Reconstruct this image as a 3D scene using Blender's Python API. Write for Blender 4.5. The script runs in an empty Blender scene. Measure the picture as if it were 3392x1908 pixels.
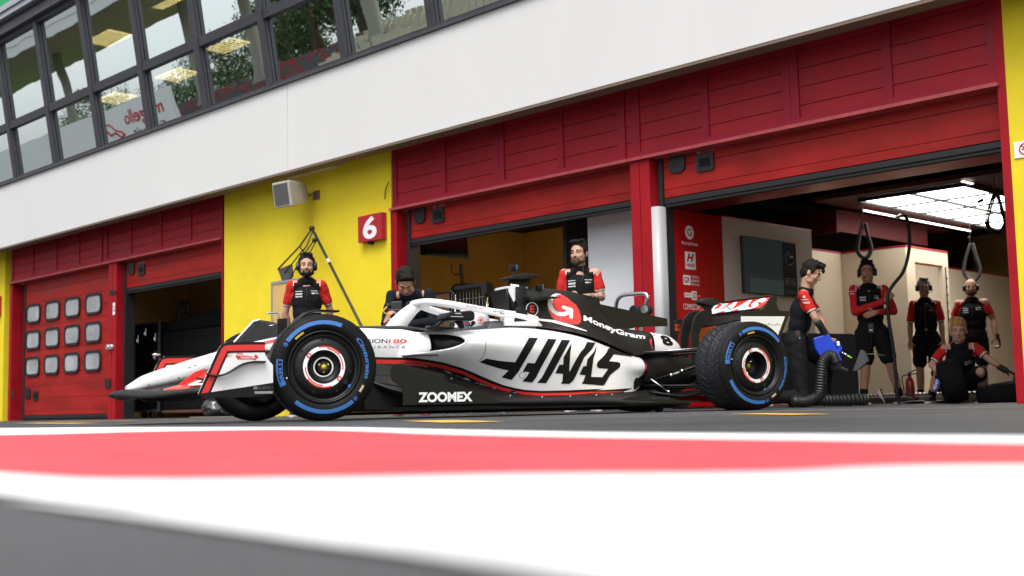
import bpy, bmesh, math, random
from mathutils import Vector, Matrix, Quaternion
from mathutils.bvhtree import BVHTree
from mathutils.geometry import tessellate_polygon
random.seed(7)
SC = bpy.context.scene
COL = SC.collection
PI = math.pi

# ---------------------------------------------------------------- materials
MATS = {}
def pbr(name, col, rough=0.5, metal=0.0, spec=0.5, var=0.0, vscale=3.0, bump=0.0, bscale=60.0, coat=0.0, emit=None, estr=0.0, stretch=None):
    if name in MATS: return MATS[name]
    m = bpy.data.materials.new(name); m.use_nodes = True
    nt = m.node_tree; b = nt.nodes['Principled BSDF']
    c = (col[0], col[1], col[2], 1)
    b.inputs['Base Color'].default_value = c
    b.inputs['Roughness'].default_value = rough
    b.inputs['Metallic'].default_value = metal
    b.inputs['Specular IOR Level'].default_value = spec
    b.inputs['Coat Weight'].default_value = coat
    b.inputs['Coat Roughness'].default_value = 0.06
    if emit:
        b.inputs['Emission Color'].default_value = (*emit, 1); b.inputs['Emission Strength'].default_value = estr
    if var > 0 or bump > 0:
        tc = nt.nodes.new('ShaderNodeTexCoord'); src = tc.outputs['Object']
        if stretch:
            mp = nt.nodes.new('ShaderNodeMapping'); mp.inputs['Scale'].default_value = stretch
            nt.links.new(src, mp.inputs['Vector']); src = mp.outputs['Vector']
    if var > 0:
        n = nt.nodes.new('ShaderNodeTexNoise'); n.inputs['Scale'].default_value = vscale; n.inputs['Detail'].default_value = 8; n.inputs['Roughness'].default_value = 0.65
        nt.links.new(src, n.inputs['Vector'])
        mr = nt.nodes.new('ShaderNodeMapRange'); mr.inputs[1].default_value = 0.3; mr.inputs[2].default_value = 0.7
        mr.inputs[3].default_value = 1 - var; mr.inputs[4].default_value = 1 + var
        nt.links.new(n.outputs['Fac'], mr.inputs[0])
        mx = nt.nodes.new('ShaderNodeVectorMath'); mx.operation = 'SCALE'
        mx.inputs[0].default_value = col[:3]
        nt.links.new(mr.outputs[0], mx.inputs['Scale']); nt.links.new(mx.outputs[0], b.inputs['Base Color'])
        mr2 = nt.nodes.new('ShaderNodeMapRange'); mr2.inputs[1].default_value = 0.3; mr2.inputs[2].default_value = 0.7
        mr2.inputs[3].default_value = max(0.02, rough - 0.12); mr2.inputs[4].default_value = min(1, rough + 0.12)
        nt.links.new(n.outputs['Fac'], mr2.inputs[0]); nt.links.new(mr2.outputs[0], b.inputs['Roughness'])
    if bump > 0:
        n2 = nt.nodes.new('ShaderNodeTexNoise'); n2.inputs['Scale'].default_value = bscale; n2.inputs['Detail'].default_value = 5
        nt.links.new(src, n2.inputs['Vector'])
        bp = nt.nodes.new('ShaderNodeBump'); bp.inputs['Strength'].default_value = bump; bp.inputs['Distance'].default_value = 0.01
        nt.links.new(n2.outputs['Fac'], bp.inputs['Height']); nt.links.new(bp.outputs['Normal'], b.inputs['Normal'])
    MATS[name] = m
    return m

def weave(name, c1, c2, scale=90, rough=0.35):
    m = pbr(name, c1, rough, spec=0.3, coat=0.08)
    nt = m.node_tree; b = nt.nodes['Principled BSDF']
    tc = nt.nodes.new('ShaderNodeTexCoord'); mp = nt.nodes.new('ShaderNodeMapping'); mp.inputs['Rotation'].default_value = (0.6, 0.78, 0.4)
    ck = nt.nodes.new('ShaderNodeTexChecker'); ck.inputs['Scale'].default_value = scale
    ck.inputs['Color1'].default_value = (*c1, 1); ck.inputs['Color2'].default_value = (*c2, 1)
    nt.links.new(tc.outputs['Object'], mp.inputs['Vector']); nt.links.new(mp.outputs['Vector'], ck.inputs['Vector'])
    nt.links.new(ck.outputs['Color'], b.inputs['Base Color'])
    return m

def glass_mix(name, tint, gloss, rough=0.0, wave=0.0, wscale=0.6):
    m = bpy.data.materials.new(name); m.use_nodes = True; nt = m.node_tree; nt.nodes.clear()
    out = nt.nodes.new('ShaderNodeOutputMaterial'); mix = nt.nodes.new('ShaderNodeMixShader')
    tr = nt.nodes.new('ShaderNodeBsdfTransparent'); tr.inputs[0].default_value = (*tint, 1)
    gl = nt.nodes.new('ShaderNodeBsdfGlossy'); gl.inputs['Roughness'].default_value = rough; gl.inputs['Color'].default_value = (0.93, 1.0, 0.985, 1)
    mix.inputs[0].default_value = gloss
    if wave > 0:
        tc = nt.nodes.new('ShaderNodeTexCoord')
        n2 = nt.nodes.new('ShaderNodeTexNoise'); n2.inputs['Scale'].default_value = wscale; n2.inputs['Detail'].default_value = 1.5
        bp = nt.nodes.new('ShaderNodeBump'); bp.inputs['Strength'].default_value = 1.0; bp.inputs['Distance'].default_value = wave
        nt.links.new(tc.outputs['Object'], n2.inputs['Vector'])
        nt.links.new(n2.outputs['Fac'], bp.inputs['Height']); nt.links.new(bp.outputs['Normal'], gl.inputs['Normal'])
    nt.links.new(tr.outputs[0], mix.inputs[1]); nt.links.new(gl.outputs[0], mix.inputs[2]); nt.links.new(mix.outputs[0], out.inputs['Surface'])
    MATS[name] = m
    return m

# ---------------------------------------------------------------- mesh builder
class MB:
    def __init__(s): s.v = []; s.f = []; s.m = []; s.s = []
    def add(s, vs, fs, mi=0, smooth=False, M=None):
        o = len(s.v)
        if M is not None: vs = [M @ Vector(p) for p in vs]
        s.v += [tuple(p) for p in vs]
        for f in fs:
            s.f.append([i + o for i in f]); s.m.append(mi); s.s.append(smooth)
        return s
    def box(s, c, d, mi=0, R=None):
        x, y, z = d[0] / 2, d[1] / 2, d[2] / 2
        vs = [Vector(p) for p in ((-x,-y,-z),(x,-y,-z),(x,y,-z),(-x,y,-z),(-x,-y,z),(x,-y,z),(x,y,z),(-x,y,z))]
        if R is not None: vs = [R @ p for p in vs]
        vs = [p + Vector(c) for p in vs]
        return s.add(vs, [(3,2,1,0),(4,5,6,7),(0,1,5,4),(1,2,6,5),(2,3,7,6),(3,0,4,7)], mi)
    def box2(s, a, b, mi=0):
        return s.box([(a[i] + b[i]) / 2 for i in range(3)], [abs(b[i] - a[i]) for i in range(3)], mi)
    def tube(s, pts, r, n=8, mi=0, closed=False, caps=True, flat=None, smooth=True):
        P = [Vector(p) for p in pts]; k = len(P)
        rr = r if isinstance(r, (list, tuple)) else [r] * k
        T = []
        for i in range(k):
            if closed: t = P[(i + 1) % k] - P[i - 1]
            else: t = P[min(i + 1, k - 1)] - P[max(i - 1, 0)]
            T.append(t.normalized() if t.length > 1e-9 else Vector((0, 0, 1)))
        up = Vector((0, 0, 1)) if abs(T[0].z) < 0.9 else Vector((1, 0, 0))
        nrm = (up - T[0] * up.dot(T[0])).normalized()
        vs = []
        for i in range(k):
            if i: 
                nrm = nrm - T[i] * nrm.dot(T[i])
                nrm = nrm.normalized() if nrm.length > 1e-6 else T[i].orthogonal().normalized()
            bn = T[i].cross(nrm)
            ra, rb = (rr[i], rr[i]) if not isinstance(rr[i], tuple) else rr[i]
            for j in range(n):
                a = 2 * PI * j / n
                vs.append(P[i] + nrm * (math.cos(a) * ra) + bn * (math.sin(a) * rb))
        fs = []
        for i in range(k if closed else k - 1):
            for j in range(n):
                a = i * n + j; b = i * n + (j + 1) % n; i2 = (i + 1) % k
                fs.append((a, b, i2 * n + (j + 1) % n, i2 * n + j))
        s.add(vs, fs, mi, smooth)
        if caps and not closed:
            o = len(s.v) - len(vs)
            s.f.append([o + j for j in range(n)][::-1]); s.m.append(mi); s.s.append(False)
            s.f.append([o + (k - 1) * n + j for j in range(n)]); s.m.append(mi); s.s.append(False)
        return s
    def cyl(s, a, b, r0, r1=None, n=16, mi=0): return s.tube([a, b], [r0, r0 if r1 is None else r1], n, mi)
    def lathe(s, prof, n=48, M=None, mi=0, smooth=True):      # prof: (radius, height along local +Y)
        vs = []; k = len(prof)
        for i in range(n):
            a = 2 * PI * i / n
            for r, h in prof: vs.append((r * math.cos(a), h, r * math.sin(a)))
        fs = []
        for i in range(n):
            for j in range(k - 1):
                i2 = (i + 1) % n
                fs.append((i * k + j, i2 * k + j, i2 * k + j + 1, i * k + j + 1))
        return s.add(vs, fs, mi, smooth, M)
    def loft(s, rings, caps=True, mi=0, smooth=True, closed=True):
        n = len(rings[0]); vs = [p for r in rings for p in r]; fs = []
        for i in range(len(rings) - 1):
            for j in range(n if closed else n - 1):
                fs.append((i * n + j, i * n + (j + 1) % n, (i + 1) * n + (j + 1) % n, (i + 1) * n + j))
        o = len(s.v); s.add(vs, fs, mi, smooth)
        if caps and closed:
            s.f.append([o + j for j in range(n)]); s.m.append(mi); s.s.append(False)
            s.f.append([o + (len(rings) - 1) * n + j for j in range(n)]); s.m.append(mi); s.s.append(False)
        return s
    def prism(s, poly, h, mi=0, mside=None):                 # poly: 3D points, h: extrusion vector
        P = [Vector(p) for p in poly]; n = len(P); h = Vector(h)
        tri = tessellate_polygon([P])
        vs = P + [p + h for p in P]
        s.add(vs, [t for t in tri] + [tuple(i + n for i in t)[::-1] for t in tri], mi)
        o = len(s.v) - 2 * n
        for i in range(n):
            j = (i + 1) % n
            s.f.append([o + i, o + j, o + n + j, o + n + i]); s.m.append(mi if mside is None else mside); s.s.append(False)
        return s
    def flat(s, poly, mi=0):
        P = [Vector(p) for p in poly]
        return s.add(P, tessellate_polygon([P]), mi)
    def ball(s, c, r, mi=0, n=12, m=8, R=None):
        if not isinstance(r, (tuple, list)): r = (r, r, r)
        vs = []
        for i in range(1, m):
            t = PI * i / m
            for j in range(n):
                a = 2 * PI * j / n
                p = Vector((r[0] * math.sin(t) * math.cos(a), r[1] * math.sin(t) * math.sin(a), r[2] * math.cos(t)))
                if R is not None: p = R @ p
                vs.append(p + Vector(c))
        top = Vector((0, 0, r[2])); bot = Vector((0, 0, -r[2]))
        if R is not None: top = R @ top; bot = R @ bot
        vs += [top + Vector(c), bot + Vector(c)]
        fs = []
        for i in range(m - 2):
            for j in range(n): fs.append((i * n + j, (i + 1) * n + j, (i + 1) * n + (j + 1) % n, i * n + (j + 1) % n))
        q = (m - 1) * n
        for j in range(n):
            fs.append((q, j, (j + 1) % n)); fs.append((q + 1, (m - 2) * n + (j + 1) % n, (m - 2) * n + j))
        return s.add(vs, fs, mi, True)
    def bvh(s): return BVHTree.FromPolygons([Vector(p) for p in s.v], s.f)
    def build(s, name, mats, parent=None, bevel=0, recalc=True, seg=2, loc=None):
        me = bpy.data.meshes.new(name)
        me.from_pydata(s.v, [], s.f)
        if not isinstance(mats, (list, tuple)): mats = [mats]
        for m in mats: me.materials.append(m)
        me.polygons.foreach_set('material_index', s.m); me.polygons.foreach_set('use_smooth', s.s)
        if recalc:
            bm = bmesh.new(); bm.from_mesh(me); bmesh.ops.recalc_face_normals(bm, faces=bm.faces); bm.to_mesh(me); bm.free()
        me.update()
        o = bpy.data.objects.new(name, me); COL.objects.link(o)
        if parent: o.parent = parent
        if loc: o.location = loc
        if bevel:
            b = o.modifiers.new('bevel', 'BEVEL'); b.width = bevel; b.segments = seg; b.limit_method = 'ANGLE'; b.angle_limit = 0.6
        return o

def tag(o, label=None, cat=None, group=None, kind=None):
    if label: o['label'] = label
    if cat: o['category'] = cat
    if group: o['group'] = group
    if kind: o['kind'] = kind
    return o
def thing(name, loc, label, cat, group=None, rz=0.0):
    o = bpy.data.objects.new(name, None); COL.objects.link(o)
    o.location = loc; o.rotation_euler = (0, 0, rz); o.empty_display_size = 0.2
    return tag(o, label, cat, group)
def copy_tree(o, parent=None):
    c = o.copy(); COL.objects.link(c)
    if parent: c.parent = parent
    for ch in list(o.children): copy_tree(ch, c)
    return c
def lerp(a, b, t): return a + (b - a) * t
def interp(tab, x):
    if x <= tab[0][0]: return tab[0][1]
    for (x0, y0), (x1, y1) in zip(tab, tab[1:]):
        if x <= x1: return y0 + (y1 - y0) * (x - x0) / (x1 - x0)
    return tab[-1][1]
def catmull(P, per=6, closed=False):
    P = [Vector(p) for p in P]; n = len(P); out = []
    for i in range(n if closed else n - 1):
        if closed: a, b, c, d = P[i - 1], P[i], P[(i + 1) % n], P[(i + 2) % n]
        else: a, b, c, d = P[max(i - 1, 0)], P[i], P[i + 1], P[min(i + 2, n - 1)]
        for k in range(per):
            t = k / per
            out.append(0.5 * ((2 * b) + (c - a) * t + (2 * a - 5 * b + 4 * c - d) * t * t + (3 * b - a - 3 * c + d) * t ** 3))
    if not closed: out.append(P[-1])
    return out

# ---------------------------------------------------------------- lettering
TCACHE = {}
def text2d(s, bold=0.0, shear=0.0, spacing=1.0):
    key = (s, bold, shear, spacing)
    if key in TCACHE: return TCACHE[key]
    cu = bpy.data.curves.new('t', 'FONT'); cu.body = s; cu.offset = bold; cu.shear = shear; cu.size = 1; cu.space_character = spacing
    cu.resolution_u = 6; cu.fill_mode = 'FRONT'
    o = bpy.data.objects.new('t', cu); COL.objects.link(o)
    dg = bpy.context.evaluated_depsgraph_get(); dg.update()
    me = bpy.data.meshes.new_from_object(o.evaluated_get(dg))
    vs = [(p.co.x, p.co.y) for p in me.vertices]; fs = [tuple(p.vertices) for p in me.polygons]
    bpy.data.objects.remove(o); bpy.data.curves.remove(cu); bpy.data.meshes.remove(me)
    x0 = min(p[0] for p in vs); x1 = max(p[0] for p in vs); y0 = min(p[1] for p in vs); y1 = max(p[1] for p in vs)
    vs = [((x - x0) / (x1 - x0), (y - y0) / (y1 - y0)) for x, y in vs]
    TCACHE[key] = (vs, fs)
    return TCACHE[key]
def split2d(vs, fs, maxlen):
    vs = [tuple(p) for p in vs]; tris = []
    for f in fs:
        for k in range(1, len(f) - 1): tris.append((f[0], f[k], f[k + 1]))
    for _ in range(7):
        mid = {}; out = []; again = False
        def m(a, b):
            k = (min(a, b), max(a, b))
            if k not in mid:
                if math.dist(vs[a], vs[b]) <= maxlen: mid[k] = None
                else:
                    mid[k] = len(vs); vs.append(((vs[a][0] + vs[b][0]) / 2, (vs[a][1] + vs[b][1]) / 2))
            return mid[k]
        for a, b, c in tris:
            ab, bc, ca = m(a, b), m(b, c), m(c, a)
            n = sum(x is not None for x in (ab, bc, ca))
            if n == 0: out.append((a, b, c)); continue
            again = True
            if n == 3: out += [(a, ab, ca), (ab, b, bc), (ca, bc, c), (ab, bc, ca)]
            else:
                while ab is None or (n == 2 and ca is not None):
                    a, b, c = b, c, a; ab, bc, ca = bc, ca, ab
                if n == 1: out += [(a, ab, c), (ab, b, c)]
                else: out += [(ab, b, bc), (a, ab, c), (ab, bc, c)]
        tris = out
        if not again: break
    return vs, tris
def poly2d(poly):
    P = [Vector((p[0], p[1], 0)) for p in poly]
    return [tuple(p) for p in poly], tessellate_polygon([P])
def text_on(mb, s, org, xv, yv, mi=0, **kw):      # flat lettering on a plane: xv spans the width, yv the height
    vs, fs = text2d(s, **kw)
    org, xv, yv = Vector(org), Vector(xv), Vector(yv)
    mb.add([org + xv * x + yv * y for x, y in vs], fs, mi)
# ================================================================ materials of the place
RED = pbr('red_painted_metal', (0.33, 0.008, 0.015), 0.5, spec=0.2, var=0.16, vscale=2.2, bump=0.04, bscale=220)
REDP = pbr('red_cladding', (0.31, 0.011, 0.020), 0.5, spec=0.25, var=0.22, vscale=1.4, bump=0.04, bscale=200, stretch=(1, 1, 0.5))
REDD = pbr('red_door_skin', (0.315, 0.013, 0.010), 0.5, spec=0.25, var=0.30, vscale=2.5, bump=0.08, bscale=260, stretch=(0.6, 1, 1.6))
YEL = pbr('yellow_plaster', (0.80, 0.635, 0.030), 0.8, spec=0.2, var=0.08, vscale=1.3, bump=0.12, bscale=90)
WHT = pbr('white_fascia_panel', (0.65, 0.65, 0.645), 0.7, spec=0.2, var=0.018, vscale=0.9, stretch=(1.0, 1, 0.35))
SOFF = pbr('brown_soffit', (0.17, 0.125, 0.09), 0.8)
FRM = pbr('grey_window_frame', (0.045, 0.045, 0.055), 0.45, spec=0.5, var=0.2, vscale=4)
BLK = pbr('black_rubber_trim', (0.012, 0.012, 0.014), 0.6)
OCH = pbr('ochre_garage_wall', (0.58, 0.38, 0.13), 0.85, var=0.10, vscale=1.5)
CRM = pbr('cream_partition', (0.74, 0.62, 0.46), 0.45, var=0.03, vscale=2)
WPN = pbr('white_partition', (0.72, 0.70, 0.68), 0.35, var=0.03, vscale=2)
DARKC = pbr('dark_ceiling', (0.03, 0.028, 0.026), 0.9)
GFL = pbr('garage_floor_paint', (0.06, 0.06, 0.065), 0.35, var=0.2, vscale=2)
ROOMW = pbr('office_wall', (0.16, 0.15, 0.14), 0.9)
SILV = pbr('silver_gutter', (0.45, 0.46, 0.5), 0.4, metal=0.6)
GRN = pbr('green_board', (0.01, 0.33, 0.11), 0.6)
LAMPY = pbr('office_lamp', (0.8, 0.7, 0.4), 0.5, emit=(1.0, 0.74, 0.28), estr=5.0)
LAMPW = pbr('garage_lamp', (0.9, 0.9, 0.9), 0.5, emit=(1.0, 0.97, 0.92), estr=4.2)
PANE = glass_mix('office_glass', (0.60, 0.66, 0.64), 0.88, 0.006, wave=0.0034, wscale=0.6)
WHITEP = pbr('white_lettering', (0.82, 0.82, 0.82), 0.5)
REDL = pbr('red_lettering', (0.55, 0.02, 0.03), 0.5)
BLKL = pbr('black_lettering', (0.006, 0.006, 0.007), 0.55, spec=.2)

def W(mb, name, mats, parent, **k):            # geometry given in world metres, hung on its parent
    o = mb.build(name, mats, parent, **k)
    o.location = (-parent.location.x, -parent.location.y, -parent.location.z) if parent else (0, 0, 0)
    return o
def WS(mb, name, mats, parent, **k):           # sub-part of a part that already carries the offset
    return mb.build(name, mats, parent, **k)

# ---------------------------------------------------------------- ground, asphalt with wear
def asphalt():
    m = bpy.data.materials.new('asphalt'); m.use_nodes = True; nt = m.node_tree; b = nt.nodes['Principled BSDF']
    tc = nt.nodes.new('ShaderNodeTexCoord')
    n1 = nt.nodes.new('ShaderNodeTexNoise'); n1.inputs['Scale'].default_value = 0.55; n1.inputs['Detail'].default_value = 9
    n2 = nt.nodes.new('ShaderNodeTexVoronoi'); n2.inputs['Scale'].default_value = 95
    n3 = nt.nodes.new('ShaderNodeTexNoise'); n3.inputs['Scale'].default_value = 160; n3.inputs['Detail'].default_value = 3
    for n in (n1, n2, n3): nt.links.new(tc.outputs['Object'], n.inputs['Vector'])
    cr = nt.nodes.new('ShaderNodeValToRGB'); cr.color_ramp.elements[0].position = 0.3; cr.color_ramp.elements[1].position = 0.72
    cr.color_ramp.elements[0].color = (0.030, 0.030, 0.033, 1); cr.color_ramp.elements[1].color = (0.085, 0.085, 0.089, 1)
    nt.links.new(n1.outputs['Fac'], cr.inputs[0])
    mr = nt.nodes.new('ShaderNodeMapRange'); mr.inputs[1].default_value = 0.35; mr.inputs[2].default_value = 0.7; mr.inputs[3].default_value = 0.55; mr.inputs[4].default_value = 1.7
    nt.links.new(n3.outputs['Fac'], mr.inputs[0])
    mx = nt.nodes.new('ShaderNodeVectorMath'); mx.operation = 'SCALE'
    nt.links.new(cr.outputs[0], mx.inputs[0]); nt.links.new(mr.outputs[0], mx.inputs['Scale']); nt.links.new(mx.outputs[0], b.inputs['Base Color'])
    b.inputs['Roughness'].default_value = 0.7; b.inputs['Specular IOR Level'].default_value = 0.3
    bp = nt.nodes.new('ShaderNodeBump'); bp.inputs['Strength'].default_value = 0.5; bp.inputs['Distance'].default_value = 0.004
    nt.links.new(n2.outputs['Distance'], bp.inputs['Height']); nt.links.new(bp.outputs['Normal'], b.inputs['Normal'])
    return m
g = MB(); g.flat([(-420, -420, 0), (420, -420, 0), (420, 420, 0), (-420, 420, 0)])
tag(g.build('ground', asphalt()), kind='structure')
gf = MB(); gf.flat([(-27.5, 0.3, 0.004), (-18.3, 0.3, 0.004), (-18.3, 9, 0.004), (-27.5, 9, 0.004)])
gf.flat([(-16.1, 0.3, 0.004), (-4.3, 0.3, 0.004), (-4.3, 13, 0.004), (-16.1, 13, 0.004)])
tag(gf.build('garage_floor', GFL), kind='structure')

def paint(name, col, wear):
    m = pbr(name, col, 0.55, var=wear, vscale=5, bump=0.25, bscale=120)
    return m
PW = paint('white_road_paint', (0.76, 0.76, 0.755), 0.09)
PR = paint('red_road_paint', (0.58, 0.060, 0.078), 0.22)
PY = paint('yellow_road_paint', (0.75, 0.42, 0.06), 0.12)
wt = [(-11.3,-7.83),(-7.887,-7.861),(-6.275,-7.855),(-4.41,-8.068),(-3.671,-8.209),(-2.856,-8.522),(-1.915,-8.844),(-1.295,-8.968),(-0.821,-9.049),(-0.3,-9.12),(1.5,-9.4)]
wb = [(-9.5,-9.65),(-5.2,-9.45),(-4.418,-9.15),(-4.289,-9.005),(-4.156,-8.76),(-3.649,-8.575),(-2.931,-8.771),(-2.258,-9.041),(-1.575,-9.227),(-1.08,-9.307),(-0.676,-9.395),(-0.2,-9.47),(1.5,-9.75)]
rb = [(-9.0,-10.42),(-2.3,-10.436),(-1.403,-10.44),(-1.125,-10.435),(-0.919,-10.301),(-0.808,-10.202),(-0.619,-10.095),(-0.572,-9.972),(-0.468,-9.893),(-0.25,-9.75),(0.2,-9.80),(1.5,-9.98)]
bb = [(-9.0,-10.60),(-1.422,-10.599),(-0.936,-10.626),(-0.719,-10.639),(-0.524,-10.652),(-0.422,-10.658),(-0.338,-10.667),(-0.27,-10.678),(-0.15,-10.71),(0.2,-11.2),(1.5,-12.6)]
def band(name, a, b, z, mat):
    m = MB(); m.flat([(x, y, z) for x, y in catmull2(a)] + [(x, y, z) for x, y in reversed(catmull2(b))])
    return tag(m.build(name, mat), kind='structure')
def catmull2(P): return [(p.x, p.y) for p in catmull([(x, y, 0) for x, y in P], 4)]
band('pit_lane_white_line', wt, wb, 0.003, PW)
band('pit_lane_red_band', wb, rb, 0.003, PR)
band('pit_lane_white_band', rb, bb, 0.003, PW)
ym = MB()
for q in ([(-5.0,-6.55),(-3.9,-7.22),(-4.15,-7.36),(-5.25,-6.69)], [(-3.85,-5.25),(-3.0,-5.95),(-3.15,-6.08),(-4.0,-5.38)], [(-14.2,-4.9),(-10.6,-5.85),(-10.7,-6.1),(-14.3,-5.15)], [(-18.2,-2.9),(-13.4,-4.0),(-13.45,-4.15),(-18.25,-3.05)]):
    ym.flat([(x, y, 0.003) for x, y in q])
tag(ym.build('yellow_box_marking', PY), kind='structure')
tl = MB(); tl.flat([(-60, -3.72, 0.003), (6, -3.72, 0.003), (6, -3.66, 0.003), (-60, -3.66, 0.003)])
tag(tl.build('garage_boundary_line', pbr('worn_line', (0.42, 0.40, 0.36), 0.7, var=0.35, vscale=9)), kind='structure')

# ---------------------------------------------------------------- pit building
B = thing('pit_building', (-16, 0, 0), 'pit lane garage building with white fascia, leaning office windows, yellow walls and red garage fronts', 'building')
YF, ZF0, ZF1, LEAN = -0.50, 3.77, 5.134, 0.165
ZW = 3.96
XL, XR = -40.0, 4.0
for a, b in ((XL, -15.530), (-15.520, XR)):
    m = MB(); m.box2((a, YF, ZF0), (b, YF + 0.2, ZF1)); W(m, 'fascia_panel', WHT, B)
m = MB(); m.box2((XL, YF + 0.004, ZF0 - 0.022), (XR, YF + 0.27, ZF0 - 0.002)); m.box2((XL, YF + 0.002, ZF0 - 0.036), (XR, YF + 0.014, ZF0 - 0.0225)); m.box2((XL, YF + .27, ZW - .01), (XR, YF + .28, 4.1)); m.box2((XL, YF + .28, ZW + .02), (XR, 0.3, ZW + .03)); W(m, 'soffit', SOFF, B)
m = MB(); m.box2((XL, YF - 0.05, ZF1 + 0.002), (XR, YF + 0.3, ZF1 + 0.05)); W(m, 'window_sill', FRM, B)
yw = lambda z: YF - (z - 5.183) * LEAN
P0 = 1.9565
ZT, ZM = 8.10, 6.305
fr = 0.075
i = -1
x = -25.748 - 3 * P0
while x < 3.5:
    x1 = x + P0
    for z0, z1 in ((5.185, ZM), (ZM, ZT)):
        def q(xx, zz, d=0.0): return (xx, yw(zz) + d, zz)
        a, b = x + fr, x1 - fr; c, d = z0 + (0.035 if z0 < 6 else fr), z1 - fr
        m = MB(); m.add([q(a, c, .05), q(b, c, .05), q(b, d, .05), q(a, d, .05)], [(0, 1, 2, 3)])
        win = W(m, 'window', PANE, B, recalc=False)
        f = MB()
        def bar(xa, za, xb, zb, y0=-0.045, y1=0.12):
            pts = [q(xa, za, y0), q(xb, za, y0), q(xb, zb, y0), q(xa, zb, y0), q(xa, za, y1), q(xb, za, y1), q(xb, zb, y1), q(xa, zb, y1)]
            f.add(pts, [(0,1,2,3),(7,6,5,4),(0,4,5,1),(1,5,6,2),(2,6,7,3),(3,7,4,0)])
        bar(x + .001, z0 + .001, a, z1 - .001); bar(b, z0 + .001, x1 - .001, z1 - .001)
        bar(a, z0 + .001, b, c, -0.03); bar(a, d, b, z1 - .001, -0.03)
        bar(a, c, a + .018, d, 0.0, 0.04); bar(b - .018, c, b, d, 0.0, 0.04)
        for bx in (x + .1, x1 - .1):
            if z0 > 6: f.box(q(bx, z0 + .04, -0.033), (.018, .012, .018))
        WS(f, 'frame', FRM, win)
    x = x1
m = MB(); m.box2((XL, -1.12, ZT + .002), (XR, 0.4, ZT + .2)); m.box2((XL, -1.08, ZT + .2), (XR, 0.4, ZT + .24)); W(m, 'roof_edge', FRM, B)
m = MB(); m.box2((XL, -1.24, ZT + .242), (XR, 0.4, ZT + .52)); m.box2((XL, -1.28, ZT + .36), (XR, -1.24, ZT + .40)); W(m, 'gutter', SILV, B)
m = MB(); m.box2((XL, -1.15, ZT + .522), (-22, -1.0, ZT + 2.2)); W(m, 'parapet_board', GRN, B)
# office behind the glass
m = MB(); m.box2((XL, -.2, 5.06), (XR, 9, 5.14)); m.box2((XL, 0.2, 8.40), (XR, 9, 8.48)); m.box2((XL, 9, 5.1), (XR, 9.1, 8.7)); m.box2((XL - .1, 0, 5.1), (XL, 9, 8.7)); m.box2((XR, 0, 5.1), (XR + .1, 9, 8.7))
W(m, 'office_room', ROOMW, B)
for lx, ly in ((-24.8, 1.05), (-23.6, 3.3), (-26.5, 3.7), (-21.7, 0.7), (-29.5, 3.6)):
    m = MB(); m.box2((lx - .55, ly - .3, 8.355), (lx + .55, ly + .3, 8.395), 0)
    for k in range(9): m.box2((lx - .5 + k * .125, ly - .29, 8.345), (lx - .485 + k * .125, ly + .29, 8.354), 1)
    W(m, 'ceiling_light', [LAMPY, FRM], B)
# yellow walls
for a, b in ((XL, -27.53), (-18.232, -13.622), (-4.592, XR)):
    m = MB(); m.box2((a, 0, 0.0), (b, 0.35, ZW)); W(m, 'wall', YEL, B)
m = MB()
m.box2((XL, 9.0, 0), (-18.1, 9.15, 4.2)); m.box2((-16.2, 13.0, 0), (-4.2, 13.15, 4.2))
m.box2((-27.75, .36, 0), (-27.55, 9, 4.2)); m.box2((-18.2, .36, 0), (-18.05, 9, 4.2)); m.box2((-16.25, .36, 0), (-16.1, 13, 4.2)); m.box2((-4.3, .36, 0), (-4.15, 13, 4.2))
m.box2((-27.54, 2.9, 0), (-18.21, 3.05, 4.2)); m.box2((-16.09, 5.2, 0), (-10.95, 5.35, 4.2))
W(m, 'garage_wall', OCH, B)
m = MB(); m.box2((-10.94, .75, .01), (-10.88, 12.9, 3.34)); W(m, 'dark_void_sheet', DARKC, B)  # added dark sheet, stands in for the unlit void beyond the bulkhead
m = MB(); m.box2((-27.6, .3, 3.35), (-18.1, 9, 3.45)); m.box2((-16.2, .3, 3.35), (-4.2, 13, 3.45)); m.box2((XL, .36, 4.0), (XR, 9, 4.06)); W(m, 'garage_ceiling', DARKC, B)

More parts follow.
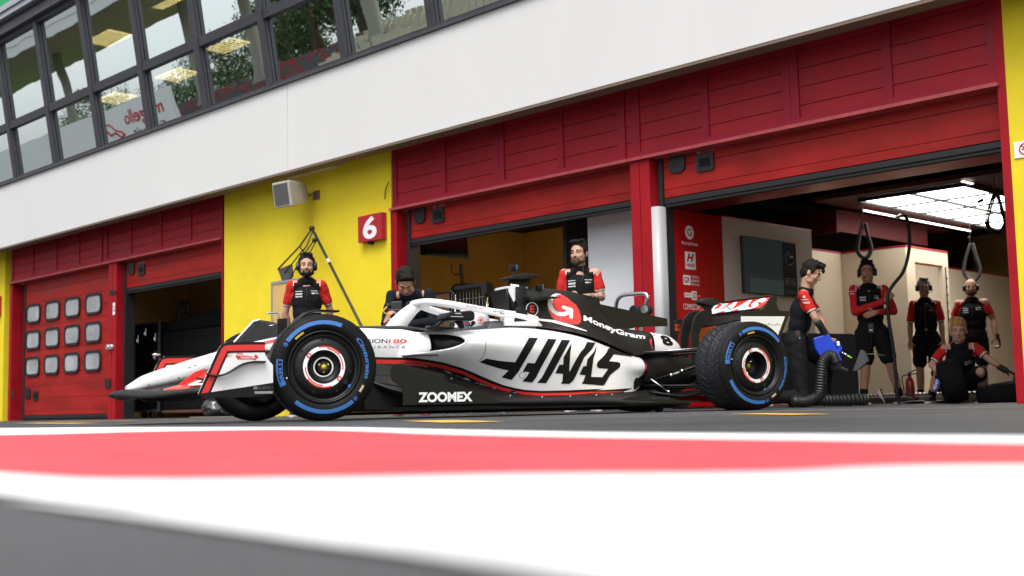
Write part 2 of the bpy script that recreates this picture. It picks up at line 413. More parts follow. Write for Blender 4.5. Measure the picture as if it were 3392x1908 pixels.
# red fronts: lintel cladding, posts, sectional doors
def bay(xa, zl, doors, post, jamb_right):
    w = 2.2387; xe = xa + 4 * w
    m = MB()
    m.box2((xa, 0.06, zl + .002), (xe, 0.3, ZW - .004), 0)
    nrib = 5; hh = (ZW - .004 - zl) / nrib
    for k in range(nrib): m.box2((xa + .01, 0.03, zl + k * hh + .008), (xe - .01, 0.0595, zl + (k + 1) * hh), 0)
    bm_ = MB()
    for k in range(8 + 1):
        xx = xa + k * w / 2
        if k in (0, 8): bm_.box2((xx - (0 if k == 0 else .10), 0.012, zl + .07), (xx + (.10 if k == 0 else 0), 0.029, ZW - .01))
        elif k == 4: bm_.box2((xx - .17, 0.008, zl + .07), (xx - .055, 0.029, ZW - .01)); bm_.box2((xx + .055, 0.008, zl + .07), (xx + .17, 0.029, ZW - .01))
        elif k % 2 == 0: bm_.box2((xx - .10, 0.010, zl + .07), (xx - .002, 0.029, ZW - .01)); bm_.box2((xx + .002, 0.010, zl + .07), (xx + .10, 0.029, ZW - .01))
        else: bm_.box2((xx - .05, 0.010, zl + .07), (xx + .05, 0.029, ZW - .01))
    bm_.box2((xa, 0.006, zl + .004), (xa + 2 * w - .055, 0.029, zl + .068)); bm_.box2((xa + 2 * w + .055, 0.006, zl + .004), (xe, 0.029, zl + .068))
    lin = W(m, 'lintel', REDP, B); WS(bm_, 'cover_strip', pbr('cover_strip_crimson', (.27, .009, .026), .5, spec=.25, var=.15, vscale=2), lin)
    an = MB(); an.box2((xa - .02, -0.045, zl - .038), (xe, 0.15, zl - .002)); WS(an, 'edge_angle', pbr('pink_worn_red', (0.40, 0.06, 0.065), 0.5, var=0.2, vscale=8), lin)
    # end post (left) with its reveal, middle post, right edge strip
    m = MB(); m.box2((xa - .33 + .3, 0.0, 0), (xa + .11, 0.30, zl - .04)); W(m, 'door_post', RED, B)
    a, b = post
    m = MB(); m.box2((a, 0.0, 0), (lerp(a, b, .47), 0.2, zl - .04)); m.box2((lerp(a, b, .47) + .006, 0.004, 0), (b, 0.2, zl - .04)); W(m, 'door_post', RED, B)
    m = MB(); m.box2((jamb_right, 0.0, 0), (xe + .065, 0.30, ZW - .01)); W(m, 'door_post', RED, B)
    for (x0, x1, zb, handle) in doors:
        m = MB(); z = zb + .05; hp = .262
        top = zl + .35
        m.box2((x0, .19, zb + .045), (x1, .23, top), 0)
        k = 0
        while z < top:
            hz = .10 if k == 0 else hp
            m.box2((x0, .15 + .001 * (k % 2), z + .004), (x1, .1895, min(z + hz, top)), 0); z += hz; k += 1
        d = W(m, 'garage_door', REDD, B, bevel=.004)
        s = MB(); s.box2((x0, .14, zb - .02), (x1, .24, zb + .043)); s.box2((x0, .155, zb - .055), (x1, .225, zb - .021)); WS(s, 'rubber_seal', BLK, d, bevel=.006)
        t = MB(); t.box2((x0 - .07, .13, 0), (x0 - .005, .32, top - .37 if zb > 1 else zl - .04)); WS(t, 'guide_rail', BLK, d)
        hx = x0 + .21
        BH = pbr('black_handle', (.015, .015, .017), .35)
        for nm, cx, cz, wx, wz, rad in (('pull_handle', hx, handle, .23, .25, .07), ('handle_plate', hx + .40, handle - .065, .24, .20, .015)):
            h = MB(); h.prism([(p[0], .125, p[1]) for p in rrect(cx, cz, wx, wz, rad)], (0, .024, 0), 0)
            if nm == 'handle_plate': h.prism([(p[0], .119, p[1]) for p in rrect(cx, cz, .15, .10, .01)], (0, .007, 0), 1)
            WS(h, nm, [BH, BLKL], d)
        if zb > 1:
            tx = MB(); text_on(tx, 'Crawford', (hx + .335, .147, handle + .052), (.20, 0, 0), (0, 0, .05)); tx.box2((hx + .285, .1455, handle + .05), (hx + .325, .148, handle + .085))
            WS(tx, 'maker_lettering', pbr('grey_lettering', (.28, .26, .25), .5), d)
    return
def rrect(cx, cz, w, h, r, n=5):
    out = []
    for (sx, sz, a0) in ((1, 1, 0), (-1, 1, 90), (-1, -1, 180), (1, -1, 270)):
        for k in range(n + 1):
            a = math.radians(a0 + 90 * k / n)
            out.append((cx + sx * (w / 2 - r) + r * math.cos(a), cz + sz * (h / 2 - r) + r * math.sin(a)))
    return out
bay(-13.611, 2.975, [(-8.735, -4.69, 2.41, 2.86), (-13.36, -9.125, 2.46, 2.84)], (-9.12, -8.83), -4.675)
bay(-27.205, 3.09, [(-22.0, -18.275, 2.475, 2.90), (-26.70, -22.46, 0.06, .60)], (-22.45, -22.13), -18.268)
# windows of the closed door
cd = [o for o in B.children if o.name.startswith('garage_door')][-1]
PGL = pbr('door_window_plastic', (0.40, 0.41, 0.43), 0.10, spec=0.8, var=0.30, vscale=1.7)
for r in range(3):
    for c in range(4):
        cx, cz = -26.27 + c * .962, 2.33 - r * .577
        ring_o = rrect(cx, cz, .72, .43, .13); ring_i = rrect(cx, cz, .62, .33, .10)
        m = MB(); n = len(ring_o)
        V = [(p[0], .118, p[1]) for p in ring_o] + [(p[0], .118, p[1]) for p in ring_i] + [(p[0], .15, p[1]) for p in ring_o] + [(p[0], .135, p[1]) for p in ring_i]
        F = []
        for k in range(n):
            j = (k + 1) % n
            F += [(k, j, n + j, n + k), (k, 2 * n + k, 2 * n + j, j), (n + k, n + j, 3 * n + j, 3 * n + k)]
        m.add(V, F, 0)
        m.add([(p[0], .135, p[1]) for p in ring_i], [tuple(range(n))], 1)
        WS(m, 'window', [BLK, PGL], cd)
m = MB(); m.box2((-22.42, -.008, 2.42), (-22.14, -.001, 2.50)); m.box2((-22.5, .10, .62), (-22.3, -.03, .78)); m.box2((-22.75, .09, .60), (-22.55, .13, .80)); W(m, 'door_lock', BLK, B)
m = MB(); m.cyl((-22.52, .04, 1.40), (-22.52, .14, 1.40), .05, n=14); m.cyl((-22.40, -.05, 1.40), (-22.40, .06, 1.40), .05, n=14); m.cyl((-22.28, -.05, 1.40), (-22.28, .06, 1.40), .05, n=14); W(m, 'door_bolt', SILV, B)
m = MB(); m.box2((-22.26, -.006, 2.02), (-22.17, -.001, 2.26), 0)
text_on(m, '39', (-22.245, -.008, 2.20), (0, 0, -.12), (.06, 0, 0), 1); W(m, 'door_number_label', [WHITEP, BLKL], B)
m = MB(); m.box2((-27.02, -.012, .52), (-26.9, -.001, .66)); W(m, 'socket_box', BLK, B)

# ---------------------------------------------------------------- wall fittings
def number_sign(x0, x1, z0, z1, txt, label):
    t = thing('number_sign', ((x0 + x1) / 2, 0, z0), label, 'sign')
    m = MB(); m.box2((x0, -.10, z0), (x1, -.005, z1)); W(m, 'sign_box', pbr('sign_red', (.42, .015, .03), .35), t, bevel=.004)
    if txt:
        m = MB(); w = x1 - x0; h = z1 - z0
        text_on(m, txt, (x0 + w * .22, -.103, z0 + h * .07), (w * .58, 0, 0), (0, 0, h * .86), bold=.03); W(m, 'numeral', WHITEP, t)
    m = MB(); m.box2((x0 + .18, -.06, z0 - .04), (x0 + .26, -.005, z0 - .001)); W(m, 'bracket', BLK, t)
number_sign(-14.29, -13.727, 2.54, 2.93, '6', 'red box sign with a white number six on the yellow wall')
number_sign(-28.3, -27.68, 2.40, 2.82, None, 'red box sign cut off by the left edge of the photo')
t = thing('wall_speaker', (-15.75, 0, 3.35), 'grey horn loudspeaker with square mesh front hung under the white fascia', 'loudspeaker')
m = MB()
def sqring(cx, y, cz, s): return [(cx - s, y, cz - s), (cx + s, y, cz - s), (cx + s, y, cz + s), (cx - s, y, cz + s)]
R_ = Matrix.Rotation(math.radians(6), 4, 'Z') @ Matrix.Rotation(math.radians(9), 4, 'X')
rings = [[Vector(p) for p in sqring(0, y, 0, s)] for y, s in ((-.24, .185), (-.225, .20), (-.17, .195), (.05, .165), (.16, .13), (.22, .09))]
base = Vector((-15.55, -.38, 3.42))
m.loft([[base + R_ @ p for p in r] for r in rings], smooth=False); W(m, 'horn', pbr('speaker_grey', (.40, .38, .34), .5), t, bevel=.02)
m = MB(); m.add([base + R_ @ Vector(p) for p in sqring(0, -.243, 0, .165)], [(0, 1, 2, 3)]); W(m, 'mesh_front', pbr('speaker_mesh', (.085, .085, .09), .7, var=.3, vscale=90), t)
m = MB(); m.tube([(-15.50, -.16, 3.42), (-15.46, -.08, 3.43), (-15.46, -.01, 3.43)], .022, 8); m.box2((-15.54, -.02, 3.36), (-15.38, -.002, 3.5)); W(m, 'bracket', pbr('bracket_brown', (.16, .11, .07), .6), t)
t = thing('soffit_lamp', (-15.3, -.12, 3.84), 'flat cream lamp housing under the fascia above the loudspeaker', 'lamp')
m = MB(); m.prism([(-16.1, -.18, 3.845), (-14.95, -.18, 3.845), (-14.85, -.03, 3.845), (-15.0, -.01, 3.845), (-16.1, -.01, 3.845)], (0, 0, -.075)); W(m, 'housing', pbr('cream_plastic', (.55, .49, .38), .6), t, bevel=.02)
t = thing('no_smoking_sign', (-4.4, 0, 2.24), 'white no smoking sign on the yellow wall at the right edge', 'sign')
m = MB(); m.box2((-4.553, -.012, 2.235), (-4.30, -.002, 2.385)); W(m, 'board', WHITEP, t)
m = MB()
for k in range(28):
    a0, a1 = 2 * PI * k / 28, 2 * PI * (k + 1) / 28
    m.add([(-4.45 + r * math.cos(a), -.0135, 2.31 + r * math.sin(a)) for a, r in ((a0, .045), (a1, .045), (a1, .058), (a0, .058))], [(0, 1, 2, 3)])
m.add([(-4.488, -.0135, 2.343), (-4.480, -.0135, 2.351), (-4.412, -.0135, 2.277), (-4.420, -.0135, 2.269)], [(0, 1, 2, 3)])
W(m, 'ban_symbol', REDL, t, recalc=False)
m = MB(); m.box2((-4.482, -.0128, 2.303), (-4.42, -.0123, 2.313)); m.box2((-4.474, -.0128, 2.318), (-4.466, -.0123, 2.335)); W(m, 'cigarette', BLKL, t)
t = thing('hanging_cable', (-13.70, -.01, 3.2), 'short loose black cable end on the yellow wall beside the red post', 'cable')
m = MB(); m.tube(catmull([(-13.64, -.03, 3.37), (-13.66, -.04, 3.32), (-13.71, -.035, 3.25), (-13.735, -.03, 3.13)], 5), .008, 6); W(m, 'wire', BLK, t)

# ---------------------------------------------------------------- what the office windows mirror: the far side of the track
ST = thing('grandstand', (-70, -34, 0), 'roofed grandstand with tiered seats across the track, seen mirrored in the windows', 'grandstand')
m = MB(); m.box2((-150, -41, 17.9), (-30, -30, 18.6)); W(m, 'roof', pbr('stand_concrete', (.50, .43, .33), .9, var=.15, vscale=.6), ST)
m = MB(); m.box2((-150, -29.99, 17.85), (-30, -29.7, 20.9)); m.box2((-150, -29.9, 17.2), (-30, -29.75, 17.84)); W(m, 'roof_fascia', pbr('stand_white', (.85, .86, .85), .6), ST)
m = MB()
for cx in (-100, -81): text_on(m, 'mugello circuit', (cx + 5, -29.68, 18.8), (-12, 0, 0), (0, 0, 1.4), bold=.02)
W(m, 'fascia_lettering', REDL, ST)
for cx in (-112, -92, -73, -66, -54, -42):
    m = MB(); m.cyl((cx, -36, 4), (cx + .6, -36, 17.9), .42, n=14); m.cyl((cx - 1.2, -36, 9), (cx + .3, -36, 11), .3, n=10); W(m, 'column', pbr('stand_column', (.42, .42, .36), .8), ST)
m = MB(); m.add([(-88, -31, 8.3), (-30, -31, 8.2), (-30, -40, 11.1), (-88, -40, 11.1)], [(0, 1, 2, 3)]); m.box2((-150, -31, 0), (-30, -30.8, 8.2)); W(m, 'terrace', pbr('stand_terrace', (.24, .22, .20), .9, var=.25, vscale=.8), ST)
rs = random.Random(4); m = MB()
for r in range(14):
    for c in range(104):
        x = -87 + c * .55; 
        if rs.random() < .12: continue
        y = -31.3 - r * .6; z = 8.36 + r * .195
        if x > -57: mi = 1 if (c + r * 3) % 11 < 8 else 2
        else: mi = 0 if rs.random() < .34 else 2
        m.box((x, y, z + (.25 if mi != 1 else .4)), (.42, .12, .34 if mi != 1 else .5), mi)
tag(W(m, 'seat_rows', [pbr('seat_red', (.42, .04, .05), .6), pbr('seat_cream', (.62, .60, .46), .6), pbr('seat_grey', (.12, .12, .12), .6)], ST), kind='stuff')
BB = thing('billboard', (-80, -29, 8.5), 'long white board with a red track outline across the track, seen mirrored in the windows', 'billboard')
m = MB(); m.box2((-130, -29.2, 8.6), (-65.5, -28.9, 11.0)); W(m, 'board', pbr('board_white', (.86, .88, .86), .6), BB)
m = MB()
ol = [(0, .1), (.5, .0), (1.1, .5), (1.7, .4), (2.1, .9), (2.7, .8), (3.4, 1.5), (3.2, 1.9), (2.5, 1.8), (2.3, 1.4), (1.6, 1.2), (.9, .6), (.4, .45), (0, .1)]
m.tube([(-71.9 - 1.1 * p[0], -28.86, 9.0 + .85 * p[1]) for p in ol], .055, 6); W(m, 'track_outline', REDL, BB)
m = MB(); text_on(m, 'mugello', (-66.6, -28.88, 9.35), (-4.9, 0, 0), (0, 0, 1.15), bold=.02); W(m, 'lettering', REDL, BB, recalc=False)
m = MB(); text_on(m, 'circuit', (-66.8, -28.87, 8.8), (-4, 0, 0), (0, 0, .45)); W(m, 'small_lettering', BLKL, BB, recalc=False)
m = MB(); m.box2((-131, -29.1, 0), (-65, -28.95, 8.58)); W(m, 'base_wall', pbr('base_wall_grey', (.2, .22, .18), .9), BB)
hl = MB(); N = 40
def hz(x, y): 
    d = max(0, -y - 42); return 7.5 + 6.5 * (1 - math.exp(-d / 30)) + 1.2 * math.sin(x * .06) * min(1, d / 20) - (4 if x > -20 else 0)
vs = [(-230 + 300 * i / N, -42 - 120 * j / N, hz(-230 + 300 * i / N, -42 - 120 * j / N)) for i in range(N + 1) for j in range(N + 1)]
hl.add(vs, [(i * (N + 1) + j, (i + 1) * (N + 1) + j, (i + 1) * (N + 1) + j + 1, i * (N + 1) + j + 1) for i in range(N) for j in range(N)], 0, True)
tag(hl.build('hillside', pbr('meadow', (.06, .13, .02), .9, var=.3, vscale=.12)), kind='structure')
LEAF = pbr('foliage', (.035, .075, .022), .8, var=.5, vscale=.7); BARK = pbr('bark', (.09, .065, .045), .9)
def tree(x, y, h, label, seed):
    rr = random.Random(seed); z0 = hz(x, y) - .3
    t = thing('tree', (x, y, z0), label, 'tree', 'trees on the hill across the track')
    m = MB(); m.tube([(0, 0, 0), (.1, 0, h * .3), (-.1, .1, h * .75)], [h * .03, h * .022, h * .008], 7)
    for k in range(5):
        a = rr.uniform(0, 6.28); m.tube([(0, 0, h * (.3 + .07 * k)), (math.cos(a) * h * .2, math.sin(a) * h * .2, h * (.5 + .08 * k))], [h * .012, h * .004], 5)
    m.build('trunk', BARK, t)
    m = MB(); cl = [(rr.gauss(0, .2) * h, rr.gauss(0, .2) * h, h * rr.uniform(.35, .95), h * rr.uniform(.09, .17)) for _ in range(17)]
    for cx, cy, cz, cr in cl:
        k = 1.15 - cz / h * .5
        for _ in range(230):
            d = Vector((rr.gauss(0, 1), rr.gauss(0, 1), rr.gauss(0, 1))).normalized() * cr * rr.uniform(.6, 1.1)
            p = Vector((cx * k, cy * k, cz)) + d; s = rr.uniform(.2, .42) * h * .036
            u = Vector((rr.gauss(0, 1), rr.gauss(0, 1), rr.gauss(0, 1))).normalized(); v = u.orthogonal().normalized() * s; w_ = u.cross(v)
            m.add([p - v, p + w_ * .7, p + v, p - w_ * .7], [(0, 1, 2, 3)])
    m.build('crown', LEAF, t, recalc=False)
TL = ['low dark tree, first from the left end of the mirrored treeline', 'low dark tree, second from the left end of the mirrored treeline', 'low dark tree, third from the left end of the mirrored treeline', 'low dark tree, fourth from the left end of the mirrored treeline', 'low dark tree, fifth from the left end of the mirrored treeline', 'low dark tree, sixth from the left end of the mirrored treeline', 'low dark tree, seventh from the left end of the mirrored treeline', 'taller tree above the left letters of the mirrored board', 'taller tree above the middle letters of the mirrored board', 'taller tree above the right end of the mirrored board', 'bushy tree just past the right end of the mirrored board', 'round tree beside the first mirrored stand column', 'tall dark tree with sky gaps beside the mirrored meadow', 'low tree on the ridge right of the tall mirrored tree', 'last tree on the right of the mirrored treeline', 'thin tree left of the tall mirrored tree', 'broad tree behind the red mirrored seats', 'small tree between the mirrored columns', 'dark tree behind the second mirrored column']
tr = [(-205, -95, 8), (-192, -92, 9), (-178, -88, 7), (-168, -96, 9), (-158, -86, 8), (-148, -90, 10), (-140, -84, 9), (-132, -88, 11), (-124, -82, 10), (-118, -78, 11), (-110, -74, 11), (-103, -70, 11), (-99, -74, 13), (-92, -62, 12), (-86, -60, 13), (-80, -58, 11), (-72, -64, 15), (-66, -66, 10), (-60, -72, 12)]
for k, (x, y, h) in enumerate(tr): tree(x, y, h * 1.45, TL[k], 30 + k)
# ================================================================ the racing car (car frame: u backwards from the front axle, v to its left, z up)
CAR = thing('racing_car', (-7.562, -5.910, 0), 'white, black and red open wheel racing car with big black side lettering', 'racing car', rz=1.2732)
def cv(u, v, z): return (u, -v, z)
CW = pbr('car_white_paint', (0.80, 0.80, 0.80), 0.30, coat=0.5, var=0.015, vscale=2)
CK = pbr('car_black_paint', (0.006, 0.006, 0.0065), 0.42, spec=.3)
CB = weave('carbon_weave', (0.003, 0.003, 0.003), (0.013, 0.0115, 0.007), 85, 0.5)
CM = pbr('carbon_matt', (0.007, 0.007, 0.007), 0.5, spec=0.35, var=0.3, vscale=6)
CR = pbr('car_red_paint', (0.66, 0.028, 0.022), 0.32, coat=0.4)
CS = pbr('cockpit_slate', (0.035, 0.037, 0.045), 0.55)
CHR = pbr('polished_steel', (0.75, 0.75, 0.76), 0.18, metal=1.0)
STL = pbr('steel_bolt', (0.5, 0.5, 0.5), 0.3, metal=0.9)

def grid(stations, pu=6, ps=5):
    cols = [catmull([(u, P[k][0], P[k][1]) for u, P in stations], pu) for k in range(len(stations[0][1]))]
    return [catmull([c[i] for c in cols], ps) for i in range(len(cols[0]))]      # [u index][section index] -> (u, v, z)
def half_skin(mb, G, mi=0, both=True, skip=None, dv=0.0):
    for sgn in ((1, -1) if both else (1,)):
        vs = [cv(p[0], sgn * max(0, p[1] + dv), p[2]) for r in G for p in r]; n = len(G[0]); fs = []
        for i in range(len(G) - 1):
            for j in range(n - 1):
                if skip and skip(sum((G[a][b] for a in (i, i + 1) for b in (j, j + 1)), Vector()) / 4): continue
                fs.append((i * n + j, i * n + j + 1, (i + 1) * n + j + 1, (i + 1) * n + j))
        mb.add(vs, fs, mi, True)
def sup(u, w, t, b, ex=3.2, n=28):
    c = (t + b) / 2; h = (t - b) / 2; out = []
    for k in range(n):
        a = 2 * PI * k / n; ca, sa = math.cos(a), math.sin(a)
        out.append(cv(u, w * math.copysign(abs(ca) ** (2 / ex), ca), c + h * math.copysign(abs(sa) ** (2 / ex), sa)))
    return out
def usmooth(tab, n):
    P = catmull([(t[0], t[1], t[2]) for t in tab], n); Q = catmull([(t[0], t[3], 0) for t in tab], n)
    return [(p[0], p[1], p[2], q[1]) for p, q in zip(P, Q)]

# nose and monocoque
tab = [(-1.135, .045, .268, .232), (-1.09, .070, .298, .232), (-1.0, .092, .350, .245), (-.75, .125, .435, .295), (-.53, .150, .502, .365), (-.28, .185, .572, .40), (0, .22, .630, .40), (.4, .265, .685, .36), (.75, .295, .690, .33), (.98, .305, .665, .30), (1.3, .31, .645, .28), (1.8, .30, .66, .25)]
mb = MB(); mb.loft([sup(u, w, t, b, 3.4) for u, w, t, b in usmooth(tab, 7)])
chassis = mb.build('monocoque', [CW], CAR); bv_ch = mb.bvh()
mb = MB(); mb.loft([sup(u, w, t, b, 3.0, 20) for u, w, t, b in ((.30, .12, .692, .67), (.5, .18, .699, .67), (.85, .24, .703, .66), (1.02, .285, .684, .64))])
mb.build('cockpit_cowl', CS, CAR)
for s in (1, -1): mb = MB(); mb.tube(catmull([cv(1.0, s * .30, .672), cv(1.3, s * .315, .66), cv(1.5, s * .315, .685)], 6), .022, 8); mb.build('cockpit_rim', CS, CAR)
mb = MB()
for s in (1, -1):
    mb.loft([[cv(u, s * v, z) for v, z in ((.19, a), (.30, a - .015), (.325, .64), (.19, .64))] for u, a in ((1.50, .670), (1.545, .742), (1.70, .752), (1.95, .735))])
mb.build('headrest', CS, CAR, bevel=.01)
mb = MB(); mb.loft([[cv(u, v, z) for v, z in ((-.24, .6), (-.2, .5), (.2, .5), (.24, .6))] for u in (1.0, 1.9)], caps=True); mb.build('cockpit_floor', CK, CAR)

# sidepods: section points shoulder-inner, shoulder, upper flank, widest, lower flank, foot
sp = [(.64, [(.20, .66), (.22, .65), (.245, .60), (.25, .54), (.25, .475), (.24, .41)]),
      (.80, [(.27, .665), (.282, .655), (.292, .60), (.302, .54), (.312, .475), (.302, .41)]),
      (.92, [(.30, .645), (.35, .635), (.42, .600), (.455, .55), (.45, .475), (.34, .405)]),
      (1.05, [(.30, .640), (.46, .634), (.57, .605), (.62, .555), (.59, .475), (.39, .365)]),
      (1.20, [(.32, .645), (.52, .640), (.64, .600), (.69, .540), (.62, .440), (.43, .305)]),
      (1.42, [(.32, .662), (.55, .655), (.67, .600), (.715, .52), (.63, .380), (.49, .225)]),
      (1.66, [(.32, .675), (.55, .665), (.68, .600), (.725, .50), (.665, .330), (.60, .163)]),
      (1.95, [(.32, .665), (.53, .648), (.66, .570), (.70, .47), (.68, .310), (.655, .156)]),
      (2.28, [(.28, .622), (.46, .603), (.58, .520), (.62, .42), (.625, .295), (.635, .163)]),
      (2.58, [(.22, .558), (.37, .532), (.47, .462), (.52, .390), (.55, .280), (.57, .166)]),
      (2.78, [(.18, .502), (.30, .480), (.385, .425), (.425, .360), (.42, .285), (.44, .180)]),
      (2.985, [(.14, .462), (.22, .450), (.285, .412), (.31, .360), (.275, .300), (.22, .240)])]
G = grid(sp, 8, 6)
inlet = [(.955, .622), (1.02, .628), (1.085, .622), (1.145, .595), (1.172, .556), (1.145, .523), (1.04, .495), (.948, .488)]
def inside(p, poly):
    c = False; n = len(poly)
    for i in range(n):
        a, b = poly[i], poly[i - 1]
        if (a[1] > p[1]) != (b[1] > p[1]) and p[0] < (b[0] - a[0]) * (p[1] - a[1]) / (b[1] - a[1]) + a[0]: c = not c
    return c
Gs = grid(sp[:5], 24, 14)
Gb = grid(sp, 8, 14)
mb = MB(); half_skin(mb, [r for r in Gs if r[0][0] <= 1.2001], skip=lambda p: inside((p[0], p[2]), inlet) and p[1] > .33)
half_skin(mb, [r for r in Gb if r[0][0] >= 1.1999])
pod = mb.build('sidepod', CW, CAR, recalc=False)
pod.data.flip_normals()
full = MB(); half_skin(full, G)
mb = MB(); half_skin(mb, [r for r in Gs if r[0][0] > .82 and r[0][0] < 1.21], dv=-.10); mb.build('air_inlet', CK, CAR, recalc=False)
lip = MB(); lip.tube(catmull([cv(.80, .325, .470), cv(.90, .42, .478), cv(1.0, .53, .486), cv(1.09, .60, .505), cv(1.165, .655, .545), cv(1.15, .62, .592), cv(1.07, .51, .624), cv(.95, .36, .630)], 7), [.006] + [.011] * 48 + [.008], 8)
lip.build('inlet_lip', CW, CAR)
lip = MB(); lip.loft([[cv(u, v, z) for v, z in ((a, .468), (b, .466), (b, .458), (a, .458))] for u, a, b in ((.80, .30, .335), (.9, .34, .43), (1.0, .40, .53))]); lip.build('inlet_splitter', CK, CAR)

# engine cover and fin
ec = [(1.86, [(0, 1.032), (.085, 1.025), (.150, .94), (.165, .84), (.20, .735), (.28, .70)]),
      (2.0, [(0, 1.036), (.075, 1.028), (.140, .94), (.165, .84), (.21, .735), (.30, .69)]),
      (2.28, [(0, 1.034), (.035, 1.015), (.095, .93), (.14, .83), (.21, .72), (.33, .652)]),
      (2.55, [(0, .995), (.014, .975), (.06, .88), (.12, .78), (.20, .67), (.32, .585)]),
      (2.72, [(0, .90), (.012, .88), (.05, .81), (.10, .73), (.18, .62), (.29, .525)]),
      (2.90, [(0, .735), (.03, .730), (.07, .705), (.11, .66), (.16, .58), (.23, .485)]),
      (3.12, [(0, .690), (.06, .688), (.10, .670), (.13, .635), (.15, .57), (.17, .485)]),
      (3.16, [(0, .685), (.06, .683), (.10, .668), (.13, .632), (.15, .57), (.17, .50)])]
Ge = grid(ec, 8, 6); mb = MB(); half_skin(mb, Ge); mb.add([cv(p[0], s * p[1], p[2]) for s in (1,) for p in Ge[0]] + [cv(p[0], -p[1], p[2]) for p in reversed(Ge[0])], [tuple(range(2 * len(Ge[0])))], 0)
cover = mb.build('engine_cover', CB, CAR, recalc=True)
half_skin(full, Ge); half_skin(full, [[Vector((u, w, t)) for (u, w, t) in ((p[0], .30, .69), (p[0], .31, .50), (p[0], .30, .36))] for p in ((.3, 0, 0), (.8, 0, 0))])
e8 = [(3.165, [(0, .683), (.06, .681), (.11, .668), (.15, .632), (.165, .57), (.165, .512)]), (3.36, [(0, .660), (.05, .657), (.09, .642), (.125, .605), (.14, .55), (.14, .515)]), (3.47, [(0, .605), (.035, .600), (.07, .585), (.09, .565), (.10, .54), (.10, .515)]), (3.512, [(0, .530), (.02, .530), (.03, .528), (.04, .524), (.05, .52), (.05, .515)])]
G8 = grid(e8, 6, 6); mb = MB(); half_skin(mb, G8); mb.build('tail_cover', CW, CAR)
half_skin(full, G8)
mb = MB(); mb.prism([cv(u, .006, z) for u, z in ((2.3, 1.03), (2.5, 1.008), (2.727, .970), (2.731, .918), (3.05, .865), (3.412, .803), (3.412, .738), (3.228, .733), (3.072, .722), (2.928, .692), (2.80, .66), (2.5, .8))], (0, .012, 0)); mb.build('shark_fin', CB, CAR)
half_skin(full, [[Vector((2.45, .007, .80)), Vector((2.45, .007, 1.0))], [Vector((3.41, .007, .74)), Vector((3.41, .007, .80))]])

# floor: top surface from the foot of the pod out to the edge
foot = [(.42, .30, .405), (.60, .305, .400), (.80, .305, .392), (.92, .34, .385), (1.05, .39, .350), (1.2, .43, .295), (1.42, .49, .218), (1.66, .60, .160), (1.95, .655, .154), (2.28, .635, .160), (2.58, .57, .163), (2.8, .44, .17), (3.05, .34, .18)]
edge = [(.42, .50, .30), (.60, .62, .22), (.80, .68, .165), (.92, .71, .15), (1.05, .735, .135), (1.2, .75, .125), (1.42, .765, .118), (1.66, .775, .116), (1.95, .78, .116), (2.28, .775, .108), (2.58, .775, .095), (2.8, .76, .088), (3.05, .70, .085)]
fl = []
for (u, v, z), (_, v2, z2) in zip(foot, edge):
    fl.append((u, [(v - .02, z + .006), (v, z), (lerp(v, v2, .35), lerp(z, z2, .52)), (lerp(v, v2, .75), lerp(z, z2, .87)), (v2, z2), (v2 + .004, z2 - .025), (v2 - .05, z2 - .045)]))
Gf = grid(fl, 6, 4); mb = MB(); half_skin(mb, Gf)
mb.build('floor_top', CM, CAR); half_skin(full, Gf)
mb = MB()
mb.prism([cv(u, v, .055) for u, v in ((.35, -.35), (.9, -.72), (2.7, -.74), (3.3, -.45), (3.3, .45), (2.7, .74), (.9, .72), (.35, .35))], (0, 0, .03)); mb.prism([cv(u, v, .03) for u, v in ((.2, -.13), (3.3, -.13), (3.3, .13), (.2, .13))], (0, 0, .024))
mb.build('floor', CK, CAR)
bolts = MB()
for u, z in ((.76, .362), (.86, .356), (.985, .340), (1.14, .288), (1.54, .150), (1.78, .135), (2.02, .138), (2.27, .145), (2.43, .147)):
    h = full.bvh().ray_cast(Vector(cv(u, 1.5, z)), Vector((0, 1, 0)))
    if h[0]: bolts.ball(h[0] + Vector((0, -.002, 0)), (.008, .005, .008), 0, 8, 6)
bolts.build('fixing_bolts', STL, CAR)
BV = full.bvh()
# floor fence plate with wordmark, turning vanes
mb = MB(); mb.prism([cv(u, .80, z) for u, z in ((.512, .345), (.520, .375), (.545, .386), (.60, .383), (.70, .352), (.80, .335), (.925, .312), (.93, .255), (1.02, .235), (1.13, .20), (1.27, .155), (1.36, .115), (1.36, .094), (.60, .094), (.605, .18), (.585, .232), (.53, .262), (.514, .29))], (0, .008, 0)); mb.build('floor_fence', CB, CAR, bevel=.003)
for s in (1, -1):
    for k, v in enumerate((.30, .42, .54)):
        mb = MB(); mb.prism([cv(u, s * v, z) for u, z in ((.33 + .03 * k, .36 - .05 * k), (.42, .40 - .06 * k), (.9, .20), (.9, .06), (.36 + .03 * k, .07))], (0, .006, 0)); mb.build('floor_vane', CM, CAR)
mb = MB(); mb.prism([cv(u, .77, z) for u, z in ((2.42, .104), (2.50, .125), (2.75, .145), (2.72, .128), (2.60, .118), (2.60, .108), (3.05, .088), (3.20, .085), (3.05, .068), (2.6, .075))], (0, .01, 0)); mb.build('floor_edge_wing', CB, CAR)

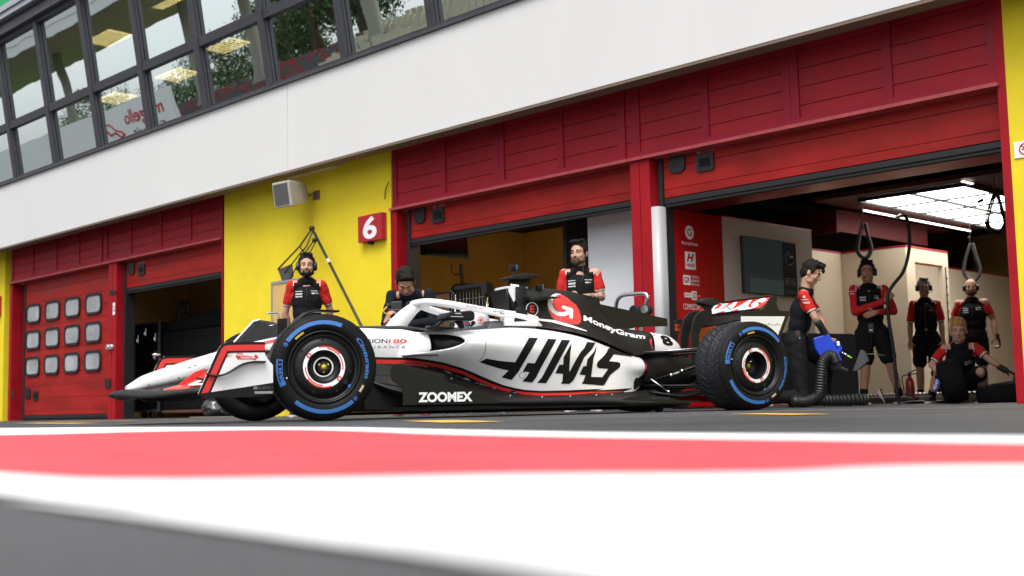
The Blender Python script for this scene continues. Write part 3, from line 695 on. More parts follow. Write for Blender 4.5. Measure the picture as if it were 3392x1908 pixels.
# gearbox, exhaust and rear crash structure, diffuser
tab = [(2.62, .30, .50, .14), (2.85, .26, .45, .12), (3.1, .19, .49, .12), (3.4, .14, .50, .18), (3.8, .09, .42, .28), (4.15, .05, .38, .30)]
mb = MB(); mb.loft([sup(u, w, t, b, 2.6, 20) for u, w, t, b in usmooth(tab, 4)]); mb.build('gearbox_fairing', CM, CAR)
mb = MB()
for s in (1, -1):
    mb.prism([cv(u, s * .50, z) for u, z in ((2.9, .06), (3.3, .06), (4.05, .30), (4.05, .24), (3.4, .09), (3.2, .03), (2.9, .03))], (0, .006 * s, 0))
    mb.loft([[cv(u, s * v, z) for v, z in ((.12, a), (.5, a - .02), (.5, a - .035), (.12, a - .015))] for u, a in ((2.9, .19), (3.2, .15), (3.6, .19), (4.0, .30))])
mb.build('diffuser', CM, CAR)
def arm(mb, a, b, w, t, mi=0): mb.tube([cv(*a), cv(*b)], [(t, w), (t, w)], 10, mi)
for s in (1, -1):
    mb = MB(); arm(mb, (3.05, s * .17, .492), (3.56, s * .60, .515), .028, .010); arm(mb, (3.35, s * .14, .48), (3.62, s * .60, .50), .022, .010)
    arm(mb, (2.98, s * .22, .22), (3.55, s * .60, .21), .03, .010); arm(mb, (3.3, s * .15, .20), (3.62, s * .60, .20), .03, .010); mb.build('rear_wishbone', CM, CAR)
    mb = MB(); arm(mb, (3.05, s * .20, .245), (3.50, s * .60, .43), .016, .014); arm(mb, (3.55, s * .14, .30), (3.66, s * .6, .34), .018, .018); mb.build('rear_pushrod', CM, CAR)
    mb = MB(); mb.tube([cv(3.05, s * .175, .504), cv(3.4, s * .47, .522)], .006, 6); mb.tube([cv(2.955, s * .40, .272), cv(3.085, s * .46, .165)], .0055, 6); mb.ball(cv(3.085, s * .46, .165), .014, 0, 10, 8); mb.tube([cv(3.19, s * .33, .30), cv(3.27, s * .40, .335)], .013, 8)
    mb.ball(cv(3.2, s * .34, .303), .018, 0, 8, 6); mb.ball(cv(3.27, s * .4, .337), .017, 0, 8, 6); mb.build('steel_strut', CHR, CAR)
    mb = MB(); mb.loft([[cv(u, s * v, z) for u, z in ((3.38, .56), (3.52, .62), (3.70, .60), (3.80, .45), (3.78, .25), (3.6, .12), (3.42, .16), (3.34, .36))] for v in (.55, .62)]); mb.build('brake_duct', CM, CAR, bevel=.01)
    # front suspension
    mb = MB(); arm(mb, (-.22, s * .17, .50), (-.02, s * .70, .50), .03, .009); arm(mb, (.30, s * .24, .52), (.02, s * .70, .50), .03, .009); arm(mb, (-.25, s * .15, .40), (-.02, s * .70, .22), .03, .010); arm(mb, (.30, s * .24, .38), (.02, s * .7, .22), .03, .010)
    arm(mb, (.06, s * .22, .56), (.02, s * .68, .26), .018, .014); mb.build('front_wishbone', CM, CAR)
    mb = MB(); mb.loft([[cv(u, s * v, z) for u, z in ((-.17, .50), (-.05, .57), (.12, .56), (.19, .42), (.17, .22), (.03, .14), (-.12, .18), (-.18, .34))] for v in (.62, .70)]); mb.build('brake_duct', CM, CAR, bevel=.01)
    mb = MB(); P = [(-.185, .60), (-.125, .700), (-.06, .748), (.02, .765), (.17, .762)]
    mb.loft([[cv(u, s * v, z) for v, z in ((.60, b), (.72, b), (.72, b - .012), (.60, b - .012))] for u, b in P]); mb.build('wheel_winglet', CM, CAR)
    if s > 0:
        mb = MB(); mb.prism([cv(u, s * .66, z) for u, z in ((-.255, .70), (-.185, .705), (-.19, .56), (-.20, .45), (-.255, .45))], (0, .01, 0)); mb.build('wheel_deflector', CB, CAR)
        mb = MB(); mb.tube(catmull([cv(-.33, .64, .735), cv(-.25, .64, .742), cv(-.235, .64, .705)], 4), .006, 6); mb.tube([cv(-.31, .64, .652), cv(-.255, .64, .66)], .005, 6); mb.build('sensor_probe', STL, CAR)
    else:
        prof = [(-.245, .50), (-.221, .615), (-.156, .686), (-.074, .775), (-.02, .788), (.058, .777), (.125, .763), (.145, .66), (.14, .5)]
        mb = MB(); mb.loft([[cv(u + d, s * v, z) for u, z in prof] for v, d in ((.58, .0), (.70, .02))]); mb.build('wheel_deflector', pbr('black_cover', (.018, .018, .02), .42, bump=.3, bscale=30), CAR, bevel=.02)
        mb = MB(); mb.tube([cv(u - .008, s * .575, z) for u, z in prof[:5]], .008, 6); mb.build('deflector_edge', CW, CAR)

# front wing
le = [(0, -1.255), (.15, -1.235), (.3, -1.175), (.6, -1.035), (.9, -.892), (.945, -.868)]
def LE(v): return interp(le, abs(v))
def foil(mb, v0, v1, c0, c1, zf, thick, n=14, mi=0):
    rings = []
    for k in range(n + 1):
        v = lerp(v0, v1, k / n); a = LE(v) + c0; b = LE(v) + c1; z0, z1 = zf(v); r = []
        for t, s in ((0, 0), (.1, .7), (.35, 1), (.7, .7), (1, .15), (1, -.05), (.7, .25), (.35, .2), (.1, -.35)):
            r.append(cv(lerp(a, b, t), v, lerp(z0, z1, t ** 1.25) + thick * s))
        rings.append(r)
    mb.loft(rings, mi=mi)
zm = lambda v: (.192 + .012 * math.cos(v * 6.5) * (1 if abs(v) < .95 else 0), .228 + .01 * (abs(v) < .12))
mb = MB(); foil(mb, -.945, .945, 0, .26, zm, .030, 34); mb.build('front_wing', CM, CAR)
fw_ = [o for o in CAR.children if o.name.startswith('front_wing')][0]
for c0, c1, z0, z1 in ((.13, .27, .226, .256), (.255, .365, .256, .300), (.35, .445, .302, .352)):
    for s in (1, -1):
        mb = MB(); foil(mb, s * .44, s * .94, c0, c1, lambda v: (z0, z1 + .012), .010, 12); mb.build('wing_flap', CR, fw_)
        mb = MB(); foil(mb, s * .11, s * .438, c0, c1, lambda v: (lerp(.215, z0, (abs(v) - .11) / .33), lerp(.235, z1 + .012, ((abs(v) - .11) / .33) ** 1.5)), .009, 10); mb.build('wing_flap', CK, fw_)
mb = MB()
for s in (1, -1):
    mb.tube([cv(-.80, s * .66, .298), cv(-.72, s * .93, .262)], .008, 8)
    for k, v in enumerate((.44, .60)):
        mb.prism([cv(u, s * v, z) for u, z in ((LE(v) + .22, .25), (LE(v) + .34, .345), (LE(v) + .42, .375), (LE(v) + .36, .27))], (0, .006, 0), 1)
mb.build('flap_bracket', [CM, CR], fw_)
lt = MB(); vs, fs = split2d(*text2d('Gr', .05), .06)
for s in (1,):
    P = []
    for x, y in vs:
        v = lerp(.60, .93, x); t = lerp(.14, .36, y); u = LE(v) + t
        z = (lerp(.226, .268, ((t - .13) / .14) ** 1.25) if t < .262 else lerp(.256, .312, ((t - .255) / .11) ** 1.25)) + .024
        P.append(cv(u, v, z))
    lt.add(P, fs)
lt.build('flap_lettering', WHITEP, fw_, recalc=False)
EP = [(-.862, .186), (-.80, .325), (-.745, .448), (-.717, .498), (-.689, .518), (-.427, .525), (-.427, .44), (-.40, .40), (-.374, .373), (-.374, .257), (-.62, .222), (-.835, .19)]
def ribbon(path, d0, d1, side=1):
    P = [Vector((p[0], p[1])) for p in path]; out = []
    for k, p in enumerate(P):
        a = P[max(k - 1, 0)]; b = P[min(k + 1, len(P) - 1)]; t = (b - a).normalized(); n = Vector((t.y, -t.x)) * side; out.append((p + n * d0, p + n * d1))
    return out
top = catmull([(-.862, .186, 0), (-.80, .325, 0), (-.745, .448, 0), (-.717, .498, 0), (-.684, .517, 0), (-.60, .522, 0), (-.427, .525, 0)], 6)
for s in (1, -1):
    mb = MB(); mb.prism([cv(u, s * .945, z) for u, z in EP], (0, -s * .012, 0)); ep = mb.build('wing_endplate', CW, fw_)
    for d0, d1, mat, nm in ((0, .018, CK, 'edge_band'), (.018, .056, CR, 'red_band'), (.056, .069, CK, 'edge_band')):
        for face in ((.9585,) if s > 0 else (.9445, .9585)):
            mb = MB(); rb_ = ribbon(top, d0, d1)
            for (a, b), (c, d) in zip(rb_, rb_[1:]): mb.add([cv(q[0], s * face, q[1]) for q in (a, b, d, c)], [(0, 1, 2, 3)])
            mb.build(nm, mat, ep, recalc=False)
    mb = MB(); mb.prism([cv(u, s * .935, z) for u, z in ((-.868, .19), (-.60, .226), (-.374, .258), (-.374, .20), (-.45, .172), (-.62, .165), (-.83, .17))], (0, -s * .03, 0)); mb.build('footplate', CK, ep)
    if s > 0:
        mb = MB(); mb.tube(catmull([cv(-.805, .96, .318), cv(-.768, .975, .306), cv(-.713, .985, .308), cv(-.661, .985, .331), cv(-.591, .98, .373), cv(-.52, .975, .391), cv(-.43, .97, .393)], 5), [(.007, .022)] * 31, 8); mb.build('dive_plane', CK, ep)
        mb = MB(); mb.box(cv(-.44, .955, .225), (.13, .02, .018)); mb.box(cv(-.44, .96, .195), (.12, .025, .016)); mb.build('tyre_sensor', STL, ep)
    else:
        mb = MB(); mb.ball(cv(-.745, -.95, .532), (.035, .02, .011)); mb.build('wing_camera', CHR, ep)

# halo
def blade(pts, rad, n=14):
    m_ = MB(); m_.tube(pts, rad, n); return m_
hp = catmull([(1.03, 0, .885), (1.10, .10, .893), (1.22, .20, .872), (1.42, .27, .834), (1.62, .30, .800), (1.82, .30, .770), (1.95, .29, .738)], 6)
hr_ = [(.028, .032)] * 22 + [(lerp(.028, .046, k / 14), lerp(.032, .05, k / 14)) for k in range(15)]
mb = MB()
mb.tube([cv(p[0], p[1], p[2]) for p in hp], hr_, 14); mb.tube([cv(p[0], -p[1], p[2]) for p in hp], hr_, 14)
pil = catmull([(.855, 0, .655), (.90, 0, .722), (.96, 0, .790), (1.03, 0, .848), (1.10, 0, .884), (1.16, 0, .890)], 6)
rad = [lerp(.085, .030, min(1, k / (len(pil) - 1) * 1.15)) for k in range(len(pil))]
mb.tube([cv(*p) for p in pil], [(r_, .028 + .006 * k / 30) for k, r_ in enumerate(rad)], 14)
for s in (1, -1): mb.loft([[cv(u, s * v, z) for v, z in ((.245, t), (.325, t - .01), (.33, .70), (.245, .70))] for u, t in ((1.66, .775), (1.80, .800), (1.93, .775), (1.99, .72))])
mb.build('halo', CW, CAR)

# mirrors
for s in (1, -1):
    mb = MB(); mb.loft([[cv(u, s * v, z) for u, z in ((1.00, .72), (1.005, .757), (1.03, .768), (1.20, .782), (1.232, .768), (1.23, .715), (1.20, .703), (1.03, .710))] for v in (.50, .53, .66, .685)])
    mir = mb.build('mirror', CK, CAR, bevel=.012)
    mb = MB(); mb.box(cv(1.09, s * .688, .757), (.05, .006, .008)); mb.box(cv(1.08, s * .688, .734), (.10, .006, .006), 0); mb.build('mirror_glint', CHR, mir)
    mb = MB(); mb.prism([cv(u, s * .60, z) for u, z in ((1.10, .708), (1.17, .704), (1.185, .66), (1.15, .648))], (0, .01 * s, 0)); mb.prism([cv(u, s * .60, z) for u, z in ((.868, .650), (.895, .664), (.95, .676), (1.0, .712), (1.03, .712), (.98, .668), (1.10, .66), (1.10, .652), (.97, .636), (.90, .635))], (0, .03 * s, 0)); mb.prism([cv(u, s * .36, z) for u, z in ((.90, .66), (.98, .668), (1.12, .655), (1.05, .645))], (0, -s * .24, -.003)); mb.build('mirror_stay', CK, mir, bevel=.003)

# roll hoop, air box, camera tower
mb = MB()
for s in (1, -1):
    mb.loft([[cv(u, s * v, z) for u, z in P] for v, P in ((.10, ((1.79, 1.02), (1.87, 1.024), (1.90, .97), (1.88, .84), (1.82, .85))), (.125, ((1.80, 1.005), (1.87, 1.012), (1.90, .96), (1.90, .84), (1.83, .86))))])
mb.build('air_box', CM, CAR, bevel=.008)
mb = MB(); mb.prism([cv(u, .127, z) for u, z in ((1.785, 1.015), (1.862, 1.018), (1.895, .965), (1.845, .905))], (0, .006, 0)); mb.prism([cv(u, -.127, z) for u, z in ((1.785, 1.015), (1.862, 1.018), (1.895, .965), (1.845, .905))], (0, -.006, 0)); mb.loft([sup(u, .12, 1.038, 1.012, 3, 12) for u in (1.80, 1.90, 1.98)]); mb.build('air_box_rim', CW, CAR)
mb = MB(); mb.loft([[cv(u, s * .14, z) for s in (1, -1) for u, z in (((1.77, 1.012), (1.80, .85)) if s > 0 else ((1.80, .85), (1.77, 1.012)))], [cv(u, s * .14, z) for s in (1, -1) for u, z in (((1.79, 1.012), (1.82, .85)) if s > 0 else ((1.82, .85), (1.79, 1.012)))]]); mb.build('inlet_mouth', CK, CAR)
mb = MB(); mb.loft([[cv(u + (.0 if z < .9 else 0), v, z) for u, v in ((1.86, .16), (1.95, .16), (1.95, .12), (1.86, .12))] for z in (.80, .90, 1.03)]); mb.loft([[cv(u, v, z) for u, v in ((1.84, .17), (1.96, .17), (1.96, .10), (1.84, .10))] for z in (.79, .86)]); mb.build('antenna_stalk', CK, CAR, bevel=.01)
mb = MB(); mb.loft([[cv(u, v, z) for u, v in ((lo, w), (hi, w), (hi, -w), (lo, -w))] for z, lo, hi, w in ((1.03, 1.865, 2.03, .06), (1.06, 1.865, 2.04, .05), (1.11, 1.90, 2.06, .03), (1.14, 1.93, 2.08, .03))]); ct = mb.build('camera_pylon', CM, CAR, bevel=.006)
mb = MB(); mb.loft([[cv(u, v, z) for v, z in ((-.10, zt), (.10, zt), (.10, zb), (-.10, zb))] for u, zt, zb in ((1.828, 1.112, 1.104), (1.88, 1.128, 1.10), (1.97, 1.150, 1.098), (2.04, 1.145, 1.105), (2.13, 1.132, 1.126))]); mb.build('camera_wing', CM, ct, bevel=.004)
mb = MB()
for k in range(4): mb.ball(cv(1.862 + .02 * k, .062, 1.052 - .002 * k), .0065, 0, 8, 6)
mb.build('status_lights', pbr('status_lamp', (.8, .8, .8), .4, emit=(1, 1, 1), estr=1.5), ct)
def action_cam(u, v, z, nm):
    m_ = MB(); m_.box(cv(u, v, z + .035), (.052, .036, .044)); a = m_.build(nm, CK, CAR, bevel=.005)
    m_ = MB(); m_.cyl(cv(u - .012, v + .018, z + .042), cv(u - .012, v + .027, z + .042), .012, n=12); m_.build('lens', CM, a)
    m_ = MB(); m_.box(cv(u + .027, v, z + .04), (.004, .03, .036)); m_.build('screen', pbr('blue_screen', (.02, .25, .5), .2, emit=(.02, .3, .6), estr=.5), a)
    m_ = MB(); m_.box(cv(u, v, z), (.03, .02, .03)); m_.cyl(cv(u, v, z - .05), cv(u, v, z), .012, n=10); m_.build('mount', CM, a)
action_cam(1.912, 0, 1.165, 'action_camera'); action_cam(2.115, .07, 1.0, 'action_camera')
mb = MB(); mb.loft([[cv(u, v, z) for v, z in ((.12, t), (.25, t - .01), (.25, b + .01), (.12, b))] for u, t, b in ((1.93, .945, .905), (2.03, .962, .905), (2.13, .955, .925), (2.21, .948, .940))]); mb.build('camera_pod', CM, CAR, bevel=.005)
mb = MB(); mb.prism([cv(u, .335, z) for u, z in ((1.765, .833), (1.862, .829), (1.855, .738), (1.737, .731))], (0, .012, 0)); mb.prism([cv(u, -.335, z) for u, z in ((1.765, .833), (1.862, .829), (1.855, .738), (1.737, .731))], (0, .012, 0)); mb.build('shoulder_vane', CM, CAR, bevel=.004)
mb = MB(); mb.cyl(cv(1.98, .155, .846), cv(1.98, .184, .846), .058, n=24); es = mb.build('extinguisher_sign', CK, CAR)
mb = MB()
for k in range(28):
    a0, a1 = 2 * PI * k / 28, 2 * PI * (k + 1) / 28
    mb.add([cv(1.98 + r_ * math.cos(a), .186, .846 + r_ * math.sin(a)) for a, r_ in ((a0, .050), (a1, .050), (a1, .056), (a0, .056))], [(0, 1, 2, 3)], 0)
text_on(mb, 'E', cv(1.96, .186, .818), (.04, 0, 0), (0, 0, .058), 1, bold=.03); mb.build('sign_letter', [WHITEP, CR], es, recalc=False)

# rear wing
rw = MB(); rw.loft([[cv(lerp(a, b, t), v, lerp(z0, z1, t ** 1.4) + .02 * s) for t, s in ((0, 0), (.08, .6), (.4, .9), (.8, .5), (1, .1), (.8, 0), (.4, -.4), (.08, -.5))] for v, a, b, z0, z1 in [(v, 3.72 + .13 * abs(v / .48) ** 2, 4.06, .735 + .02 * abs(v / .48) ** 3 * 2, .862) for v in [-.48 + .06 * k for k in range(17)]]])
RW = rw.build('rear_wing', CK, CAR)
def flapP(v, t): return cv(lerp(4.0, 4.145, t) + .03, v, lerp(.868, .975, t) - .012 * math.sin(t * PI))
mb = MB(); mb.loft([[flapP(v, t) for t in (0, .25, .5, .75, 1)] + [tuple(Vector(flapP(v, t)) + Vector((.02, 0, .0))) for t in (1, .75, .5, .25, 0)] for v in [-.475 + .05 * k for k in range(20)]]); fp = mb.build('wing_flap', CR, RW)
mb = MB(); mb.tube([cv(4.172, -.475, .979), cv(4.172, .475, .979)], .008, 6); mb.tube([cv(3.99, -.475, .86), cv(3.99, .475, .86)], .006, 6); mb.build('flap_edge', CK, fp)
E2 = [(3.825, .722), (3.830, .80), (3.845, .838), (3.88, .846), (3.95, .843), (4.046, .849), (4.085, .87), (4.115, .905), (4.153, .954), (4.177, .977), (4.21, .986), (4.235, .98), (4.236, .95), (4.227, .92), (4.231, .893), (4.245, .868), (4.27, .85), (4.375, .848), (4.364, .805), (4.266, .638), (4.233, .455), (4.22, .36), (4.12, .36), (4.10, .60), (4.0, .70)]
for s in (1, -1):
    mb = MB(); mb.prism([cv(u, s * .475, z) for u, z in E2], (0, -s * .014, 0)); ep = mb.build('wing_endplate', CM, RW, bevel=.003)
    for face in ((.4905,) if s > 0 else (.4740,)):
        mb = MB(); mb.flat([cv(u, s * face, z) for u, z in ((3.832, .795), (4.311, .801), (4.228, .642), (4.16, .50), (4.12, .50), (4.10, .60), (4.0, .70), (3.83, .735))]); mb.build('endplate_panel', CW if s > 0 else CR, ep, recalc=False)
        if s > 0:
            mb = MB(); mb.box(cv(4.05, .4915, .727), (.44, .001, .002))
            for k in range(5): mb.cyl(cv(3.86 + .09 * k, .490, .738), cv(3.86 + .09 * k, .4935, .738), .004, n=8)
            text_on(mb, 'MUSIC', cv(4.13, .492, .645), (.08, 0, 0), (0, 0, .016)); mb.build('panel_detail', CK, ep, recalc=False)
    mb = MB()
    for k in range(14): mb.box(cv(lerp(4.355, 4.285, k / 13), s * .4925, lerp(.80, .67, k / 13)), (.006, .002, .006))
    mb.build('perforations', STL, ep)
for s in (1, -1):
    mb = MB(); mb.prism([cv(u, s * .085, z) for u, z in ((3.60, .50), (3.602, .66), (3.615, .74), (3.645, .815), (3.70, .865), (3.765, .882), (3.82, .86), (3.842, .815), (3.83, .735), (3.72, .722), (3.69, .66), (3.68, .42), (3.6, .42))], (0, .018 * s, 0)); mb.build('wing_pylon', CM, RW, bevel=.006)
mb = MB(); mb.loft([[cv(u, v, z) for v, z in ((w, t), (w, b), (-w, b), (-w, t))] for u, t, b, w in ((3.742, .962, .948, .03), (3.765, .982, .935, .045), (3.86, .994, .915, .05), (3.945, .988, .935, .045), (3.955, .97, .945, .03))]); mb.loft([[cv(u, v, z) for u, v in ((lo, .02), (hi, .02), (hi, -.02), (lo, -.02))] for z, lo, hi in ((.93, 3.80, 3.92), (.89, 3.82, 3.885), (.85, 3.815, 3.89))]); mb.build('flap_actuator', CM, RW, bevel=.012)
mb = MB(); mb.tube([cv(3.94, 0, .955), cv(4.0, .06, .93), cv(4.03, .10, .885)], .006, 6); mb.build('actuator_rod', STL, RW)
mb = MB()
for s in (1, -1):
    mb.loft([[cv(u, v, z) for u, z in ((3.62, .44 + .02 * abs(v)), (3.75, .455), (3.9, .49), (3.9, .482), (3.75, .44), (3.62, .43))] for v in (s * .10, s * .3, s * .47)])
mb.build('beam_wing', CM, CAR)
mb = MB()
text_pts = split2d(*text2d('HAAS', .06, .35), .12)
P = [flapP(lerp(-.40, .455, x), lerp(.06, .94, y)) for x, y in text_pts[0]]
mb.add([tuple(Vector(p) + Vector((-.004, 0, -.001))) for p in P], text_pts[1]); mb.build('flap_lettering', WHITEP, fp, recalc=False)
mb = MB(); mb.loft([[cv(u, v, z) for v, z in ((.04, .34), (.04, .24), (-.04, .24), (-.04, .34))] for u in (4.15, 4.2)]); mb.build('rain_light', CM, CAR, bevel=.01)

# ---------------------------------------------------------------- wheels (local: axle along +Y, outer face at +Y)
RUB = pbr('tyre_rubber', (0.0055, 0.0055, 0.006), 0.65, spec=.18, var=0.25, vscale=9)
RUBT = pbr('tyre_tread', (0.012, 0.0135, 0.018), 0.55, spec=.35, var=0.25, vscale=25)
TBL = pbr('tyre_blue_mark', (0.035, 0.145, 0.42), 0.6)
TYL = pbr('tyre_yellow_mark', (0.80, 0.55, 0.02), 0.55)
RIM = pbr('wheel_cover_black', (0.006, 0.006, 0.0065), 0.38, spec=.3)
def tyre_mesh(wd, R, rear):
    m = MB(); h = wd / 2
    N = 540; tw = 46
    prof = []                                            # (axial, radius, tread?)
    for k in range(7): t = k / 6; prof.append((h - .030 + .030 * math.sin(t * PI / 2) if t < 1 else h, .238 + .004 * 0 + .105 * 0, 0))
    side = [(.238, h - .022), (.246, h - .012), (.262, h + .001), (.285, h + .005), (.310, h + .001), (.330, h - .009), (.345, h - .022), (R - .006, h - .034)]
    rows = [(a, r, 0) for r, a in side] + [(lerp(h - .040, -(h - .040), k / tw), R, 1) for k in range(tw + 1)] + [(-a, r, 0) for r, a in reversed(side)]
    vs = []
    for i in range(N):
        th = 2 * PI * i / N
        for a, r, tr in rows:
            rr_ = r
            if tr:
                rr_ -= .007 * (a / h) ** 2
                x = abs(a) / (h - .04); ph = th * 36 / (2 * PI) + (-1 if rear else 1) * 1.5 * x * (1.15 - .3 * x) 
                f = ph % 1.0
                d = 0
                if x > .10 and f < .17: d = .006
                if .26 < x < .32 or (x > .50 and x < .545): d = max(d, .006) if (ph * 1.0) % 1 < .8 else d
                if x <= .10 and ((th * 72 / (2 * PI)) % 1 < .3): d = max(d, .005)
                if .6 < x < .92 and .52 < f < .60: d = max(d, .003)
                rr_ -= d
            vs.append((rr_ * math.cos(th), a, rr_ * math.sin(th)))
    k = len(rows); fs = []; ms = []
    for i in range(N):
        j = (i + 1) % N
        for q in range(k - 1): fs.append((i * k + q, i * k + q + 1, j * k + q + 1, j * k + q)); ms.append(1 if rows[q][2] and rows[q + 1][2] else 0)
    m.v = vs; m.f = [list(f) for f in fs]; m.m = ms; m.s = [True if not mm else False for mm in ms]
    return m
def on_wall(wd, ang, rad, off=.0025):
    h = wd / 2
    a = interp([(.238, h - .022), (.246, h - .012), (.262, h + .001), (.285, h + .005), (.310, h + .001), (.330, h - .009), (.345, h - .022)], rad)
    return (-rad * math.cos(ang), a + off, rad * math.sin(ang))     # seen from outside, angle counter-clockwise from the right
def arc_band(m, wd, a0, a1, r0, r1, mi):
    n = max(2, int(abs(a1 - a0) / 3))
    for k in range(n):
        for q in range(3):
            A, Bq = math.radians(lerp(a0, a1, k / n)), math.radians(lerp(a0, a1, (k + 1) / n)); ra, rb2 = lerp(r0, r1, q / 3), lerp(r0, r1, (q + 1) / 3)
            m.add([on_wall(wd, A, ra), on_wall(wd, Bq, ra), on_wall(wd, Bq, rb2), on_wall(wd, A, rb2)], [(0, 1, 2, 3)], mi)
def arc_text(m, wd, s, amid, span, r0, r1, mi, **k):
    vs, fs = split2d(*text2d(s, **k), .09)
    m.add([on_wall(wd, math.radians(amid + span / 2 - span * x), lerp(r0, r1, y)) for x, y in vs], fs, mi)
def wheel(wd, R, rear, rot):
    tm = MB(); prof = [(.238, .10), (.238, wd / 2 - .02), (.243, wd / 2 - .012), (.243, wd / 2 - .005), (.234, wd / 2 - .004), (.229, wd / 2 - .012), (.226, wd / 2 - .038), (.205, wd / 2 - .040), (.202, wd / 2 - .034), (.150, wd / 2 - .018), (.112, wd / 2 - .020), (.106, wd / 2 - .030)]
    prof += ([(.098, wd / 2 - .10), (.06, wd / 2 - .16), (.0, wd / 2 - .165)] if rear else [(.098, wd / 2 - .045), (.075, wd / 2 - .055), (.070, wd / 2 - .055), (.052, wd / 2 - .055), (.045, wd / 2 - .075), (0, wd / 2 - .075)])
    tm.lathe(prof, 72); tm.lathe([(.236, -wd / 2 + .02), (.236, wd / 2 - .03)], 48)
    rim = tm.build('wheel', RIM, None, recalc=False)
    t = tyre_mesh(wd, R, rear).build('tyre', [RUB, RUBT], rim)
    m = MB(); y = wd / 2 - .0155
    def ringband(r0, r1, a0, a1, mi, yy):
        n = max(3, int(abs(a1 - a0) / 4))
        for k in range(n):
            A, B2 = math.radians(lerp(a0, a1, k / n)), math.radians(lerp(a0, a1, (k + 1) / n))
            m.add([(-r_ * math.cos(q), yy, r_ * math.sin(q)) for q, r_ in ((A, r0), (B2, r0), (B2, r1), (A, r1))], [(0, 1, 2, 3)], mi)
    ringband(.113, .140, 0, 360, 0, y); ringband(.132, .141, 40 + rot, 105 + rot, 1, y + .0015); ringband(.121, .128, -10 + rot, 80 + rot, 1, y + .0015); ringband(.132, .141, 215 + rot, 290 + rot, 1, y + .0015); ringband(.121, .128, 180 + rot, 265 + rot, 1, y + .0015)
    for a in (142 + rot, 322 + rot):
        q = math.radians(a); c = (-.127 * math.cos(q), y + .002, .127 * math.sin(q))
        m.cyl(c, (c[0], c[1] + .002, c[2]), .0165, n=18, mi=2)
        m.cyl((c[0], c[1] + .002, c[2]), (c[0], c[1] + .003, c[2]), .0145, n=18, mi=1)
        text_on(m, 'G', (c[0] + .008, c[1] + .0035, c[2] - .009), (-.016, 0, 0), (0, 0, .018), 0, bold=.03)
    if not rear:
        ringband(.058, .067, 0, 360, 0, wd / 2 - .053)
    for k in range(7):
        q = math.radians(93 + rot + k * 360 / 7); c = (-.180 * math.cos(q), wd / 2 - .034, .180 * math.sin(q)); m.cyl(c, (c[0], c[1] + .010, c[2]), .0085, n=12, mi=2); m.cyl((c[0], c[1] + .010, c[2]), (c[0], c[1] + .0105, c[2]), .0055, n=10, mi=3)
    q = math.radians(325 + rot); c = (-.172 * math.cos(q), wd / 2 - .028, .172 * math.sin(q)); m.cyl(c, (c[0], c[1] + .006, c[2]), .018, n=16, mi=3)
    q = math.radians(-37 + rot); c = Vector((-.214 * math.cos(q), wd / 2 - .036, .214 * math.sin(q))); m.box(c, (.02, .004, .022), 4)
    m.build('wheel_marking', [WHITEP, CR, CK, pbr('hole_black', (.003, .003, .003), .9), TBL], rim, recalc=False)
    m = MB(); d = .165 if rear else .075
    m.cyl((0, wd / 2 - d, 0), (0, wd / 2 - d + .035, 0), .042, n=20, mi=0); m.cyl((0, wd / 2 - d + .03, 0), (0, wd / 2 - d + .05, 0), .030, n=6, mi=2); m.ball((0, wd / 2 - d + .053, 0), (.017, .012, .017), 1, 14, 8)
    if rear:
        for k in range(3):
            q = 2 * PI * k / 3 + .4; m.tube([(.03 * math.cos(q), wd / 2 - d + .012, .03 * math.sin(q)), (.085 * math.cos(q), wd / 2 - d + .03, .085 * math.sin(q))], .011, 8, 3)
    else:
        for k in range(3): q = 2 * PI * k / 3 + .5; m.box((.034 * math.cos(q), wd / 2 - d + .037, .034 * math.sin(q)), (.012, .004, .012), 1)
    m.build('wheel_nut', [CK, pbr('nut_lime', (.42, .46, .02), .35), pbr('nut_bronze', (.10, .03, .02), .35, metal=.5), CHR], rim)
    def mark(nm, mat, fn):
        m = MB(); fn(m); m.build(nm, mat, rim, recalc=False)
    mark('blue_arc', TBL, lambda m: arc_band(m, wd, 67 + rot, 145 + rot, .284, .311, 0)); mark('blue_arc', TBL, lambda m: arc_band(m, wd, 230 + rot, 309 + rot, .284, .311, 0))
    def pir(m): arc_text(m, wd, 'PIRELLI', 187 + rot, 34, .277, .303, 0, bold=.03); arc_band(m, wd, 170 + rot, 198.5 + rot, .309, .318, 0); arc_band(m, wd, 199 + rot, 204.5 + rot, .277, .318, 0)
    mark('maker_lettering', TBL, pir); mark('model_lettering', TBL, lambda m: arc_text(m, wd, 'Cinturato', 12 + rot, 58, .276, .305, 0, bold=.035, shear=.2))
    mark('yellow_tag', TYL, lambda m: arc_band(m, wd, 121 + rot, 136 + rot, .257, .272, 0)); mark('tan_tag', pbr('tyre_tan_mark', (.55, .42, .25), .6), lambda m: arc_band(m, wd, -36 + rot, -26 + rot, .280, .296, 0))
    for a in (150 + rot, 314 + rot):
        def mk(m): arc_band(m, wd, a - 2.5, a + 2.5, .284, .288, 0); arc_band(m, wd, a - 2.5, a - 1.5, .288, .305, 0); arc_band(m, wd, a + 1.2, a + 2.2, .290, .305, 0); arc_text(m, wd, '4', a, 4, .292, .312, 0)
        mark('size_mark', TBL, mk)
    q = math.radians(196 + rot); c = on_wall(wd, q, .258, .003); mark('white_dot', WHITEP, lambda m: m.cyl(c, (c[0], c[1] + .001, c[2]), .005, n=10))
    return rim
def place_wheel(w, u, v, steer=0.0):
    w.parent = CAR; w.location = cv(u, v, .36); w.rotation_euler = (0, 0, (PI if v > 0 else 0) + steer)
wf = wheel(.30, .360, False, 0); place_wheel(wf, 0, .975 - .15, -.19)
c_ = copy_tree(wf); place_wheel(c_, 0, -(.975 - .15), -.19)
wr = wheel(.395, .360, True, -27); place_wheel(wr, 3.6, .97 - .1975)
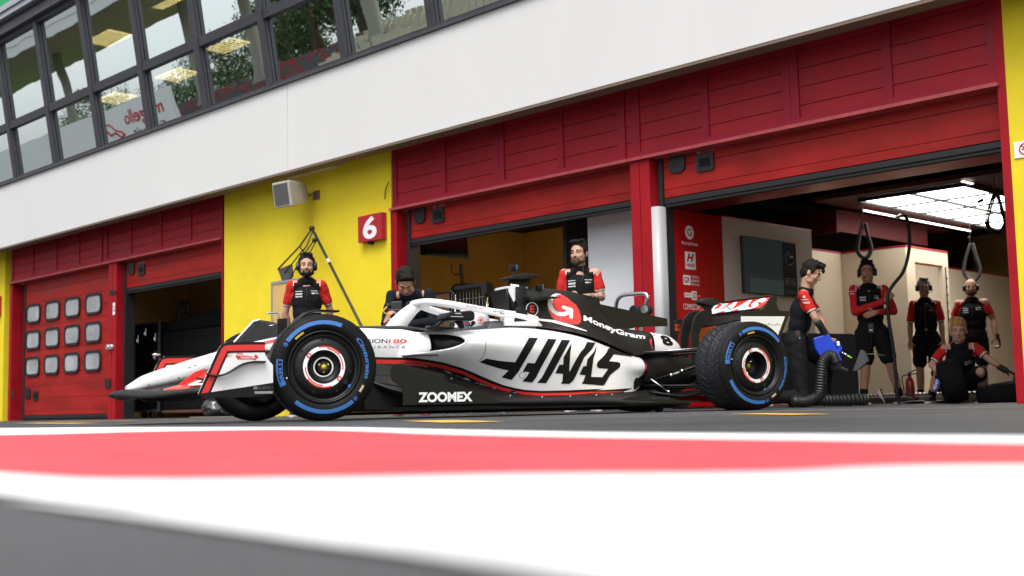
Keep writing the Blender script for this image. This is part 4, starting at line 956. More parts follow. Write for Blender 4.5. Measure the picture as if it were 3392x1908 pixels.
c_ = copy_tree(wr); place_wheel(c_, 3.6, -(.97 - .1975))
DEC = {"haas1":[[1.2927,0.4061],[1.313,0.4182],[1.3342,0.4304],[1.3593,0.4259],[1.3845,0.4215],[1.4096,0.417],[1.4347,0.4125],[1.4591,0.4102],[1.4834,0.4078],[1.5078,0.4054],[1.5324,0.403],[1.5572,0.4006],[1.5644,0.4203],[1.5722,0.44],[1.5805,0.4598],[1.5898,0.4796],[1.6006,0.4996],[1.6135,0.5198],[1.6287,0.5403],[1.6475,0.5613],[1.67,0.5828],[1.6968,0.5823],[1.7238,0.5818],[1.7514,0.5814],[1.7283,0.5609],[1.709,0.5408],[1.6925,0.5212],[1.6783,0.5018],[1.6662,0.4827],[1.6554,0.4637],[1.6457,0.4448],[1.6367,0.426],[1.6282,0.4072],[1.6202,0.3884],[1.6106,0.363],[1.601,0.3374],[1.5901,0.3207],[1.5798,0.304],[1.5697,0.2873],[1.5602,0.2705],[1.5358,0.2777],[1.5117,0.285],[1.4875,0.2922],[1.4988,0.3087],[1.5107,0.3253],[1.5234,0.3419],[1.4959,0.3477],[1.4683,0.3534],[1.4454,0.3601],[1.4223,0.3668],[1.399,0.3734],[1.3755,0.38],[1.3479,0.3887],[1.3203,0.3974]],"haas2":[[1.8413,0.5764],[1.8691,0.5753],[1.8974,0.5742],[1.9263,0.5731],[1.9006,0.5522],[1.8795,0.5319],[1.8621,0.5121],[1.8468,0.4926],[1.833,0.4732],[1.8209,0.4541],[1.8098,0.435],[1.7996,0.416],[1.79,0.3971],[1.7806,0.3782],[1.7715,0.3593],[1.761,0.3343],[1.7507,0.3092],[1.7403,0.2841],[1.7276,0.2666],[1.7153,0.2491],[1.6891,0.2523],[1.6631,0.2555],[1.6377,0.2588],[1.6512,0.2743],[1.6651,0.2898],[1.674,0.309],[1.6829,0.3281],[1.6561,0.3298],[1.6296,0.3315],[1.6383,0.3527],[1.647,0.374],[1.6557,0.3952],[1.6849,0.3934],[1.7143,0.3916],[1.723,0.4115],[1.7323,0.4315],[1.7424,0.4516],[1.7532,0.4717],[1.7656,0.492],[1.7802,0.5125],[1.7969,0.5333],[1.8167,0.5545]],"haas3":[[1.9779,0.5713],[2.0085,0.5708],[2.0396,0.5703],[2.0715,0.5699],[2.0399,0.548],[2.0146,0.527],[1.994,0.5065],[1.9763,0.4864],[1.9604,0.4665],[1.9459,0.4468],[1.9331,0.4273],[1.9211,0.4078],[1.9096,0.3885],[1.8987,0.3691],[1.8881,0.3499],[1.8775,0.3306],[1.8672,0.3113],[1.8531,0.2885],[1.8395,0.2656],[1.8263,0.2428],[1.8019,0.2439],[1.7779,0.245],[1.7541,0.2462],[1.7699,0.2649],[1.786,0.2836],[1.7985,0.3095],[1.8114,0.3355],[1.8205,0.3546],[1.8295,0.3737],[1.8388,0.3928],[1.8487,0.412],[1.8588,0.4312],[1.8699,0.4505],[1.8822,0.4699],[1.8961,0.4896],[1.9114,0.5094],[1.9291,0.5295],[1.9507,0.55]],"haas4":[[2.0683,0.546],[2.0398,0.5231],[2.017,0.501],[1.9973,0.4791],[1.9796,0.4576],[1.9637,0.4363],[1.9625,0.4082],[1.9621,0.3802],[1.9282,0.3802],[1.9174,0.3587],[1.907,0.3373],[1.8968,0.3159],[1.9304,0.3138],[1.9649,0.3118],[1.9643,0.2849],[1.9639,0.2581],[1.9521,0.2366],[1.9889,0.2356],[2.0266,0.2346],[2.0588,0.2551],[2.0736,0.2755],[2.089,0.2961],[2.1004,0.3161],[2.1117,0.3362],[2.1231,0.3563],[2.1347,0.3765],[2.1468,0.3967],[2.1599,0.417],[2.1748,0.4376],[2.2001,0.4546],[2.2269,0.4718],[2.2559,0.4893],[2.2896,0.5073],[2.3293,0.5329],[2.3864,0.5604],[2.3245,0.5609],[2.2694,0.5619],[2.2288,0.5367],[2.1979,0.5127],[2.148,0.4816],[2.1256,0.4598],[2.1051,0.4383],[2.0865,0.417],[2.0707,0.3949],[2.056,0.3728],[2.0417,0.3508],[2.0276,0.3289],[2.0232,0.3323],[2.0237,0.3578],[2.0243,0.3833],[2.0253,0.4088],[2.027,0.4344],[2.0305,0.4601],[2.0387,0.4882],[2.0501,0.5167]],"haas5":[[2.367,0.5324],[2.3224,0.5052],[2.2913,0.4794],[2.261,0.46],[2.2334,0.441],[2.2073,0.4222],[2.2001,0.3969],[2.1944,0.3716],[2.1634,0.369],[2.1499,0.3479],[2.1368,0.3268],[2.1235,0.3057],[2.1543,0.3033],[2.1855,0.3009],[2.1745,0.2789],[2.1636,0.257],[2.1443,0.2352],[2.1741,0.233],[2.2039,0.2307],[2.234,0.2284],[2.2643,0.2262],[2.2947,0.2239],[2.3252,0.2216],[2.3559,0.2193],[2.3728,0.2241],[2.3957,0.2496],[2.4194,0.2753],[2.4437,0.301],[2.4725,0.3161],[2.5027,0.3313],[2.5345,0.3467],[2.5683,0.3623],[2.5879,0.383],[2.5862,0.3984],[2.5681,0.4043],[2.5291,0.4067],[2.4912,0.4091],[2.4539,0.4116],[2.4844,0.4325],[2.5216,0.4541],[2.5553,0.4699],[2.5992,0.4677],[2.6449,0.4656],[2.6931,0.4637],[2.7431,0.4618],[2.7932,0.4599],[2.8416,0.4578],[2.8917,0.4912],[2.8603,0.506],[2.829,0.5207],[2.7972,0.5354],[2.7596,0.54],[2.7216,0.5446],[2.6817,0.5489],[2.6531,0.562],[2.5847,0.5298],[2.5153,0.5112],[2.4524,0.4783],[2.3936,0.446],[2.3555,0.4252],[2.3204,0.4048],[2.3054,0.3798],[2.3157,0.3601],[2.3394,0.3553],[2.3843,0.3526],[2.4298,0.3499],[2.4046,0.3282],[2.3806,0.3066],[2.3569,0.2851],[2.3185,0.2858],[2.2802,0.2865],[2.242,0.2871],[2.2478,0.3123],[2.2529,0.3375],[2.258,0.3627],[2.2638,0.388],[2.2711,0.4135],[2.2804,0.4391],[2.314,0.4799],[2.335,0.5055]],"Gred":[[2.237,0.9768],[2.271,0.9846],[2.2988,0.9849],[2.3266,0.9851],[2.3516,0.9738],[2.3769,0.9625],[2.3948,0.9447],[2.4132,0.927],[2.4336,0.9136],[2.4543,0.9001],[2.46,0.884],[2.4657,0.8679],[2.4714,0.8518],[2.4693,0.83],[2.4666,0.8082],[2.4636,0.7864],[2.4542,0.7679],[2.4447,0.7494],[2.4007,0.7259],[2.3762,0.7263],[2.3519,0.7267],[2.329,0.731],[2.3063,0.7353],[2.2838,0.7396],[2.2616,0.744],[2.2395,0.7483],[2.2158,0.7519],[2.1924,0.7554],[2.1779,0.771],[2.1626,0.7865],[2.157,0.8035],[2.1512,0.8205],[2.1453,0.8375],[2.1473,0.8612],[2.1481,0.8848],[2.1596,0.9068],[2.1726,0.9292],[2.191,0.9461],[2.2107,0.9633]],"Gwhite":[[2.2013,0.9587],[2.2442,0.9813],[2.2783,0.9892],[2.3025,0.9871],[2.3266,0.9851],[2.2812,0.9747],[2.2416,0.9544],[2.2109,0.9267],[2.203,0.9084],[2.1961,0.8903],[2.2027,0.8589],[2.2235,0.8337],[2.246,0.8303],[2.2686,0.827],[2.3089,0.8322],[2.3404,0.8453],[2.3174,0.8535],[2.2945,0.8618],[2.2907,0.8737],[2.3011,0.884],[2.316,0.8845],[2.3363,0.8798],[2.3565,0.875],[2.3768,0.8701],[2.3972,0.8653],[2.404,0.8535],[2.3962,0.835],[2.3879,0.8165],[2.3795,0.798],[2.3713,0.7797],[2.3546,0.7744],[2.3378,0.7808],[2.3473,0.8152],[2.3059,0.798],[2.2813,0.7957],[2.257,0.7935],[2.2347,0.7965],[2.2125,0.7996],[2.1953,0.8111],[2.1779,0.8225],[2.1669,0.84],[2.1553,0.8575],[2.1503,0.8888],[2.1555,0.9066],[2.1615,0.9247],[2.1807,0.9416]],"swoosh":[[2.0242,0.77],[2.0457,0.7685],[2.0672,0.7669],[2.0887,0.7653],[2.1104,0.7638],[2.1321,0.7622],[2.1539,0.7606],[2.1757,0.7591],[2.1938,0.7547],[2.2117,0.7503],[2.2298,0.7459],[2.2478,0.7415],[2.2661,0.7371],[2.2841,0.7327],[2.3023,0.7283],[2.3207,0.7239],[2.3383,0.7174],[2.356,0.711],[2.3735,0.7045],[2.3907,0.698],[2.4082,0.6915],[2.4259,0.685],[2.4438,0.6785],[2.4616,0.6721],[2.4527,0.6667],[2.4323,0.6707],[2.4122,0.6748],[2.3924,0.6789],[2.373,0.683],[2.3538,0.6872],[2.335,0.6913],[2.3165,0.6956],[2.2985,0.6998],[2.2807,0.7041],[2.2639,0.7087],[2.2467,0.7132],[2.23,0.7178],[2.2133,0.7224],[2.1968,0.727],[2.1797,0.7315],[2.1624,0.736],[2.1453,0.7405],[2.1242,0.7428],[2.1032,0.7451],[2.0823,0.7474],[2.0613,0.7497],[2.0403,0.752],[2.0194,0.7543]],"mg_base":[[2.4718,0.7482],[2.5503,0.7301],[2.6181,0.7038],[2.7174,0.6766],[2.7854,0.6498],[2.8816,0.6313],[2.9941,0.6121],[3.0807,0.6045]],"mg_top":[[2.5027,0.8101],[2.5875,0.7927],[2.6595,0.7669],[2.7571,0.7395],[2.8258,0.7085],[2.9182,0.6857],[3.0208,0.6637],[3.1027,0.6538]],"st_w":[[0.5204,0.4583],[0.5798,0.4564],[0.6396,0.4544],[0.6911,0.4539],[0.7428,0.4534],[0.7947,0.4529],[0.8351,0.4511],[0.873,0.4491],[0.9204,0.4396],[0.9683,0.4301],[1.0134,0.4192],[1.0595,0.4085],[1.1063,0.3936],[1.1541,0.3788],[1.2023,0.364],[1.2583,0.3414],[1.3144,0.3187],[1.3661,0.2972],[1.4172,0.2755],[1.4661,0.2552],[1.5133,0.2349],[1.5893,0.2121],[1.6683,0.1952],[1.7297,0.19],[1.7931,0.1849],[1.847,0.185],[1.9025,0.1852],[1.9601,0.1855],[2.0199,0.1858],[2.0852,0.1876],[2.1526,0.1894],[2.222,0.1913],[2.2928,0.1932],[2.3651,0.1951],[2.2778,0.1815],[2.3506,0.1842],[2.4256,0.187],[2.5041,0.1899],[2.5986,0.1938],[2.7227,0.1985]],"st_t":[[0.5207,0.4385],[0.5801,0.4372],[0.6399,0.436],[0.6914,0.4353],[0.7432,0.4346],[0.7952,0.434],[0.838,0.4323],[0.8794,0.4304],[0.93,0.422],[0.9781,0.4134],[1.0236,0.4021],[1.07,0.3909],[1.1165,0.376],[1.1637,0.3611],[1.2114,0.3461],[1.268,0.3207],[1.3245,0.295],[1.3754,0.2733],[1.4255,0.2515],[1.4725,0.2336],[1.5182,0.2155],[1.5929,0.1927],[1.6709,0.1781],[1.7318,0.1738],[1.7948,0.1694],[1.8485,0.1689],[1.9039,0.1685],[1.9611,0.168],[2.0206,0.1677],[2.0853,0.1689],[2.1521,0.1701],[2.2207,0.1714],[2.2909,0.1727],[2.3626,0.174],[2.2769,0.1706],[2.3492,0.1713],[2.4236,0.172],[2.5015,0.1728],[2.5771,0.1724]],"st_b":[[0.5212,0.4091],[0.5806,0.4078],[0.6404,0.4064],[0.6919,0.4059],[0.7436,0.4053],[0.7957,0.4047],[0.8442,0.3916],[0.8904,0.3903],[0.943,0.3813],[0.9981,0.3724],[1.0402,0.3741],[1.0858,0.364],[1.1314,0.3492],[1.1775,0.3344],[1.2244,0.3196],[1.2798,0.2947],[1.335,0.2697],[1.3847,0.2486],[1.4334,0.2275],[1.4788,0.211],[1.5232,0.1946],[1.5983,0.1717],[1.6686,0.1553],[1.7296,0.1513],[1.7887,0.1472],[1.8423,0.1473],[1.897,0.1474],[1.9538,0.1476],[2.0126,0.1477],[2.079,0.1505],[2.147,0.1534],[2.2168,0.1563],[2.2888,0.1592],[2.3637,0.1622],[2.2686,0.1537],[2.343,0.1566],[2.4203,0.1596],[2.5018,0.1627],[2.5767,0.1698]],"rearblack":[[2.972,0.3834],[2.9747,0.3616],[2.9746,0.333],[2.9695,0.3047],[2.9248,0.2945],[2.8761,0.2842],[2.7896,0.2781],[2.7609,0.2588],[2.7293,0.2395],[2.715,0.2169],[2.7013,0.1945],[2.6933,0.1722],[2.6568,0.1495],[2.7089,0.1523],[2.7612,0.1551],[2.8089,0.1578],[2.8536,0.1605],[2.8973,0.1631],[2.9606,0.182]],"chev":[[2.9722,0.333],[2.9767,0.3142],[2.9838,0.2955],[2.9811,0.3308],[2.9753,0.3441],[2.9735,0.3648]],"orion_b":[[0.4623,0.5577],[0.8324,0.5585]],"orion_t":[[0.4632,0.5896],[0.8352,0.5913]],"ins_b":[[0.5203,0.5196],[0.8224,0.5198]],"ins_t":[[0.5208,0.538],[0.8237,0.5385]],"eight":[[3.2519,0.6489],[3.2804,0.6484],[3.3098,0.648],[3.3416,0.6478],[3.3538,0.6318],[3.3794,0.6178],[3.395,0.6159],[3.3966,0.5989],[3.4034,0.5823],[3.4131,0.566],[3.3948,0.5514],[3.3604,0.5523],[3.3282,0.5534],[3.2972,0.5546],[3.2685,0.5682],[3.2597,0.5879],[3.2522,0.6077],[3.248,0.6279]],"eight_a":[[3.2753,0.6297],[3.3116,0.6291],[3.3506,0.6287],[3.3514,0.6111],[3.3151,0.6122],[3.2807,0.6134]],"eight_b":[[3.2866,0.5965],[3.3193,0.5952],[3.3532,0.5939],[3.3672,0.5716],[3.3344,0.5729],[3.303,0.5743]],"chev2":[[3.2088,0.6578],[3.1857,0.6547],[3.1717,0.6372],[3.1449,0.6214],[3.125,0.6049],[3.128,0.5827],[3.1313,0.5607],[3.1351,0.5386],[3.139,0.5167],[3.1406,0.5364],[3.1423,0.5561],[3.1442,0.5759],[3.1462,0.5957],[3.1577,0.6005],[3.1728,0.6469],[3.1902,0.6523]],"seam":[[1.3316,0.6276],[1.3189,0.6063],[1.3102,0.5858],[1.3055,0.5658],[1.3004,0.5435],[1.3011,0.5219],[1.3045,0.5006],[1.3043,0.4757],[1.3057,0.4509],[1.295,0.4319],[1.2852,0.4129]],"fia_b":[],"fia_t":[]}
# ---------------------------------------------------------------- livery: lettering and bands laid on the bodywork (side view u, z)
def lay(mb, vs, fs, off, mi=0, maxlen=.03, bv=None, side=1):
    vs, tr = split2d(vs, fs, maxlen); P = []; bv = bv or BV
    for u, z in vs:
        h = bv.ray_cast(Vector((u, -2.0 * side, z)), Vector((0, side, 0)))
        if h[0] is None: P.append(None); continue
        n = h[1] if h[1].y * side < 0 else -h[1]
        P.append(h[0] + n * off)
    keep = [t for t in tr if all(P[i] is not None for i in t)]
    mb.add([p or (0, 0, 0) for p in P], keep, mi, True)
def decal(name, poly, mat, off=.0025, parent=CAR, maxlen=.03):
    m = MB(); lay(m, *poly2d(poly), off, 0, maxlen); return m.build(name, mat, parent, recalc=False)
def along(P, t):
    L = [0]
    for a, b in zip(P, P[1:]): L.append(L[-1] + math.dist(a, b))
    d = t * L[-1]
    for k in range(len(P) - 1):
        if d <= L[k + 1] or k == len(P) - 2:
            q = (d - L[k]) / max(1e-9, L[k + 1] - L[k]); return (lerp(P[k][0], P[k + 1][0], q), lerp(P[k][1], P[k + 1][1], q))
def text_decal(name, s, base, top, mat, off=.003, parent=CAR, x0=0, x1=1, **k):
    vs, fs = split2d(*text2d(s, **k), .04); out = []
    for x, y in vs:
        a, b = along(base, lerp(x0, x1, x)), along(top, lerp(x0, x1, x)); out.append((lerp(a[0], b[0], y), lerp(a[1], b[1], y)))
    m = MB(); lay(m, out, fs, off, 0, .05); return m.build(name, mat, parent, recalc=False)
def strip(name, A, Bq, mat, off):
    return decal(name, A + list(reversed(Bq)), mat, off)
low = [(u, z - .09) for u, z in DEC['st_b']]
decal('lower_black_band', DEC['st_t'] + list(reversed(low)), CM, .0020)
strip('black_band', DEC['st_w'], DEC['st_t'], CK, .0030)
strip('red_band', DEC['st_t'], DEC['st_b'], CR, .0032)
for k in ('haas1', 'haas2', 'haas3', 'haas4', 'haas5'): decal('wordmark_letter', DEC[k], BLKL, .0030)
decal('rear_black_area', [(2.975, .47), (2.955, .40), (2.945, .36), (2.92, .31), (2.86, .285), (2.80, .282), (2.76, .25), (2.735, .20), (2.73, .10), (3.05, .10), (3.05, .47)], CK, .0026)
decal('rear_chevron', [(2.978, .455), (2.992, .452), (2.988, .42), (2.968, .36), (2.925, .300), (2.940, .335), (2.957, .385), (2.966, .40)], CR, .0034)
decal('cover_badge', DEC['Gred'], CR, .0028); decal('badge_arrow', DEC['Gwhite'], WHITEP, .0042)
decal('cover_swoosh', DEC['swoosh'], WHITEP, .003)
text_decal('cover_lettering', 'MoneyGram', DEC['mg_base'], DEC['mg_top'], WHITEP, bold=.03)
o_b, o_t = DEC['orion_b'], DEC['orion_t']
text_decal('chassis_lettering', 'ORION', o_b, o_t, BLKL, x1=.60, bold=.015); text_decal('chassis_number_lettering', '180', o_b, o_t, CR, x0=.63, bold=.015)
text_decal('chassis_lettering', 'S U R A N C E', DEC['ins_b'], DEC['ins_t'], BLKL)
text_decal('race_number', '8', [(3.262, .562), (3.385, .559)], [(3.232, .652), (3.352, .647)], BLKL, bold=.05)
decal('tail_chevron', DEC['chev2'], CR, .0035, maxlen=.02)
m = MB()
for a, b in zip(DEC['seam'], DEC['seam'][1:]): lay(m, *poly2d([a, b, (b[0] + .003, b[1]), (a[0] + .003, a[1])]), .0022, 0, .03)
m.build('panel_seam', CK, CAR, recalc=False)
m = MB()
for k in range(24):
    a0, a1 = 2 * PI * k / 24, 2 * PI * (k + 1) / 24
    lay(m, *poly2d([(1.632 + r_ * math.cos(a), .305 + r_ * math.sin(a)) for a, r_ in ((a0, .0215), (a1, .0215), (a1, .024), (a0, .024))]), .004, 0, .05)
m.build('access_cap_ring', CK, CAR, recalc=False)
# wordmark on the floor fence, endplate marks, nose marks
vs, fs = text2d('ZOOMEX', .045); m = MB(); m.add([cv(lerp(.713, 1.136, x), .8105, lerp(.113, .184, y)) for x, y in vs], fs); m.build('fence_lettering', WHITEP, CAR, recalc=False)
ep0 = [o for o in fw_.children if o.name.startswith('wing_endplate')][0]
m = MB()
m.flat([cv(u, .959, z) for u, z in ((-.621, .427), (-.612, .450), (-.574, .450), (-.572, .436), (-.500, .430), (-.490, .444), (-.470, .424), (-.500, .402), (-.505, .410), (-.606, .410))], 0)
for k in range(5): m.flat([cv(u + .0105 * k, .959, z) for u, z in ((-.680, .424), (-.672, .450), (-.667 - .0012 * k, .450), (-.675 - .0012 * k, .424))], 0)
text_on(m, 'HAAS', cv(-.612, .9605, .432), (.036, 0, 0), (0, 0, .014), 1, bold=.03); text_on(m, 'TOOLING.COM', cv(-.590, .9605, .415), (.095, 0, 0), (0, 0, .013), 1, bold=.03)
m.build('endplate_badge', [CR, WHITEP], ep0, recalc=False)
bvh = bv_ch
m = MB(); vs, fs = text2d('FIA', .04); lay(m, [(lerp(-.200, -.150, x), lerp(.487, .513, y)) for x, y in vs], fs, .002, 0, .05, bv_ch)
for k in range(24):
    a0, a1 = 2 * PI * k / 24, 2 * PI * (k + 1) / 24
    lay(m, *poly2d([(-.175 + r_ * 1.3 * math.cos(a), .500 + r_ * math.sin(a)) for a, r_ in ((a0, .026), (a1, .026), (a1, .028), (a0, .028))]), .002, 0, .05, bv_ch)
lay(m, *poly2d([(-.245, .493), (-.225, .500), (-.245, .507)]), .002, 0, .05, bv_ch)
m.build('federation_mark', BLKL, CAR, recalc=False)
rs = random.Random(5); m = MB()
for u, z in ((-.94, .345), (-.90, .360), (-.86, .375), (-.74, .385), (-.70, .40), (-.60, .455), (-.66, .43)):
    lay(m, *poly2d([(u, z), (u + .02, z + .006), (u + .021, z + .010), (u + .001, z + .005)]), .002, 0, .05, bv_ch)
m.build('nose_marks', pbr('nose_blue', (.05, .05, .25), .5), CAR, recalc=False)
m = MB()
for u in (-1.0, -.80, -.62, -.47): lay(m, *poly2d([(u + .006 * math.cos(a * .785), interp([(-1.1, .25), (-.75, .33), (-.45, .42)], u) + .006 * math.sin(a * .785)) for a in range(8)]), .002, 0, .05, bv_ch)
m.build('nose_bolts', STL, CAR, recalc=False)
decal_red = MB(); lay(decal_red, *poly2d([(-.22, .568), (.02, .628), (.02, .605), (-.22, .545)]), .002, 0, .04, bv_ch); decal_red.build('nose_red_band', CR, CAR, recalc=False)
# marks on the halo
hb = [o for o in CAR.children if o.name.startswith('halo')][0]
bh = BVHTree.FromPolygons([v.co.copy() for v in hb.data.vertices], [tuple(p.vertices) for p in hb.data.polygons])
def halo_text(s, u0, u1, z0, z1, h, mat, **k):
    vs, fs = split2d(*text2d(s, **k), .06); mm = MB()
    lay(mm, [(lerp(u0, u1, x), lerp(z0, z1, x) + h * (y - .5)) for x, y in vs], fs, .002, 0, .05, bh); mm.build('halo_lettering', mat, hb, recalc=False)
halo_text('ORION', 1.335, 1.425, .855, .840, .020, BLKL); halo_text('180', 1.43, 1.48, .839, .831, .020, CR)
halo_text("PLAY'n", 1.555, 1.605, .816, .808, .014, BLKL, bold=.02); halo_text('GO', 1.61, 1.65, .806, .800, .028, BLKL, bold=.02); halo_text('MUSIC', 1.655, 1.69, .798, .793, .007, BLKL)
# ================================================================ people
import numpy as np
SKINS = {}
FOLD = bpy.data.textures.new('cloth_folds', 'CLOUDS'); FOLD.noise_scale = .11; FOLD.noise_depth = 2
FOLDF = bpy.data.textures.new('fine_folds', 'MUSGRAVE') if False else None
def skin(name, c): return pbr(name, c, 0.55, spec=0.35, var=0.10, vscale=14)
SK1 = skin('skin_fair', (.52, .30, .21)); SK2 = skin('skin_tan', (.40, .21, .13)); SK3 = skin('skin_olive', (.46, .25, .165))
HAIRD = pbr('hair_dark', (.009, .007, .006), .7, spec=.2, var=.4, vscale=60, bump=.6, bscale=120); HAIRG = pbr('hair_grey', (.22, .19, .16), .6, var=.3, vscale=60, bump=.5, bscale=120)
HAIRB = pbr('hair_blond', (.42, .24, .07), .55, var=.45, vscale=50, bump=.8, bscale=70); HAIRN = pbr('hair_brown', (.03, .017, .010), .55, var=.4, vscale=60, bump=.6, bscale=120)
STUB = pbr('stubble_dark', (.06, .035, .025), .7)
CLB = pbr('cloth_black', (.006, .006, .0075), .85, spec=.2, var=.3, vscale=10, bump=.35, bscale=25); CLR = pbr('cloth_red', (.50, .020, .018), .8, spec=.2, var=.15, vscale=10, bump=.35, bscale=25)
CLW = pbr('cloth_white', (.7, .7, .7), .8); CLN = pbr('cloth_navy', (.012, .014, .020), .9, spec=.15, var=.3, vscale=10, bump=.4, bscale=22); CLG = pbr('cloth_grey', (.075, .08, .095), .85)
SHO = pbr('shoe_black', (.012, .012, .013), .6); SOL = pbr('shoe_sole_white', (.62, .58, .58), .6)
HEADS = pbr('headset_black', (.014, .014, .015), .4); LIP = pbr('lip', (.30, .11, .09), .5); EYEW = pbr('eye_white', (.55, .52, .50), .3); EYED = pbr('eye_dark', (.02, .014, .010), .2)
GLV = pbr('glove_black', (.016, .016, .017), .8)

def vec(p): return Vector(p)
def cap(m, a, b, r0, r1=None, n=12):
    a, b = vec(a), vec(b); r1 = r0 if r1 is None else r1
    m.ball(a, r0, 0, n, 8); m.ball(b, r1, 0, n, 8)
    if (b - a).length > 1e-4: m.tube([a, b], [r0, r1], n, 0)
def remesh(m, voxel, name, mats, parent, smooth=3, classify=None):
    o = m.build('tmp', [], None, recalc=True)
    md = o.modifiers.new('r', 'REMESH'); md.mode = 'VOXEL'; md.voxel_size = voxel; md.use_smooth_shade = True
    if smooth: sm = o.modifiers.new('s', 'SMOOTH'); sm.factor = .5; sm.iterations = smooth
    dg = bpy.context.evaluated_depsgraph_get(); dg.update()
    me = bpy.data.meshes.new_from_object(o.evaluated_get(dg)); me.name = name
    old = o.data; bpy.data.objects.remove(o); bpy.data.meshes.remove(old)
    me.materials.clear()
    for q in mats: me.materials.append(q)
    n = len(me.polygons)
    if classify:
        co = np.empty(n * 3); me.polygons.foreach_get('center', co); me.polygons.foreach_set('material_index', classify(co.reshape(-1, 3)).astype(np.int32))
    else: me.polygons.foreach_set('material_index', np.zeros(n, np.int32))
    me.polygons.foreach_set('use_smooth', np.ones(n, bool)); me.update()
    ob = bpy.data.objects.new(name, me); COL.objects.link(ob); ob.parent = parent
    return ob
def basis(fwd, up):
    f = vec(fwd).normalized(); u = vec(up); u = (u - f * u.dot(f)).normalized(); s = u.cross(-f)       # columns: person's left, back, up
    l = f.cross(u) * -1
    return Matrix((l, -f, u)).transposed()
def hand(m, wr, d, pn, thumb, curl=.5, sc=1.0):
    """five separate fingers: d = direction of the hand, pn = palm normal, thumb = side the thumb leaves on"""
    d = vec(d).normalized(); pn = vec(pn); pn = (pn - d * pn.dot(d)).normalized(); t = vec(thumb); t = (t - d * t.dot(d) - pn * t.dot(pn)).normalized()
    w = vec(wr); k = sc
    for q in (-.027, -.009, .009, .027): cap(m, w + t * q * .7 * k + d * .015 * k, w + t * q * k + d * .085 * k, .014 * k, .0125 * k, 8)
    for q, L in ((.028, .068), (.0095, .078), (-.0095, .073), (-.028, .055)):
        b = w + t * q * k + d * .088 * k; a1 = curl * .8; d1 = d * math.cos(a1) + pn * math.sin(a1); m1 = b + d1 * L * .45 * k
        a2 = curl * 1.9; d2 = d * math.cos(a2) + pn * math.sin(a2); m2 = m1 + d2 * L * .32 * k
        a3 = curl * 2.6; d3 = d * math.cos(a3) + pn * math.sin(a3); m3 = m2 + d3 * L * .26 * k
        cap(m, b, m1, .0098 * k, .009 * k, 8); cap(m, m1, m2, .009 * k, .0083 * k, 8); cap(m, m2, m3, .0083 * k, .0072 * k, 8)
    b = w + t * .03 * k + d * .03 * k; td = (t * .75 + d * .65 + pn * curl * .6).normalized(); m1 = b + td * .04 * k; td2 = (t * .25 + d * .8 + pn * (.2 + curl)).normalized()
    cap(m, b - t * .012, m1, .014 * k, .0105 * k, 8); cap(m, m1, m1 + td2 * .032 * k, .0105 * k, .0085 * k, 8)
def head_prims(m, C, R, s=1.0, jaw=1.0):
    P = lambda x, y, z: C + R @ (Vector((x, y, z)) * s)
    def el(c, r): m.ball(P(*c), tuple(q * s for q in r), 0, 20, 14, R)
    el((0, .012, .036), (.078, .096, .084)); el((0, -.022, -.035), (.066 * jaw, .068, .078)); el((0, -.050, -.092), (.038 * jaw, .032, .026))
    el((0, .005, -.060), (.064 * jaw, .055, .050))
    for sg in (1, -1):
        el((sg * .036, -.058, -.028), (.027, .026, .026)); el((sg * .081, .008, -.012), (.010, .020, .031)); el((sg * .045 * jaw, -.020, -.080), (.020, .040, .026))
        cap(m, P(sg * .012, -.084, .019), P(sg * .042, -.074, .021), .0115 * s, .010 * s, 10); cap(m, P(sg * .006, -.099, -.036), P(sg * .013, -.096, -.036), .0085 * s, .008 * s, 8)
    cap(m, P(0, -.086, .012), P(0, -.108, -.030), .0085 * s, .0115 * s, 10); cap(m, P(-.016, -.082, -.060), P(.016, -.082, -.060), .0095 * s, n=8); cap(m, P(-.013, -.080, -.072), P(.013, -.080, -.072), .0095 * s, n=8)
    return P
